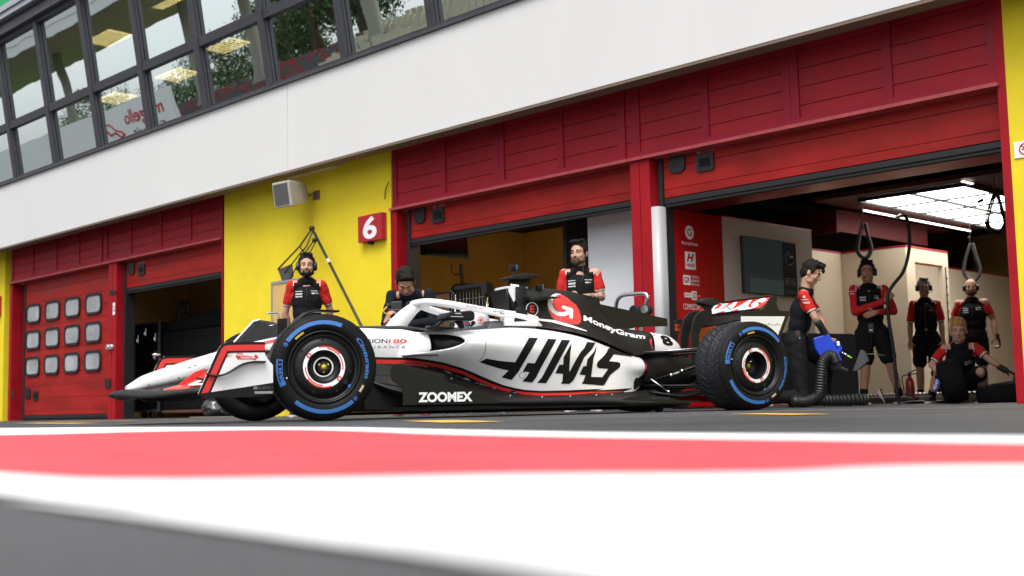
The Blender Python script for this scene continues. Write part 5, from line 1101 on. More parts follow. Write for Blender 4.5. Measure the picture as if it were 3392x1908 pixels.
def person(label, cat, loc, J, skinm, group=None, **st):
    """J: joints in a frame whose -Y looks at the viewer and +X is the viewer's right"""
    t = thing('person', loc[:3], label, cat, group, rz=loc[3])
    J = {k: vec(v) for k, v in J.items()}
    s = st.get('hs', 1.0); hf = vec(st.get('look', (0, -1, 0))); hu = vec(st.get('headup', (0, 0, 1)))
    R = basis(hf, hu); C = J['head']
    body = MB(); P = head_prims(body, C, R, s, st.get('jaw', 1.0))
    up = (J['chest'] - J['pelvis']).normalized(); side = (J['shL'] - J['shR']).normalized(); fw_p = side.cross(up).normalized(); TB = Matrix((side, -fw_p, up)).transposed()
    neck0 = (J['shL'] + J['shR']) / 2 + up * .02
    cap(body, neck0, P(0, .018, -.055), .056, .054); cap(body, J['pelvis'], J['chest'], .10, .11); cap(body, J['chest'], neck0, .10, .06); cap(body, J['shR'], J['shL'], .045)
    for q in 'LR':
        a, e, w = J['sh' + q], J['el' + q], J['wr' + q]; f = st.get('arm', 1.0)
        cap(body, a, e, .046 * f, .037 * f); cap(body, e, lerp(e, w, .3), .037 * f, .042 * f); cap(body, lerp(e, w, .3), w, .042 * f, .026 * f); cap(body, w, w + (w - e).normalized() * .02, .025 * f, .023 * f)
        hd, pn, th, cu = st.get('hand' + q, ((w - e), fw_p, -side if q == 'L' else side, .5)); hand(body, w + (w - e).normalized() * .015, hd, pn, th, cu)
        h, k, n = J['hip' + q], J['kn' + q], J['an' + q]; toe = J['toe' + q]
        cap(body, J['pelvis'], h, .09, .085); cap(body, h, k, .082, .055); back = (TB @ Vector((0, 1, 0)))
        mid = lerp(k, n, .35) + back * .012; cap(body, k, mid, .052, .056); cap(body, mid, n, .056, .036); cap(body, n, lerp(n, toe, .8), .036, .03)
    body_o = remesh(body, st.get('vox', .0062), 'body', [skinm], t, 3)
    # ---- face: eyes, brows, mouth, hair, beard
    m = MB()
    for sg in (1, -1):
        m.ball(P(sg * .032, -.0715, .001), .0112 * s, 0, 10, 8); m.ball(P(sg * .032, -.0795, .0005), (.0066 * s, .004 * s, .0062 * s), 1, 10, 8, R)
        m.tube([P(sg * .018, -.0815, .0050), P(sg * .032, -.0855, .0065), P(sg * .046, -.077, .004)], .0048 * s, 6, 2)
    m.build('eyes', [EYEW, EYED, skinm], body_o)
    hm = st.get('hair', HAIRD); m = MB()
    for sg in (1, -1): m.tube([P(sg * .012, -.0955, .022), P(sg * .030, -.0905, .028), P(sg * .050, -.074, .021)], [.004 * s, .005 * s, .003 * s], 6, 0)
    m.build('eyebrows', [hm if st.get('dark_brow', True) else HAIRN], body_o)
    m = MB(); m.tube([P(-.022, -.086, -.0655), P(-.008, -.0925, -.0645), P(.008, -.0925, -.0645), P(.022, -.086, -.0655)], [.003, .0052, .0052, .003], 6); m.build('mouth', LIP, body_o)
    style = st.get('cut', 'short'); m = MB(); rr = random.Random(st.get('seed', 1))
    if style != 'bald':
        m.ball(P(0, .022, .056), (.0865 * s, .098 * s, .084 * s), 0, 18, 12, R); m.ball(P(0, .050, .0), (.076 * s, .064 * s, .085 * s), 0, 16, 10, R)
        for sg in (1, -1): m.ball(P(sg * .074, -.008, .030), (.013 * s, .034 * s, .040 * s), 0, 10, 8, R)
        if style == 'short':
            for k in range(26): m.ball(P(rr.uniform(-.055, .055), rr.uniform(-.072, .05), .116 + rr.uniform(-.006, .016)), .019 * s, 0, 7, 5)
        if style == 'quiff':
            for k in range(34): m.ball(P(rr.uniform(-.055, .055), rr.uniform(-.088, .05), .116 + rr.uniform(-.012, .030)), .020 * s, 0, 7, 5)
        if style == 'fringe':
            for k in range(40): m.ball(P(rr.uniform(-.06, .06), rr.uniform(-.098, .05), .098 + rr.uniform(-.01, .035)), .019 * s, 0, 7, 5)
            for k in range(14): m.ball(P(rr.uniform(-.05, .05), -.100 + rr.uniform(-.01, .01), .070 + rr.uniform(-.012, .02)), .015 * s, 0, 7, 5)
        if style == 'curly':
            for k in range(150):
                a, b = rr.uniform(0, 2 * PI), rr.uniform(0, 1.35); m.ball(P(.078 * math.sin(b) * math.cos(a), .012 + .092 * math.sin(b) * math.sin(a) - .008, .052 + .085 * math.cos(b)), rr.uniform(.010, .018) * s, 0, 7, 5)
        remesh(m, .0055, 'hair', [hm], t, 1)
    bd = st.get('beard')
    if bd:
        m = MB()
        m.ball(P(0, -.053, -.094), (.044 * s, .037 * s, .032 * s), 0, 14, 10, R); m.ball(P(0, -.050, -.088), (.055 * s, .030 * s, .022 * s), 0, 14, 10, R)
        for sg in (1, -1): cap(m, P(sg * .070, -.004, -.025), P(sg * .058, -.030, -.080), .010 * s, .021 * s); cap(m, P(sg * .056, -.032, -.080), P(0, -.060, -.096), .022 * s, .024 * s); cap(m, P(sg * .004, -.091, -.050), P(sg * .026, -.080, -.056), .0065 * s, .0065 * s); cap(m, P(sg * .028, -.078, -.058), P(sg * .032, -.070, -.085), .010 * s, .015 * s)
        cap(m, P(-.012, -.079, -.082), P(.012, -.079, -.082), .010 * s)
        remesh(m, .0045, 'beard', [bd], t, 1)
    # ---- clothes
    slv = st.get('sleeve', .62); tb = MB()
    mid = lerp(J['pelvis'], J['chest'], .5); fat = st.get('fat', 1.0)
    tb.ball(J['chest'] - up * .03, (.168 * fat, .118 * fat, .19), 0, 20, 14, TB); tb.ball(mid, (.155 * fat, .112 * fat, .17), 0, 20, 14, TB); tb.ball(J['pelvis'] + up * .02, (.160 * fat, .115 * fat, .12), 0, 20, 14, TB)
    cap(tb, J['shR'] + side * .02 - up * .022, J['shL'] - side * .02 - up * .022, .054); cap(tb, lerp(J['shR'], J['shL'], .3), neck0 + up * .012, .058, .062); cap(tb, lerp(J['shR'], J['shL'], .7), neck0 + up * .012, .058, .062)
    if st.get('collar', True):
        for k in range(20):
            a = 2 * PI * k / 20
            if st.get('open') and math.sin(a) < -.6: continue
            for hz_ in (.022, .038): tb.ball(neck0 + up * (hz_ + .004) + TB @ Vector((.064 * math.cos(a), .064 * math.sin(a) - .002, 0)), .013, 0, 8, 6)
    if not st.get('open'): tb.ball(neck0 + up * .005 + TB @ Vector((0, -.045, 0)), (.055, .035, .045), 0, 12, 8, TB)
    segs = []
    for q in 'LR':
        a, e, w = J['sh' + q], J['el' + q], J['wr' + q]
        if slv <= 1: end = lerp(a, e, slv); cap(tb, a - up * .008, end, .052, .055); segs.append((a, e, w, slv))
        else: cap(tb, a, e, .058, .050); cap(tb, e, lerp(e, w, slv - 1), .050, .038); segs.append((a, e, w, slv))
    main, slc = st.get('shirt', (CLB, CLR)); trim = st.get('trim', True); sdir = np.array(side)
    def cls(co):
        out = np.zeros(len(co)); c0 = np.array((J['shL'] + J['shR']) / 2); upv = np.array(up)
        for a, e, w, sl in segs:
            A, E, Wv = np.array(a), np.array(e), np.array(w); d = E - A; L2 = d @ d
            tt = ((co - A) @ d) / L2; dist = np.linalg.norm(co - A - np.clip(tt, 0, 1)[:, None] * d, axis=1)
            lat = np.abs((co - c0) @ sdir); on = (dist < .085) & (lat > st.get('seam', .140)) & (tt > -.25)
            d2 = Wv - E; t2 = ((co - E) @ d2) / (d2 @ d2); ds2 = np.linalg.norm(co - E - np.clip(t2, 0, 1)[:, None] * d2, axis=1); on |= (sl > 1) & (ds2 < .06)
            out[on] = 1
            if trim and sl <= 1:
                Ln = math.sqrt(L2); out[on & (tt * Ln > sl * Ln + .030)] = 0; out[on & (tt * Ln > sl * Ln + .018) & (tt * Ln <= sl * Ln + .030)] = 2
        h = (co - c0) @ upv; lat = np.abs((co - c0) @ sdir)
        yoke = (h > .012) & (lat > .095); 
        if st.get('yoke', True): out[yoke & (out == 0)] = 1; out[(out == 1) & (lat > st.get('seam', .140) - .0) & (lat < st.get('seam', .140) + .009) & (h < .07) & (h > -.02)] = 2
        return out
    sh = remesh(tb, .0075, 'shirt', [main, slc, CLW], t, 4, cls if slc != main else None)
    dm = sh.modifiers.new('folds', 'DISPLACE'); dm.texture = FOLD; dm.strength = .022; dm.mid_level = .45
    lg = MB(); ll = st.get('legs', 1.85); lf = st.get('legfat', 1.0)
    lg.ball(J['pelvis'] - up * .02, (.166 * fat, .120 * fat, .12), 0, 18, 12, TB)
    for q in 'LR':
        h, k, n = J['hip' + q], J['kn' + q], J['an' + q]
        cap(lg, J['pelvis'] - up * .03, h, .105, .100)
        if ll <= 1: cap(lg, h, lerp(h, k, ll), .105 * lf, .092 * lf)
        else: cap(lg, h, k, .102 * lf, .074 * lf); cap(lg, k, lerp(k, n, ll - 1), .072 * lf, .058 * lf)
    lgo = remesh(lg, .0085, 'shorts' if ll <= 1 else 'trousers', [st.get('pants', CLB)], t, 3); dm = lgo.modifiers.new('folds', 'DISPLACE'); dm.texture = FOLD; dm.strength = .025; dm.mid_level = .4
    for q in 'LR':
        n, toe = J['an' + q], J['toe' + q]; d = (toe - n); d.z = 0; d = d.normalized() if d.length > .01 else Vector((0, -1, 0)); sdv = Vector((-d.y, d.x, 0))
        m = MB(); g = n.z if st.get('grounded', True) is False else None
        z0 = min(n.z, toe.z + .06) - .078
        b0 = Vector((n.x, n.y, z0)) - d * .04
        cap(m, n + Vector((0, 0, .0)), n - Vector((0, 0, .035)), .044, .046); cap(m, b0 + Vector((0, 0, .052)), b0 + d * .13 + Vector((0, 0, .048)), .042, .042); cap(m, b0 + d * .13 + Vector((0, 0, .048)), b0 + d * .215 + Vector((0, 0, .040)), .042, .032)
        so = remesh(m, .007, 'shoe', [st.get('shoe', SHO)], t, 2)
        m = MB(); rows = []
        for x, wd in ((-.045, .026), (-.02, .038), (.06, .040), (.14, .046), (.20, .042), (.245, .026), (.255, .008)): rows.append((b0 + d * x + sdv * wd, b0 + d * x - sdv * wd))
        lo = [r[0] for r in rows] + [r[1] for r in reversed(rows)]
        m.prism([(p.x, p.y, z0 + .001) for p in lo], (0, 0, .024)); m.build('sole', st.get('sole', SOL), so, bevel=.005)
        if ll <= 1:
            m = MB(); cap(m, lerp(n, J['kn' + q], .22), n, .049, .046); remesh(m, .008, 'sock', [CLB], t, 2)
    # ---- headset
    if st.get('headset'):
        m = MB()
        for sg in (1, -1): m.tube([P(sg * .070, .008, -.005), P(sg * .083, .008, -.005), P(sg * .104, .008, -.005), P(sg * .112, .008, -.005)], [.040 * s, .049 * s, .046 * s, .030 * s], 16)
        m.tube([P(.098 * math.cos(a), .012, .008 + .128 * math.sin(a)) for a in [PI * k / 16 for k in range(17)]], [(.0035, .006)] * 17, 8)
        hs_ = m.build('headset', HEADS, t, bevel=.004)
        m = MB(); sg = st['headset']; m.tube(catmull([P(sg * .105, -.01, -.02), P(sg * .108, -.06, -.06), P(sg * .07, -.105, -.075), P(sg * .03, -.115, -.072)], 5), .004, 6); m.ball(P(sg * .028, -.115, -.072), (.014, .010, .010)); 
        if st.get('mic', True): m.build('microphone', HEADS, hs_)
    # ---- chest marks
    if st.get('logos', True):
        bv = BVHTree.FromPolygons([v.co.copy() for v in sh.data.vertices], [tuple(p.vertices) for p in sh.data.polygons])
        for txt, cx, dz, wd, hh, mt in st.get('marks', (('MoneyGram', -.085, -.085, .075, .013, CLW), ('HAAS', -.085, -.115, .075, .022, CLW), ('ORION180', -.085, -.145, .075, .014, CLW), ('MoneyGram', .085, -.080, .075, .012, CLW), ('GR', .068, -.108, .035, .018, CLW), ('RACING', .106, -.106, .04, .010, CLW))):
            m = MB(); vs, fs = split2d(*text2d(txt, .04, .3 if txt == 'HAAS' else 0), .12); c = (J['shL'] + J['shR']) / 2; pts = []
            for x, y in vs:
                o = c + side * (cx + (x - .5) * wd) + up * (dz + (y - .5) * hh) + fw_p * .5; h = bv.ray_cast(o, -fw_p); pts.append(h[0] + fw_p * .008 if h[0] else None)
            ks = [f for f in fs if all(pts[i] is not None for i in f)]
            m.add([p or (0, 0, 0) for p in pts], ks); m.build('chest_mark', mt, sh, recalc=False)
        m = MB(); c = (J['shL'] + J['shR']) / 2; pr = []
        for k in range(13):
            h = bv.ray_cast(c + up * (-.03 - .036 * k) + fw_p * .5, -fw_p)
            if h[0]: pr.append(h[0] + fw_p * .006)
        if len(pr) > 2 and st.get('zip', True): m.tube(pr, .003, 5); m.build('zip', HEADS, sh)
    return t, P, body_o, sh, TB
def at_cam(x, y):
    d = Vector((0 - x, -11 - y)).normalized(); return (x, y, 0, math.atan2(d.x, -d.y))
def stand(H=1.78, w=1.0):
    k = H / 1.80
    J = dict(head=(0, -.01, 1.675), chest=(0, 0, 1.30), pelvis=(0, 0, .97), shL=(.168 * w, 0, 1.455), shR=(-.168 * w, 0, 1.455), elL=(.215 * w, .03, 1.17), elR=(-.215 * w, .03, 1.17), wrL=(.225 * w, -.04, .92), wrR=(-.225 * w, -.04, .92),
             hipL=(.095, 0, .92), hipR=(-.095, 0, .92), knL=(.11, -.02, .51), knR=(-.11, -.02, .51), anL=(.12, .02, .085), anR=(-.12, .02, .085), toeL=(.16, -.16, .03), toeR=(-.16, -.16, .03))
    return {a: (p[0] * k, p[1] * k, p[2] * k) for a, p in J.items()}
# ---- standing left of the cockpit, bearded, headset
J = stand(1.80); J.update(elL=(.258, .10, 1.16), elR=(-.235, .09, 1.14), wrL=(.17, .19, .98), wrR=(-.19, .16, .97), head=(0.0, -.03, 1.655))
person('bearded man in black and red team vest with headset standing behind the front wheel', 'person', at_cam(-11.01, -3.31), J, SK1, hair=HAIRD, cut='short', beard=STUB and HAIRD, headset=-1, mic=False, legs=1.9, seed=3, hs=1.03)
# ---- photographer bending over his camera
J = stand(1.78)
J.update(head=(-.035, -.44, 1.315), chest=(.03, -.17, 1.06), pelvis=(.02, .16, .86), shL=(.18, -.27, 1.20), shR=(-.155, -.27, 1.19), elL=(.225, -.28, .93), elR=(-.22, -.30, .92), wrL=(-.02, -.50, .885), wrR=(-.215, -.50, .915),
         hipL=(.11, .14, .82), hipR=(-.07, .14, .82), knL=(.14, .0, .47), knR=(-.10, .0, .47), anL=(.13, .14, .085), anR=(-.11, .14, .085), toeL=(.15, -.04, .03), toeR=(-.13, -.04, .03))
J = {k: (p[0], p[1], p[2] * .935 if p[2] > .3 else p[2]) for k, p in J.items()}
PH = at_cam(-8.86, -3.64)
person('photographer in dark jacket bending over a video camera behind the cockpit', 'person', PH, J, SK3, hair=HAIRD, cut='short', look=(.05, -.62, -.78), headup=(0, -.78, .62), shirt=(CLN, CLN), sleeve=1.92, trim=False, collar=False, logos=False, legs=1.95, pants=CLB, shoe=pbr('sneaker_white', (.6, .58, .56), .6), sole=pbr('sole_red', (.35, .03, .03), .6), handL=((-.75, -.2, .35), (-.3, .4, .3), (0, .1, 1), 1.0), handR=((.35, -.2, .75), (.6, .3, -.1), (.4, -.3, .5), .9), seed=9)
ph = [o for o in bpy.data.objects if o.name.startswith('person')][-1]
m = MB(); m.ball((0.015, -.295, 1.00), (.050, .05, .13), 0, 14, 10); m.build('grey_shirt', CLG, ph)
# ---- arms folded, tattoo
J = stand(1.75); J.update(head=(-.005, -.02, 1.615), elL=(.215, .00, 1.16), elR=(-.215, .0, 1.15), wrL=(.02, -.175, 1.155), wrR=(.03, -.165, 1.10))
t, P, bo, sh, TB = person('short haired man with folded tattooed arms behind the engine cover', 'person', at_cam(-8.28, -1.86), J, SK1, hair=HAIRD, cut='short', beard=STUB, look=(-.42, -.90, -.02), sleeve=.62, legs=1.9, arm=1.08, handL=((-.9, -.1, -.1), (0, .9, 0), (0, 0, 1), .5), handR=((.9, -.05, .15), (0, .9, .2), (0, 0, 1), .5), seed=5, zip=False, open=True, hs=1.02)
bv = BVHTree.FromPolygons([v.co.copy() for v in bo.data.vertices], [tuple(p.vertices) for p in bo.data.polygons]); m = MB(); rr = random.Random(2)
for k in range(26):
    x0, z0, a0 = rr.uniform(.05, .24), rr.uniform(1.10, 1.20), rr.uniform(0, 6); rad = rr.uniform(.008, .022); pts = []
    for q in range(8):
        h = bv.ray_cast(Vector((x0 + rad * math.cos(a0 + q * .5), -1, z0 + rad * math.sin(a0 + q * .5))), Vector((0, 1, 0)))
        if h[0] and h[0].y < .1: pts.append(h[0] - Vector((0, .0005, 0)))
    if len(pts) > 2: m.tube(pts, .0026, 5)
m.build('tattoo', pbr('tattoo_ink', (.05, .05, .055), .7), bo)
m = MB(); m.tube(catmull([P(.078, .0, -.02), P(.07, -.05, -.12), Vector((.03, -.13, 1.36)), Vector((.01, -.14, 1.30))], 5), .003, 5); m.ball(P(.079, -.008, -.012), .009); m.build('earphone', HEADS, t)
# ---- mechanic at the rear wheel, in profile
J = dict(head=(.10, -.02, 1.375), chest=(.00, 0, 1.02), pelvis=(-.075, .02, .69), shL=(.045, .17, 1.165), shR=(.015, -.185, 1.15), elL=(.17, .18, .93), elR=(.12, -.22, .90), wrL=(.22, .06, .74), wrR=(.235, -.10, .705),
         hipL=(-.07, .11, .66), hipR=(-.08, -.08, .66), knL=(.22, .14, .45), knR=(-.04, -.12, .115), anL=(.18, .16, .085), anR=(-.42, -.12, .10), toeL=(.38, .16, .03), toeR=(-.46, -.12, .04))
t, P, bo, sh, TB = person('young mechanic in profile bending over a blue tool behind the rear wheel', 'person', at_cam(-6.78, -.12), J, SK3, hair=HAIRD, cut='fringe', look=(.86, -.12, -.42), headup=(.4, 0, .9), sleeve=.62, legs=1.92, handL=((.35, -.3, -.85), (.5, -.6, 0), (.3, 0, .2), .7), handR=((.3, .2, -.9), (-.3, .8, 0), (.6, 0, .2), .7), seed=7, logos=False)
m = MB(); cap(m, (.15, -.21, .85), (.235, -.10, .70), .040, .036); remesh(m, .007, 'sleeve_guard', [GLV], t, 1)
bvs = BVHTree.FromPolygons([v.co.copy() for v in sh.data.vertices], [tuple(p.vertices) for p in sh.data.polygons])
def sleeve_text(parent, bvs, txt, x, z, wd, hh, dy=1):
    m = MB(); vs, fs = split2d(*text2d(txt, .04), .12); pts = []
    for a, b in vs:
        h = bvs.ray_cast(Vector((x + (a - .5) * wd, -1, z + (b - .5) * hh)), Vector((0, 1, 0))); pts.append(h[0] - Vector((0, .008, 0)) if h[0] else None)
    ks = [f for f in fs if all(pts[i] is not None for i in f)]; m.add([p or (0, 0, 0) for p in pts], ks); m.build('sleeve_mark', CLW, parent, recalc=False)
for k, (tx, hh) in enumerate((('MoneyGram', .014), ('PIRELLI', .018), ('Nurburg', .014))): 
    if tx != 'Nurburg': sleeve_text(sh, bvs, tx, .025 + .012 * k, 1.085 - .03 * k, .07, hh)
sleeve_text(sh, bvs, 'G', .02, 1.115, .024, .024)
m = MB(); m.box((-.06, -.135, .735), (.055, .03, .085)); m.box((-.055, -.152, .70), (.04, .004, .016), 1); m.ball((-.05, -.153, .75), .006, 2, 8, 6); m.build('radio_pack', [HEADS, CLW, CR], t, bevel=.008)
# ---- man holding the hanging hose
J = dict(head=(-.012, -.03, 1.625), chest=(-.01, 0, 1.26), pelvis=(.005, 0, .92), shL=(.165, -.01, 1.405), shR=(-.175, -.01, 1.415), elL=(.262, -.03, 1.13), elR=(-.165, -.10, 1.135), wrL=(.085, -.205, 1.115), wrR=(.165, -.24, 1.245),
         hipL=(.105, 0, .87), hipR=(-.085, 0, .87), knL=(.195, -.05, .50), knR=(-.075, -.04, .49), anL=(.29, .0, .085), anR=(-.125, .0, .085), toeL=(.42, -.12, .03), toeR=(-.07, -.18, .03))
J = {k: (p[0], p[1], p[2] * .967 if p[2] > .12 else p[2]) for k, p in J.items()}
HM = at_cam(-7.22, 2.05)
t, P, bo, sh, TB = person('mechanic in red long sleeves and black shorts holding a hanging hose in the garage', 'person', HM, J, SK2, hair=HAIRD, cut='short', headset=-1, sleeve=1.93, legs=.80, legfat=1.05, trim=False, handR=((.55, -.35, .45), (.3, .6, .3), (.1, -.6, .6), 1.15), handL=((-.9, -.1, -.25), (0, .9, 0), (0, 0, 1), .35), seed=11, hs=1.02, marks=(('HAAS', -.075, -.10, .075, .022, CLW), ('ORION', -.075, -.132, .07, .018, CLW), ('MoneyGram', .085, -.085, .06, .012, CLW), ('GR', .085, -.11, .05, .016, CLW)))
bvs = BVHTree.FromPolygons([v.co.copy() for v in sh.data.vertices], [tuple(p.vertices) for p in sh.data.polygons])
for k, tx in enumerate(('MoneyGram', 'PIRELLI', 'Racing')): 
    if k < 2: sleeve_text(sh, bvs, tx, -.195, 1.345 - .03 * k, .06, .015)
m = MB(); m.box((0.0, -.118, .90), (.06, .03, .11)); m.box((.0, -.136, .875), (.035, .004, .016), 1); m.ball((0, -.135, .92), .007, 2, 8, 6); m.tube([(.0, -.13, .82), (.0, -.13, .72), (-.03, -.125, .66)], .003, 5); m.build('radio_pack', [HEADS, CLW, CR], t, bevel=.008)
# ---- two men at the back
J = stand(1.73); J.update(head=(0, -.03, 1.615))
t, P, bo, sh, TB = person('grey haired man with glasses and headset standing in the partition doorway', 'person', at_cam(-8.02, 5.02), J, SK2, hair=HAIRG, cut='short', headset=1, sleeve=.85, legs=.8, seed=13, marks=(('HAAS', .085, -.11, .06, .03, CR),), look=(.1, -1, -.05))
m = MB()
for sg in (1, -1):
    m.tube([P(sg * .032 + .019 * math.cos(a), -.098, .0 + .014 * math.sin(a)) for a in [2 * PI * k / 14 for k in range(14)]], .0022, 5, closed=True); m.tube([P(sg * .052, -.094, .004), P(sg * .076, .0, .006)], .002, 5)
m.tube([P(-.013, -.100, .003), P(.013, -.100, .003)], .002, 5); m.build('glasses', HEADS, t)
J = stand(1.75, 1.1); J.update(head=(0, -.03, 1.63), elL=(.28, .03, 1.15), wrL=(.29, -.06, .89), elR=(-.28, .03, 1.15), wrR=(-.28, -.06, .89))
t, P, bo, sh, TB = person('bald man with headset and black gloves standing at the back of the garage', 'person', at_cam(-7.70, 5.80), J, SK1, cut='bald', headset=1, mic=False, sleeve=.62, legs=.8, fat=1.15, arm=1.15, seed=15, beard=STUB, look=(.05, -1, -.05))
for q in (.31, -.30):
    m = MB(); hand(m, (q, -.06, .905), (0, -.1, -1), (0, -.5, 0) if q > 0 else (0, -.5, 0), (-1 if q > 0 else 1, 0, 0), .5, 1.16); cap(m, (q, -.055, .93), (q, -.06, .89), .034, .034); remesh(m, .006, 'glove', [GLV], t, 1)
# ---- blond man crouching over the wheel blankets
J = dict(head=(.0, -.16, .815), chest=(.0, -.03, .50), pelvis=(-.02, .20, .26), shL=(.158, -.08, .630), shR=(-.158, -.08, .630), elL=(.275, -.16, .505), elR=(-.305, -.14, .44), wrL=(.445, -.20, .365), wrR=(-.215, -.32, .34),
         hipL=(.09, .18, .24), hipR=(-.10, .18, .24), knL=(.20, -.20, .34), knR=(-.24, -.16, .36), anL=(.22, .02, .085), anR=(-.33, .06, .085), toeL=(.26, -.18, .03), toeR=(-.37, -.12, .03))
BL = at_cam(-6.22, 2.20)
t, P, bo, sh, TB = person('curly blond man crouching beside wrapped wheels with one arm reaching right', 'person', BL, J, SK1, hair=HAIRB, cut='curly', dark_brow=False, look=(-.03, -.98, -.16), headup=(0, -.16, .98), sleeve=.66, legs=.85, hs=1.02, handL=((.8, -.3, -.4), (-.1, -.1, -1), (-.2, -.9, .2), .6), handR=((.4, -.5, -.6), (.5, .5, 0), (.5, -.3, .6), .5), seed=17, zip=False)
m = MB(); hand(m, (.448, -.202, .363), (.8, -.3, -.4), (-.1, -.1, -1), (-.2, -.9, .2), .6, 1.15); cap(m, (.40, -.19, .395), (.46, -.21, .355), .036, .036); remesh(m, .006, 'glove', [GLV], t, 1)
# ---- driver in the cockpit (car frame)
DR = thing('person', (CAR.location.x, CAR.location.y, 0), 'driver in a white helmet seated in the cockpit under the halo', 'person', rz=1.2732)
m = MB(); cap(m, cv(1.58, 0, .62), cv(1.60, 0, .50), .06, .10); cap(m, cv(1.62, .17, .56), cv(1.62, -.17, .56), .075); cap(m, cv(1.62, 0, .50), cv(1.45, 0, .32), .15, .14)
for sg in (1, -1): cap(m, cv(1.62, sg * .17, .56), cv(1.42, sg * .22, .44), .055, .045); cap(m, cv(1.42, sg * .22, .44), cv(1.20, sg * .12, .50), .045, .035); hand(m, cv(1.20, sg * .12, .50), cv(-1, -sg * .2, .2), (0, 0, -1), (0, sg, 0), 1.0)
m.ball(cv(1.52, 0, .735), (.11, .085, .10)); remesh(m, .009, 'body', [pbr('race_suit', (.05, .05, .09), .8)], DR, 2)
m = MB(); m.ball(cv(1.535, 0, .745), (.145, .122, .130), 0, 28, 18); m.ball(cv(1.50, 0, .685), (.125, .105, .085), 0, 24, 14); hl_ = remesh(m, .006, 'helmet', [pbr('helmet_white', (.72, .72, .74), .18, coat=.6)], DR, 3)
hbv = BVHTree.FromPolygons([v.co.copy() for v in hl_.data.vertices], [tuple(p.vertices) for p in hl_.data.polygons])
def hm(nm, polys, mat):
    mm = MB()
    for p in polys: lay(mm, *poly2d(p), .002, 0, .02, hbv)
    mm.build(nm, mat, hl_, recalc=False)
def circ(u, z, r, n=20): return [(u + r * math.cos(2 * PI * k / n), z + r * math.sin(2 * PI * k / n)) for k in range(n)]
def ringp(u, z, r0, r1, n=20): return [[(u + r * math.cos(a), z + r * math.sin(a)) for a, r in ((2 * PI * k / n, r0), (2 * PI * (k + 1) / n, r0), (2 * PI * (k + 1) / n, r1), (2 * PI * k / n, r1))] for k in range(n)]
hm('visor', [[(1.36, .735), (1.44, .752), (1.47, .735), (1.455, .695), (1.36, .685)]], pbr('visor_blue', (.03, .05, .10), .08, coat=.8))
hm('visor_pivot', [circ(1.487, .735, .016), [(1.46, .715), (1.50, .745), (1.505, .728), (1.47, .700)]], BLKL)
hm('helmet_badge', ringp(1.556, .757, .024, .028) + [[(1.545, .742), (1.551, .742), (1.555, .772), (1.549, .772)], [(1.557, .742), (1.563, .742), (1.567, .772), (1.561, .772)], [(1.532, .755), (1.566, .755), (1.566, .760), (1.532, .760)]] + ringp(1.47, .812, .012, .016) + [[(1.40, .735), (1.455, .742), (1.455, .728), (1.40, .722)]], CR)
hm('helmet_stripe', [[(1.44, .69), (1.52, .70), (1.53, .685), (1.45, .675)], [(1.575, .715), (1.59, .722), (1.585, .70)]], pbr('helmet_blue', (.10, .25, .55), .3))
# ================================================================ garage fit-out and equipment
def T(name, p, label, cat, group=None): return thing(name, p, label, cat, group)
RPN = pbr('red_gloss_panel', (.46, .006, .010), .10, spec=.45, coat=.1)
CRG = pbr('cream_gloss_panel', (.70, .63, .56), .18, coat=.4)
# sponsor wall on the left side of the garage
t = T('sponsor_wall', (-8.8, .7, 0), 'glossy red sponsor board with white marks just inside the right garage', 'board')
m = MB(); m.box2((-8.86, .205, .03), (-8.755, 1.30, 2.36)); W(m, 'board', RPN, t)
m = MB()
def wl(s, yc, zc, wd, hh, **k): text_on(m, s, (-8.752, yc - wd / 2, zc - hh / 2), (0, wd, 0), (0, 0, hh), 0, **k)
def disc(yc, zc, r, mi=0, x=-8.752): m.add([(x, yc + r * math.cos(2 * PI * k / 24), zc + r * math.sin(2 * PI * k / 24)) for k in range(24)], [tuple(range(24))], mi)
yc = .63
disc(yc, 2.105, .085); text_on(m, 'G', (-8.750, yc - .045, 2.06), (0, .09, 0), (0, 0, .09), 1, bold=.02); wl('MoneyGram', yc, 1.965, .32, .05, bold=.01)
m.box2((-8.7535, yc - .10, 1.66), (-8.7515, yc + .10, 1.87)); text_on(m, 'H', (-8.7505, yc - .075, 1.75), (0, .15, 0), (0, 0, .10), 1, bold=.05, shear=.3); text_on(m, 'HAAS', (-8.7505, yc - .08, 1.685), (0, .16, 0), (0, 0, .05), 1, bold=.04)
m.box2((-8.7535, yc - .15, 1.47), (-8.7515, yc - .01, 1.585)); text_on(m, 'GR', (-8.7505, yc - .14, 1.49), (0, .12, 0), (0, 0, .075), 1, bold=.03)
for k, s_ in enumerate(('TOYOTA', 'GAZOO', 'Racing')): wl(s_, yc + .085, 1.57 - .045 * k, .15, .03, bold=.01)
m.box2((-8.7535, yc - .14, 1.32), (-8.7515, yc + .0, 1.375)); m.box2((-8.7535, yc + .002, 1.295), (-8.7515, yc + .10, 1.40)); text_on(m, "PLAY'n", (-8.7505, yc - .135, 1.333), (0, .12, 0), (0, 0, .03), 1, bold=.02); text_on(m, 'GO', (-8.7505, yc + .010, 1.31), (0, .08, 0), (0, 0, .075), 1, bold=.03); wl('MUSIC', yc + .135, 1.345, .06, .018)
wl('COMMSCOPE', yc, 1.21, .34, .07)
m.flat([(-8.752, yc - .17, 1.02), (-8.752, yc - .13, 1.08), (-8.752, yc - .10, 1.05), (-8.752, yc - .135, 1.0), (-8.752, yc - .10, .96), (-8.752, yc - .13, .93), (-8.752, yc - .17, .97)]); wl('Mphasis', yc + .06, 1.03, .30, .09, bold=.005); wl('The Next Applied', yc + .04, .95, .22, .025)
W(m, 'sponsor_marks', [WHITEP, RPN], t, recalc=False)
t = T('partition_post', (-8.8, .12, 0), 'round edged white post at the front of the red sponsor board', 'post')
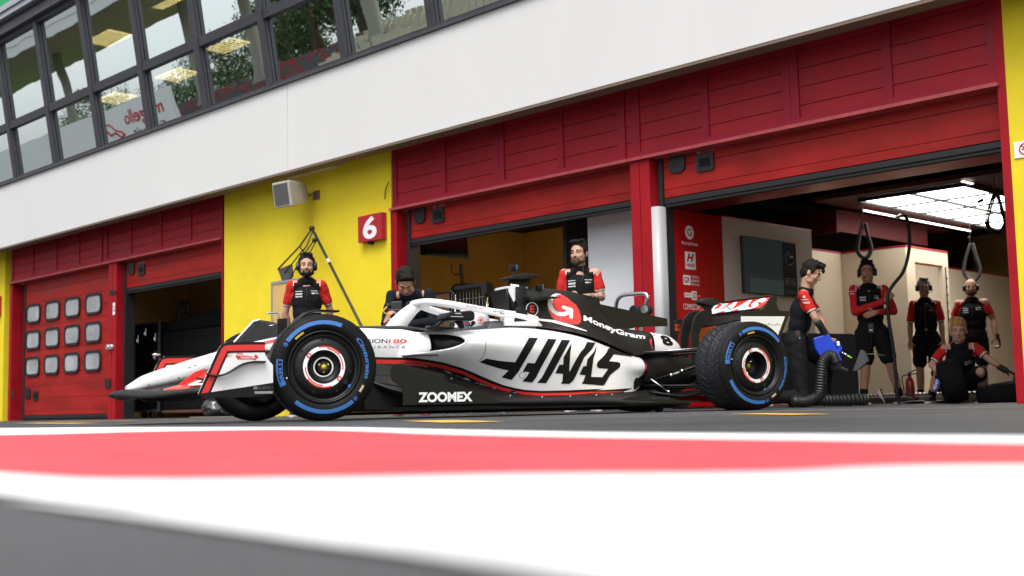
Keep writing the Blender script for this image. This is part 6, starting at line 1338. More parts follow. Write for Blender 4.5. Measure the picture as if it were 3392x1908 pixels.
m = MB(); m.loft([[(x, y, z) for x, y in rrect(-8.80, .105, .15, .185, .06)] for z in (0.005, 2.36)], smooth=True); W(m, 'post', pbr('post_grey_white', (.50, .50, .51), .35), t)
t = T('screen_wall', (-8.8, 2.3, 0), 'cream partition carrying a large dark screen beside the red sponsor board', 'partition')
m = MB(); m.box2((-8.86, 1.305, .03), (-8.757, 3.35, 2.36)); W(m, 'panel', CRG, t); m = MB(); m.box2((-8.865, 1.305, 2.361), (-8.75, 3.35, 2.375)); W(m, 'red_trim', CR, t)
t = T('timing_screen', (-8.74, 2.3, 1.4), 'large dark screen on the cream partition with a faint track map', 'screen')
m = MB(); m.box2((-8.756, 1.67, 1.43), (-8.715, 2.89, 2.155)); W(m, 'casing', pbr('screen_case', (.008, .008, .009), .25), t, bevel=.004)
m = MB(); x = -8.7145
m.add([(x, 1.68, 1.44), (x, 2.56, 1.44), (x, 2.56, 2.14), (x, 1.68, 2.14)], [(0, 1, 2, 3)], 0); m.add([(x, 2.565, 1.44), (x, 2.88, 1.44), (x, 2.88, 2.14), (x, 2.565, 2.14)], [(0, 1, 2, 3)], 1)
m.add([(x + .001, 1.80, 1.445), (x + .001, 2.56, 1.445), (x + .001, 2.56, 1.63), (x + .001, 1.80, 1.63)], [(0, 1, 2, 3)], 2)
m.tube([(x + .002, lerp(2.62, 2.84, a), lerp(1.84, 2.02, b)) for a, b in ((0, .2), (.4, 0), (1, .3), (.8, .7), (.5, .6), (.3, 1), (.1, .8), (0, .2))], .004, 5, 3)
for k in range(4): m.box2((x, 2.60, 1.66 - .025 * k), (x + .002, 2.70, 1.67 - .025 * k), 3); m.box2((x, 2.74, 1.66 - .025 * k), (x + .002, 2.84, 1.67 - .025 * k), 3)
text_on(m, 'DRS Closed', (x + .002, 2.60, 1.47), (0, .26, 0), (0, 0, .05), 3)
sc_ = lambda n, c: pbr(n, c, .12, emit=c, estr=.25)
W(m, 'display', [sc_('screen_grey', (.020, .032, .034)), sc_('screen_black', (.006, .007, .008)), sc_('screen_slate', (.035, .06, .06)), sc_('screen_line', (.05, .06, .07))], t, recalc=False)
# cream partitions deeper in the garage
def wall(name, a, b, z1, label, mat=CRM, trim=True, door=None):
    t = T(name, ((a[0] + b[0]) / 2, (a[1] + b[1]) / 2, 0), label, 'partition'); m = MB(); dx, dy = b[0] - a[0], b[1] - a[1]
    th = .08; ox, oy = (th, 0) if abs(dx) < abs(dy) else (0, th)
    if door:
        d0, d1, dz = door
        m.box2((a[0] - ox, a[1], .02), (a[0], d0, z1)); m.box2((a[0] - ox, d1, .02), (a[0], b[1], z1)); m.box2((a[0] - ox, d0 + .001, dz), (a[0] - .001, d1 - .001, z1 - .001))
    else: m.box2((a[0] - ox if ox else a[0], a[1], .02), (b[0], b[1] + oy, z1))
    W(m, 'panel', mat, t)
    if trim:
        m = MB(); m.box2((a[0] - ox - .005, a[1] - .005, z1 + .001), (b[0] + .006, b[1] + oy + .005, z1 + .03)); m.box2((a[0] - ox - .004, a[1] - .004, 0.005), (b[0] + .005, b[1] + oy + .004, .019)); W(m, 'red_trim', pbr('trim_red', (.35, .012, .02), .5), t)
    return t
wall('partition_panel', (-9.84, 3.4), (-9.84, 5.96), 2.35, 'cream partition receding beside the screen wall')
wall('partition_panel', (-9.97, 5.97), (-8.756, 5.97), 2.35, 'cream partition facing out behind the man with the hose')
wall('partition_panel', (-8.755, 5.975), (-8.755, 7.34), 2.35, 'cream corner partition with an open doorway', door=(6.24, 7.16, 2.14))
t = wall('partition_panel', (-9.80, 7.5), (-9.80, 12.6), 2.35, 'cream back partition behind the headset men')
m = MB(); m.box2((-9.80, 9.2, .9), (-9.79, 9.75, 1.5)); m.box2((-9.80, 10.4, .3), (-9.79, 10.9, .9)); W(m, 'white_sheet', WPN, t)
m = MB(); m.tube([(-8.73, 7.20, .05), (-8.73, 7.20, 2.12)], .012, 6)
for k in range(9): m.box((-8.725, 7.20, .9 + .13 * k), (.02, .03, .03))
t = T('door_cable', (-8.73, 7.2, 0), 'dark cable run down the doorway jamb in the cream partition', 'cable'); W(m, 'cable', BLK, t)
# light box and red bulkheads overhead
t = T('light_box', (-8.0, 7.0, 2.9), 'bright white ceiling light panels in a black grid over the garage', 'ceiling light')
m = MB()
m.box2((-9.45, 4.55, 2.985), (-6.6, 9.5, 3.05)); W(m, 'housing', pbr('brown_red_housing', (.10, .02, .012), .6), t)
for c in range(2):
    for r in range(5):
        x0, y0 = -8.835 + c * .80, 4.82 + r * .93
        m = MB(); m.box2((x0 + .017, y0 + .007, 2.945), (x0 + .783, y0 + .923, 2.955)); W(m, 'light_panel', LAMPW, t)
m = MB()
for c in range(3): x0 = -8.835 + c * .80; m.box2((x0 - .016, 4.81, 2.915), (x0 + .016, 9.48, 2.984))
for r in range(6): y0 = 4.82 + r * .93; m.box2((-8.84, y0 - .006, 2.92), (-7.23, y0 + .006, 2.983))
W(m, 'grid_bars', BLK, t)
LED = pbr('led_strip', (.9, .9, .9), .5, emit=(1, .96, .93), estr=2.2)
for a, b in ((5.45, 8.0), (8.08, 9.0)):
    m = MB(); m.cyl((-9.12, a, 2.90), (-9.12, b, 2.90), .016, n=8); W(m, 'light_tube', LED, t)
m = MB(); m.box2((-7.2, 4.6, 2.95), (-7.16, 4.9, 2.96)); W(m, 'light_tube', LED, t)
t = T('red_bulkhead', (-7, 2, 2.6), 'dark red ceiling bulkhead behind the raised right hand door', 'bulkhead')
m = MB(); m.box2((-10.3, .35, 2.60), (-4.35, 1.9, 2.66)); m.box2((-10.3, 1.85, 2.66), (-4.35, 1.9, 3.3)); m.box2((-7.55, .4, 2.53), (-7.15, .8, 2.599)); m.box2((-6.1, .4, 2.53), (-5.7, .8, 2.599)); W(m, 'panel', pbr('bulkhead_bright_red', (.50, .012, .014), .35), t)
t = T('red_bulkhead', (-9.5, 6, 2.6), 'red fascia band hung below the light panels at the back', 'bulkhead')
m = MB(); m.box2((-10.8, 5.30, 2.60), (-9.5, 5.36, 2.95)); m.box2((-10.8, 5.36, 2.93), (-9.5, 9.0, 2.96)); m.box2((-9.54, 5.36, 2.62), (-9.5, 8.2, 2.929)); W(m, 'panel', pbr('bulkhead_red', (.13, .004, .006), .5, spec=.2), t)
# coiled leads
def coil(label, x, y, zt, zb, wd, plug=None):
    t = T('coiled_lead', (x, y, zt), label, 'cable', 'coiled leads hanging from the light box')
    vx, vy = .733, .68                                        # across the view
    m = MB(); m.tube([(x, y, 2.93), (x, y, zt)], .006, 6); W(m, 'hanger', BLK, t)
    loop = catmull([(0, zt), (-wd * .3, lerp(zt, zb, .35)), (-wd * .5, lerp(zt, zb, .75)), (-wd * .25, zb + .02), (wd * .12, zb), (wd * .48, lerp(zt, zb, .78)), (wd * .32, lerp(zt, zb, .4)), (.02, zt)], 12) if False else catmull([Vector(p) for p in ((0, 0, zt), (-wd * .3, 0, lerp(zt, zb, .35)), (-wd * .5, 0, lerp(zt, zb, .75)), (-wd * .25, 0, zb + .02), (wd * .15, 0, zb), (wd * .48, 0, lerp(zt, zb, .75)), (wd * .32, 0, lerp(zt, zb, .4)), (.03, 0, zt))], 10)
    P = []; L = len(loop); turns = 74
    N = 800
    for k in range(N):
        f = k / (N - 1) * (L - 1); i = min(int(f), L - 2); p = loop[i].lerp(loop[i + 1], f - i); tg = (loop[i + 1] - loop[i]).normalized(); n1 = Vector((-tg.z, 0, tg.x)); a = 2 * PI * turns * k / N
        q = p + n1 * (.024 * math.cos(a)) + Vector((0, .024 * math.sin(a), 0)); P.append((x + q.x * vx - q.y * vy, y + q.x * vy + q.y * vx, q.z))
    m = MB(); m.tube(P, .0085, 5); W(m, 'coil', pbr('lead_black', (.012, .012, .013), .45), t)
    if plug:
        m = MB(); m.tube([(x, y, zt), (x + plug[0] * vx * .7, y + plug[0] * vy * .7, zt + plug[1] * .7)], .005, 5); m.tube([(x + plug[0] * vx * .7, y + plug[0] * vy * .7, zt + plug[1] * .7), (x + plug[0] * vx, y + plug[0] * vy, zt + plug[1])], .022, 8); W(m, 'plug', BLK, t)
coil('coiled black lead nearest the hose, hanging left of the headset man', -8.86, 4.94, 2.62, 2.12, .20)
coil('coiled black lead in front of the bright panels with a loose plug', -6.70, 4.48, 2.70, 2.20, .24, (-.22, -.10))
coil('coiled grey lead hanging in the dark above the bald man', -8.50, 7.63, 2.50, 1.92, .26, (-.02, .12))
HW = Vector((HM[0], HM[1], 0)); hr = Matrix.Rotation(HM[3], 3, 'Z')
def hmw(x, y, z): p = hr @ Vector((x, y, 0)) + HW; return (p.x, p.y, z)
t = T('hanging_hose', hmw(.2, -.28, 0), 'black air hose hanging from the light box into the mechanic\'s fist', 'hose')
m = MB(); m.tube(catmull([(-9.10, 6.57, 2.95), (-8.3, 4.95, 2.66), (-7.55, 3.45, 2.40), hmw(.455, -.20, 2.17), hmw(.475, -.26, 1.85), hmw(.40, -.27, 1.55), hmw(.27, -.285, 1.38), hmw(.205, -.285, 1.26), hmw(.20, -.27, 1.0), hmw(.235, -.26, .65), hmw(.25, -.26, .3), hmw(.27, -.25, .03), hmw(.45, -.2, .025), hmw(1.1, .3, .022)], 8), .020, 10); W(m, 'hose', pbr('hose_black', (.012, .012, .013), .4), t)
# black corrugated air duct by the rear wheel
t = T('air_duct', (-6.6, -.3, 0), 'black ribbed air duct snaking on the ground behind the rear wheel', 'duct')
path = catmull([(-6.431, -.117, .45), (-6.458, -.151, .515), (-6.515, -.20, .46), (-6.545, -.21, .30), (-6.575, -.22, .13), (-6.655, -.30, .065), (-6.74, -.37, .065), (-6.72, -.27, .066), (-6.60, -.16, .07), (-6.5, .1, .07), (-6.4, .4, .07)], 26)
m = MB(); m.tube(path, [.050 if k % 4 < 2 else .060 for k in range(len(path))], 14); W(m, 'hose', pbr('duct_black', (.012, .0115, .010), .45), t)
t = T('air_duct', (-6.6, 2.6, 0), 'silver ribbed air duct lying on the garage floor behind the shorts mechanic', 'duct')
path = [(-7.9 + 2.3 * k / 110, 2.9 - .6 * k / 110, .075) for k in range(111)]; m = MB(); m.tube(path, [.055 if k % 3 else .068 for k in range(111)], 14); W(m, 'hose', pbr('duct_silver', (.36, .31, .25), .35, metal=.6), t)
# starter / blower in the mechanic's hands
MH = at_cam(-6.78, -.12); mr_ = Matrix.Rotation(MH[3], 3, 'Z')
def mw(x, y, z): p = mr_ @ Vector((x, y, 0)); return (p.x + MH[0], p.y + MH[1], z)
t = T('air_blower', mw(.25, -.1, .5), 'bright blue plastic blower tool held by the mechanic', 'blower')
m = MB(); m.loft([[mw(x + a, -.10 + d, z + b) for a, d, b in ((-w_, -.06, -w_ * .3), (w_, -.06, w_ * .3), (w_, .06, w_ * .3), (-w_, .06, -w_ * .3))] for x, z, w_ in ((.165, .72, .075), (.20, .62, .095), (.255, .50, .085), (.29, .44, .075))], smooth=False); W(m, 'casing', pbr('blue_plastic', (.005, .045, .50), .3), t, bevel=.012)
m = MB(); m.loft([[mw(x + a, -.10 + d, z) for a, d in ((-.02, -.05), (.03, -.05), (.03, .05), (-.02, .05))] for x, z in ((.315, .66), (.345, .58), (.31, .53))], smooth=False); W(m, 'handle', pbr('blue_plastic', (.005, .045, .50), .3), t, bevel=.008)
m = MB(); m.loft([[mw(x + a, -.10 + d, z) for a, d in ((-.055, -.045), (.055, -.045), (.055, .045), (-.055, .045))] for x, z in ((.29, .445), (.31, .37))]); m.box(mw(.335, -.155, .635), (.03, .012, .05), 1); W(m, 'nozzle', [BLK, WHITEP], t, bevel=.006)
t = T('spanner', mw(.42, -.1, .52), 'small steel spanner with a lime green grip beside the blue blower', 'tool')
m = MB(); m.tube([mw(.385, -.16, .535), mw(.415, -.16, .515)], .010, 6, 0); m.tube([mw(.375, -.16, .55), mw(.365, -.16, .530)], .006, 6, 0); m.tube([mw(.415, -.16, .515), mw(.46, -.16, .485)], .008, 6, 1); W(m, 'tool', [CHR, pbr('lime_grip', (.30, .75, .05), .5)], t)
# dark workbench and tyre rack behind the mechanic
t = T('workbench', (-7.0, 1.4, 0), 'low black equipment cabinet behind the blue blower', 'cabinet')
m = MB(); m.prism([(-7.60, .25, .10), (-6.84, 1.04, .10), (-6.84, 1.04, .76), (-6.87, 1.01, .79), (-7.60, .25, .83)], (-.22, .21, 0)); W(m, 'cabinet', pbr('cabinet_black', (.004, .004, .0045), .6, spec=.15), t, bevel=.01)
for a in (.0, .35, .7, 1.0):
    m = MB(); p = Vector((-7.60, .30, 0)).lerp(Vector((-6.92, 1.02, 0)), a); m.cyl((p.x - .1, p.y + .1, .0), (p.x - .1, p.y + .1, .1), .03, n=10); W(m, 'caster', BLK, t)
t = T('carbon_panel', (-6.4, .3, .3), 'grey carbon bodywork flap propped behind the ribbed duct', 'bodywork')
m = MB(); m.prism([mw(.47, .05, .36), mw(.555, .05, .575), mw(.585, .05, .56), mw(.62, .05, .46), mw(.52, .05, .37)], (.01, .02, 0)); W(m, 'panel', pbr('carbon_grey', (.05, .05, .05), .4), t)
m = MB(); m.tube([mw(.585, .06, .53), mw(.70, .06, .525), mw(.79, .06, .51)], .006, 6); m.tube([mw(.42, .06, .36), mw(.30, .06, .42), mw(.2, .06, .6)], .02, 6); W(m, 'strut', pbr('strut_grey', (.06, .055, .05), .4), t)
t = T('jack_trolley', (-6.9, .9, 0), 'low red and steel car jack on the ground behind the rear wheel', 'jack')
m = MB(); m.prism([cv_w for cv_w in [(-6.35, -3.05, .075), (-5.95, -2.2, .075), (-5.95, -2.2, .13), (-6.3, -2.95, .13)]], (-.25, .08, 0)); W(m, 'frame', pbr('jack_red', (.42, .012, .014), .4), t, bevel=.006)
for p in ((-6.5, -2.85), (-6.2, -2.25)): m = MB(); m.cyl((p[0] - .05, p[1], .035), (p[0] + .0, p[1] + .01, .035), .035, n=14); W(m, 'wheel', BLK, t)
# tyre-warmer rail with bright angled stands on the floor
t = T('wheel_stand', (-6.9, 1.7, 0), 'row of small black floor stands with white angled bars behind the shorts mechanic', 'stand')
m = MB(); m.box2((-7.95, 2.55, .02), (-6.95, 2.75, .085)); W(m, 'base', BLK, t)
for gx in (-.245, -.155, .055):
    a, b = hmw(gx, .22, .185), hmw(gx + .06, .20, .02); m = MB(); m.tube([a, b], .010, 6); c_, d_ = hmw(gx - .02, .22, .17), hmw(gx + .02, .21, .075); m.tube([c_, d_], .007, 6); W(m, 'white_bar', pbr('white_bar', (.8, .8, .78), .4), t)
    m = MB(); m.tube([hmw(gx + .02, .27, .19), b], .012, 6); W(m, 'bracket', BLK, t)
# fire extinguishers
def extinguisher(x, y, label, lab=True, sc=1.0):
    t = T('fire_extinguisher', (x, y, 0), label, 'fire extinguisher'); t.scale = (sc, sc, sc); m = MB()
    m.lathe([(0, 0), (.072, .0), (.078, .02), (.078, .38), (.068, .43), (.035, .47), (.028, .50), (0, .50)], 24, Matrix.Translation((x, y, .01)) @ Matrix.Rotation(PI / 2, 4, 'X')); W(m, 'cylinder', pbr('extinguisher_red', (.40, .010, .012), .3, coat=.4), t)
    m = MB(); m.cyl((x, y, .50), (x, y, .56), .025, n=10); m.tube([(x - .02, y - .02, .56), (x + .10, y + .09, .63)], .010, 6); m.tube([(x - .02, y - .02, .545), (x + .11, y + .10, .555)], .010, 6); m.tube(catmull([(x - .02, y - .02, .53), (x - .10, y - .09, .50), (x - .085, y - .08, .30), (x - .08, y - .075, .14)], 6), .011, 7); W(m, 'valve', BLK, t)
    if lab:
        m = MB(); m.lathe([(.0795, .13), (.0795, .30)], 24, Matrix.Translation((x, y, .01)) @ Matrix.Rotation(PI / 2, 4, 'X')); o = W(m, 'paper_label', pbr('label_dark_red', (.16, .03, .03), .5), t)
    return t
extinguisher(-7.06, 2.62, 'red fire extinguisher standing on the floor beside the cream corner partition', True, .66)
extinguisher(-22.62, .55, 'red fire extinguisher at the left garage opening beside the black flight case', False)
# wrapped tyres the blond man works on
BW = Vector((BL[0], BL[1], 0)); br = Matrix.Rotation(BL[3], 3, 'Z')
def bw(x, y, z): p = br @ Vector((x, y, 0)) + BW; return (p.x, p.y, z)
BLA = pbr('blanket_black', (.005, .005, .006), .9, spec=.1, bump=.5, bscale=9)
t = T('wrapped_tyre', bw(-.05, -.62, 0), 'tyre in a black warming blanket with a blue tag in front of the crouching man', 'tyre')
m = MB(); prof = [(.0, -.17), (.22, -.18), (.33, -.16), (.36, -.12), (.365, 0), (.36, .12), (.33, .16), (.22, .18), (0, .17)]
Mx = Matrix.Translation((-6.09, 1.70, .245)) @ Matrix.Rotation(-1.02, 4, 'Z') @ Matrix.Rotation(.20, 4, 'X')
m = MB(); m.lathe([(r * .66, h * .72) for r, h in prof], 40, Mx); W(m, 'blanket', BLA, t)
m = MB(); Mx2 = Mx; P4 = [Mx2 @ Vector(p) for p in ((-.17, -.176, -.06), (-.10, -.186, .05), (-.19, -.178, .12), (-.27, -.166, -.02))]; 
q = [Vector((-6.172, 1.46, .12)), Vector((-6.125, 1.50, .23)), Vector((-6.150, 1.475, .29)), Vector((-6.185, 1.455, .20))]
m.add(q, [(0, 1, 2, 3)]); text_on(m, 'REAR', (-6.168, 1.452, .15), (.032, .028, .10), (-.014, -.012, .03), 1); W(m, 'blue_tag', [pbr('tag_blue', (.02, .05, .30), .5), WHITEP], t, recalc=False)
t = T('wrapped_tyre', bw(.55, -.35, 0), 'black blanket wrapped tyre lying flat at the right edge of the garage', 'tyre')
m = MB(); m.lathe([(r, h * .62) for r, h in prof], 40, Matrix.Translation((-5.56, 1.98, .115)) @ Matrix.Rotation(.8, 4, 'Z') @ Matrix.Rotation(PI / 2, 4, 'X') @ Matrix.Rotation(.12, 4, 'Z')); W(m, 'blanket', BLA, t)
t = T('covered_trolley', bw(1.0, .3, 0), 'black draped trolley half hidden by the red door post', 'trolley')
m = MB(); m.loft([[bw(x, y, z) for x, y in ((.62, -.2), (1.5, -.2), (1.5, .5), (.62, .5))] for z in (0, .2)] + [[bw(x, y, z) for x, y in ((.60, -.1), (1.4, -.1), (1.4, .4), (.60, .4))] for z in (.36, .46)] + [[bw(x, y, .49) for x, y in ((.66, .0), (1.3, .0), (1.3, .3), (.66, .3))]], smooth=False); W(m, 'cover', BLA, t, bevel=.03)
m = MB(); m.tube([bw(.69, -.15, .47), bw(.675, -.15, .60)], .018, 7); W(m, 'grip', BLK, t)

# ---------------------------------------------------------------- second garage: screen on an arm, roll cages, white board
t = T('white_board', (-9.9, .6, 0), 'tall white partition board behind the tattooed man', 'board')
m = MB(); m.box2((-10.355, .60, .02), (-9.02, .66, 2.48)); W(m, 'panel', pbr('board_cool_white', (.70, .72, .76), .3, coat=.3), t); m = MB(); m.box2((-10.36, .595, 2.481), (-9.02, .665, 2.53)); W(m, 'red_trim', CR, t)
t = T('monitor', (-13.4, 1.2, 2.0), 'wide black monitor on an angled arm under the raised middle door', 'screen')
mq = [Vector(p) for p in ((-13.86, .62, 2.374), (-13.286, 1.2, 2.288), (-13.29, 1.17, 2.72), (-13.865, .59, 2.80))]; bk = Vector((-.035, .035, .01))
m = MB(); m.prism(mq, bk); W(m, 'screen', pbr('monitor_black', (.004, .004, .004), .10), t)
m = MB(); m.tube([(-13.62, 1.35, 2.25), (-13.85, 1.6, 1.75), (-14.0, 1.6, 1.2), (-14.0, 1.6, .02)], .03, 8); m.tube(catmull([(-13.8, 1.3, 2.28), (-13.75, 1.3, 2.12), (-13.66, 1.35, 2.10)], 6), .012, 6); W(m, 'arm', BLK, t)
t = T('tube_lamp', (-12.0, 2.0, 3.2), 'warm strip lamp on the ceiling of the middle garage', 'lamp')
m = MB(); m.box2((-12.9, 1.2, 3.25), (-11.6, 1.35, 3.32)); m.box2((-12.9, 3.2, 3.25), (-11.6, 3.35, 3.32)); W(m, 'tube', pbr('warm_tube', (.8, .6, .3), .5, emit=(1, .68, .26), estr=16.0), t)
t = T('equipment_stack', (-14.6, 2.2, 0), 'dark stack of covered equipment below the monitor', 'equipment')
m = MB(); m.loft([[(x, y, z) for x, y in ((-13.69, 1.0), (-13.0, 1.0), (-13.0, 2.0), (-13.69, 2.0))] for z in (.02, 1.1)] + [[(x, y, z) for x, y in ((-13.69, 1.1), (-13.2, 1.1), (-13.25, 1.7), (-13.69, 1.7))] for z in (1.3, 1.75)] + [[(x, y, 1.95) for x, y in ((-13.69, 1.2), (-13.4, 1.2), (-13.4, 1.5), (-13.69, 1.5))]], smooth=False); W(m, 'cover', CLN, t, bevel=.06)
t = T('yellow_machine', (-12.9, 2.6, 1.2), 'ochre yellow machine box with a black cable loop under the monitor', 'machine')
m = MB(); m.box2((-13.55, 2.45, .02), (-13.0, 2.9, 1.75)); W(m, 'body', pbr('machine_ochre', (.60, .28, .02), .5), t, bevel=.03); m = MB(); m.tube(catmull([(-13.6, 2.3, 1.45), (-13.5, 2.3, 1.66), (-13.25, 2.3, 1.70), (-13.05, 2.3, 1.55), (-13.0, 2.3, 1.35)], 6), .02, 7); W(m, 'cable', BLK, t)
def cage(xa, xb, z1, label, sheet):
    t = T('roll_cage', ((xa + xb) / 2, .55, 0), label, 'wire trolley', 'wire roll cages inside the middle garage'); y = .55
    P = [(xa, y, .12), (xa, y, z1 - .06), (xa + .05, y, z1), (xb - .05, y, z1), (xb, y, z1 - .06), (xb, y, .12)]
    m = MB(); m.tube(P, .018, 8, 0); m.tube([(xb + .02, y, z1 - .05), (xb + .02, y, .12)], .016, 8, 1); m.tube([(xa, y + .6, .12), (xa, y + .6, z1), (xb, y + .6, z1), (xb, y + .6, .12)], .016, 8, 0); W(m, 'frame', [BLK, CHR], t)
    m = MB(); n = 9
    for k in range(1, n): m.tube([(lerp(xa, xb, k / n), y, .15), (lerp(xa, xb, k / n), y, z1)], .0045, 5)
    for k in range(8): m.tube([(xa, y, .2 + k * (z1 - .25) / 7.5), (xb, y, .2 + k * (z1 - .25) / 7.5)], .0045, 5)
    W(m, 'mesh_side', pbr('wire_grey', (.18, .17, .15), .4, metal=.5), t)
    m = MB(); m.box2((xa, y, .10), (xb, y + .6, .13)); m.box2((xa + .05, y + .1, .14), (xb - .05, y + .5, z1 * .55)); W(m, 'load', pbr('cage_load', (.05, .05, .06), .7), t)
    if sheet: m = MB(); m.box2((lerp(xa, xb, .25), y + .02, z1 * .62), (lerp(xa, xb, .6), y + .03, z1 * .86)); W(m, 'paper_sheet', WPN, t)
    for x in (xa + .06, xb - .06):
        for dy in (.05, .55): m = MB(); m.cyl((x - .02, y + dy, .05), (x + .02, y + dy, .05), .05, n=14); W(m, 'caster', BLK, t)
cage(-13.42, -12.90, 1.74, 'black wire roll cage nearer the red post in the middle garage', False); cage(-12.84, -12.24, 1.76, 'wire roll cage with a taped paper sheet in the middle garage', True)
m = MB(); m.box2((-12.84, .5, 1.75), (-12.18, .6, 1.80)); m.box2((-12.27, .49, 1.64), (-12.16, .61, 1.79))
t = T('cage_clamp', (-12.2, .55, 1.7), 'black clamp bar lying across the top of the roll cage with the sheet', 'clamp'); W(m, 'bar', BLK, t)
# chrome hoop trolley with lamps behind the engine cover
t = T('chrome_hoop', (-8.3, -1, 0), 'polished chrome hoop handle with two round lamps behind the engine cover', 'handle')
m = MB(); m.tube(catmull([(-8.60, -1, .05), (-8.575, -1, .9), (-8.55, -1, 1.12), (-8.505, -1, 1.215), (-8.42, -1, 1.243), (-8.28, -1, 1.243), (-8.14, -1, 1.235), (-8.105, -1, 1.19), (-8.135, -1, 1.10), (-8.19, -1, .95), (-8.21, -1, .6), (-8.21, -1, .05)], 6), .022, 12); W(m, 'hoop', CHR, t)
for x in (-8.275, -8.13): m = MB(); m.cyl((x - .02, -.94, 1.065), (x + .02, -1.05, 1.065), .055, n=18, mi=0); m.cyl((x + .02, -1.05, 1.065), (x + .024, -1.061, 1.065), .042, n=18, mi=1); W(m, 'lamp', [BLK, CHR], t)
m = MB(); m.box2((-8.7, -1.3, .06), (-8.05, -.7, .25)); W(m, 'base', BLK, t, bevel=.02)
for x in (-8.62, -8.15):
    for y in (-1.22, -.78): m = MB(); m.cyl((x - .015, y, .03), (x + .015, y, .03), .03, n=12); W(m, 'caster', BLK, t)

# ---------------------------------------------------------------- left garage: flight cases, hoops, bags
t = T('flight_case', (-21.5, 1.4, 0), 'tall black flight case with steel latches in the left garage', 'case')
m = MB(); m.box2((-23.30, 1.0, .14), (-22.28, 2.2, 1.93)); W(m, 'case', pbr('case_black', (.006, .006, .007), .5, spec=.3), t, bevel=.02)
m = MB(); m.box2((-23.31, .985, .13), (-23.27, 1.02, 1.94)); m.box2((-22.31, .985, .13), (-22.27, 1.02, 1.94)); m.box2((-23.27, .988, 1.90), (-22.31, 1.01, 1.94)); m.box2((-23.27, .988, .13), (-22.31, 1.01, .17)); W(m, 'edge_trim', pbr('trim_aluminium', (.30, .30, .31), .35, metal=.8), t)
for x, z in ((-23.17, 1.62), (-22.45, 1.62), (-22.85, 1.75), (-22.45, 1.25), (-22.45, .6)):
    m = MB(); m.box((x, .98, z), (.12, .02, .17)); m.box((x, .965, z - .03), (.06, .02, .07)); W(m, 'latch', CHR, t, bevel=.008)
for x in (-23.15, -22.45): m = MB(); m.cyl((x - .03, 1.15, .065), (x + .03, 1.15, .065), .065, n=14); W(m, 'caster', BLK, t)
t = T('flight_case', (-20.4, 1.6, 0), 'long low black flight case beside the tall latched case', 'case')
m = MB(); m.box2((-22.20, 1.05, .16), (-18.6, 2.4, 1.70)); m.box2((-22.22, 1.04, 1.55), (-18.6, 2.41, 1.60)); W(m, 'case', pbr('case_black', (.006, .006, .007), .5, spec=.3), t, bevel=.03)
m = MB(); m.box2((-22.2, 1.02, .10), (-18.6, 1.06, .155)); W(m, 'rail', pbr('rail_brown', (.12, .06, .04), .5), t)
t = T('black_cover', (-20.6, 1.8, 1.7), 'black fabric cover heaped on the long flight case', 'cover')
rr = random.Random(8); m = MB(); pr = [(-22.2, 1.71), (-22.15, 1.93), (-21.6, 2.0), (-20.6, 2.03), (-20.0, 2.08), (-19.3, 2.0), (-18.5, 1.93), (-18.5, 1.71)]
m.prism([(x, 1.12, z) for x, z in pr], (0, 1.2, 0)); W(m, 'cover', CLB, t, bevel=.06)
t = T('cable_hoop', (-21.3, 1.5, 2.2), 'two black cable hoops standing on the heaped cover', 'cable')
m = MB()
for dx in (0, .17): m.tube(catmull([(-22.2 + dx, 1.3, 1.98), (-22.08 + dx, 1.3, 2.18), (-21.92 + dx, 1.3, 2.30), (-21.8 + dx, 1.3, 2.25), (-21.82 + dx, 1.3, 2.12), (-21.92 + dx, 1.3, 2.0)], 6), .024, 7)
m.tube([(-20.2, 1.3, 2.05), (-19.0, 1.3, 2.2), (-18.3, 1.3, 2.36)], .016, 6); W(m, 'hoop', BLK, t)
t = T('hanging_lead', (-23.35, .8, 0), 'thin black lead drooping from the tall flight case', 'cable')
m = MB(); m.tube(catmull([(-23.28, .95, 1.93), (-23.42, .9, 1.86), (-23.52, .9, 1.6), (-23.62, .9, 1.2), (-23.66, .9, 1.05)], 6), .018, 6); W(m, 'lead', BLK, t)
t = T('orange_light', (-23.9, 1.6, 1.3), 'small orange warning lamp in the dark of the left garage', 'lamp')
m = MB(); m.box((-23.75, 1.6, 1.42), (.14, .14, .12)); m.box((-23.75, 1.6, 1.3), (.1, .1, .12), 1); m.cyl((-23.75, 1.6, .02), (-23.75, 1.6, 1.25), .025, n=8, mi=1); W(m, 'lamp', [pbr('lamp_orange', (.55, .10, .02), .4), BLK], t)
t = T('bin_bag', (-17.5, -.45, 0), 'crumpled shiny black plastic bag against the wall behind the front wing', 'bag')
def crumple(mb, cx, cy, rx, ry, rz, seed):
    rr = random.Random(seed); bm = bmesh.new(); bmesh.ops.create_icosphere(bm, subdivisions=4, radius=1)
    dirs = [(Vector((rr.gauss(0, 1), rr.gauss(0, 1), rr.gauss(0, 1))).normalized(), rr.uniform(.05, .16)) for _ in range(60)]
    for v in bm.verts:
        n = v.co.normalized(); d = 1.0
        for q, a in dirs: d -= a * max(0, n.dot(q) - .86) * 5
        d += rr.uniform(-.015, .015); z = n.z * d; v.co = Vector((cx + n.x * d * rx, cy + n.y * d * ry, max(.012, rz * .8 + z * rz)))
    mb.add([tuple(v.co) for v in bm.verts], [tuple(q.index for q in f.verts) for f in bm.faces], 0, False); bm.free()
m = MB(); crumple(m, -17.55, -.50, .36, .28, .20, 3); W(m, 'bag', pbr('bag_plastic', (.018, .018, .022), .16, spec=.8), t)
t = T('bin_bag', (-16.9, -.45, 0), 'second black plastic bag half hidden by the far front tyre', 'bag')
m = MB(); crumple(m, -16.95, -.48, .40, .28, .19, 6); W(m, 'bag', pbr('bag_plastic', (.018, .018, .022), .16, spec=.8), t)
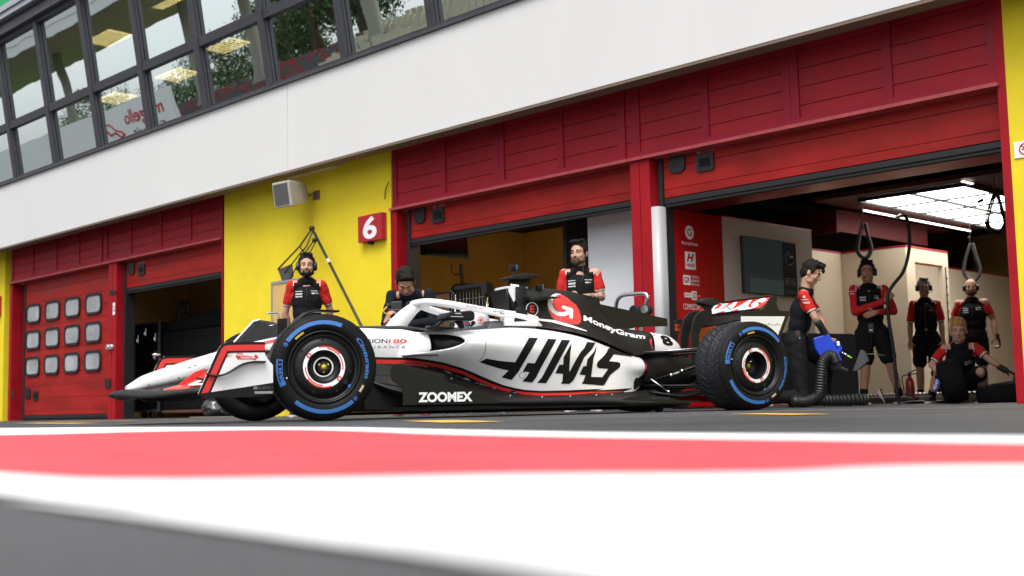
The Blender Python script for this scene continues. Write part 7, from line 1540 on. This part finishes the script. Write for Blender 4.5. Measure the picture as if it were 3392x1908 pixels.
m = MB(); m.box2((-18.0, -.75, .004), (-16.2, -.35, .02)); t = T('floor_plank', (-17.1, -.55, 0), 'flat grey plank lying under the plastic bags', 'plank'); W(m, 'plank', pbr('plank_grey', (.22, .21, .18), .8), t)
# lifting frame leaning on the yellow wall, framed board
t = T('pit_gantry_frame', (-15.2, -.3, 0), 'black triangular tube frame with a long pole leaning on the yellow wall', 'frame')
m = MB(); tp, sd_, lw, md = Vector((-15.287, -.22, 2.866)), Vector((-16.023, -.35, 2.294)), Vector((-15.895, -.36, 2.10)), Vector((-15.138, -.28, 2.664))
m.tube([tp, (-12.9, -.38, .02)], .022, 7); m.tube([tp, (-15.55, -.26, 2.62), sd_], .014, 6); m.tube([tp + Vector((.02, .02, 0)), (-15.40, -.24, 2.60), (-15.45, -.3, 2.52), (-15.85, -.34, 2.22)], .011, 6); m.tube([md, (-15.42, -.3, 2.45), (-15.72, -.33, 2.12)], .011, 6); m.tube([(-15.56, -.26, 2.61), (-15.44, -.28, 2.52), (-15.40, -.28, 2.56)], .011, 6); m.tube([md + Vector((.03, 0, -.04)), (-15.3, -.3, 2.42), (-15.55, -.3, 2.2)], .010, 6); W(m, 'tube_frame', pbr('frame_black', (.016, .016, .017), .5), t)
m = MB(); m.prism([sd_, (-15.70, -.33, 2.345), (-15.66, -.33, 2.16), (-15.80, -.35, 2.04), lw], (0, .03, 0)); W(m, 'gusset_plate', pbr('plate_grey', (.05, .05, .05), .6), t)
m = MB(); m.ball(tp, .045, 0, 10, 8); m.ball(md, .04, 0, 10, 8); W(m, 'joint', BLK, t)
m = MB(); m.tube([lerp(tp, Vector((-12.9, -.38, .02)), .185), lerp(tp, Vector((-12.9, -.38, .02)), .205)], .024, 8); W(m, 'white_tape', WHITEP, t)
t = T('framed_board', (-15.5, -.6, 0), 'silver framed ochre board standing behind the bearded man', 'board')
m = MB(); m.box2((-15.84, -.60, .05), (-15.80, -.56, 2.06)); m.box2((-15.80, -.60, 2.02), (-15.0, -.56, 2.06)); m.box2((-15.04, -.60, .05), (-15.0, -.56, 2.02)); W(m, 'frame', SILV, t); m = MB(); m.box2((-15.80, -.59, .08), (-15.04, -.57, 2.02)); W(m, 'panel', OCH, t)
# low dolly glimpsed under the car
t = T('floor_dolly', (-8.2, -2.6, 0), 'low dolly with small casters glimpsed under the car floor', 'dolly')
m = MB(); m.box2((-9.3, -2.9, .075), (-8.3, -2.3, .10)); W(m, 'deck', BLK, t)
for x in (-9.25, -8.85, -8.40): m = MB(); m.cyl((x - .012, -2.86, .032), (x + .012, -2.87, .032), .032, n=14, mi=0); m.box((x, -2.86, .065), (.03, .03, .03), 1); W(m, 'caster', [pbr('caster_grey', (.25, .25, .25), .5), CHR], t)
t = T('photographers_camera', (PH[0], PH[1], .9), 'black video camera with a large lens in the photographer\'s hands', 'camera')
pr_ = Matrix.Rotation(PH[3], 3, 'Z')
def pw(x, y, z): p = pr_ @ Vector((x, y, 0)); return (p.x + PH[0], p.y + PH[1], z)
def pwz(x, y, z): return pw(x, y, z - .045)
PZ = -.03
m = MB(); m.loft([[pwz(x, y, z) for x, z in ((-.19, .90), (-.06, .90), (-.06, 1.02), (-.19, 1.02))] for y in (-.52, -.40)], smooth=False); m.loft([[pwz(x, y, z) for x, z in ((-.165, 1.021), (-.07, 1.021), (-.065, 1.095), (-.17, 1.085))] for y in (-.50, -.44)], smooth=False); W(m, 'body', HEADS, t, bevel=.006)
m = MB(); m.cyl(pwz(-.115, -.52, .90), pwz(-.115, -.62, .895), .046, .050, n=22); W(m, 'lens', pbr('lens_black', (.006, .006, .007), .2), t)
m = MB(); m.cyl(pwz(-.21, -.50, 1.05), pwz(-.16, -.47, 1.06), .022, n=10); W(m, 'microphone', BLK, t); m = MB(); m.tube(catmull([pwz(-.20, -.51, 1.04), pwz(-.235, -.52, 1.0), pwz(-.19, -.52, .97), pwz(-.13, -.53, .99)], 6), .007, 6); W(m, 'yellow_lead', pbr('lead_yellow', (.65, .36, .02), .5), t)
# stones and litter on the apron
# ================================================================ camera, sky and sun
cam = bpy.data.cameras.new('camera'); co = bpy.data.objects.new('camera', cam); COL.objects.link(co)
cam.sensor_width = 36; cam.lens = 4017.76 / 3392 * 36; cam.clip_start = 0.02; cam.clip_end = 2000
PIT, ROL, HDG = 0.0981, -0.0212, 0.7926
fw = Vector((-math.sin(HDG) * math.cos(PIT), math.cos(HDG) * math.cos(PIT), math.sin(PIT)))
r_ = Vector((math.cos(HDG), math.sin(HDG), 0)); u_ = r_.cross(fw)
r2 = r_ * math.cos(ROL) + u_ * math.sin(ROL); u2 = -r_ * math.sin(ROL) + u_ * math.cos(ROL)
M = Matrix((r2, u2, -fw)).transposed().to_4x4(); M.translation = Vector((0, -11.0, 0.0645))
co.matrix_world = M
cam.dof.use_dof = True; cam.dof.focus_distance = 9.2; cam.dof.aperture_fstop = 3.3
SC.camera = co
w = bpy.data.worlds.new('World'); SC.world = w; w.use_nodes = True; nt = w.node_tree
bg = nt.nodes['Background']
sky = nt.nodes.new('ShaderNodeTexSky'); sky.sky_type = 'NISHITA'; sky.sun_disc = False
EL, AZ = math.radians(60), math.radians(150)
sky.sun_elevation = EL; sky.sun_rotation = AZ; sky.air_density = 1.0; sky.dust_density = 4.0; sky.ozone_density = 1.0
hs = nt.nodes.new('ShaderNodeHueSaturation'); hs.inputs['Saturation'].default_value = 0.22
nt.links.new(sky.outputs[0], hs.inputs['Color']); nt.links.new(hs.outputs[0], bg.inputs['Color'])
bg.inputs['Strength'].default_value = 0.15
sun = bpy.data.lights.new('sun', 'SUN'); sun.energy = 1.1; sun.angle = math.radians(35); sun.color = (1, 0.97, 0.93)
so = bpy.data.objects.new('sun', sun); COL.objects.link(so)
sd = Vector((math.sin(AZ) * math.cos(EL), math.cos(AZ) * math.cos(EL), math.sin(EL)))
so.rotation_euler = (-sd).to_track_quat('-Z', 'Y').to_euler()
SC.view_settings.view_transform = 'Standard'; SC.view_settings.look = 'None'; SC.view_settings.gamma = 1; SC.view_settings.exposure = 0.78
SC.cycles.max_bounces = 8; SC.cycles.transparent_max_bounces = 12
SC.cycles.use_adaptive_sampling = True
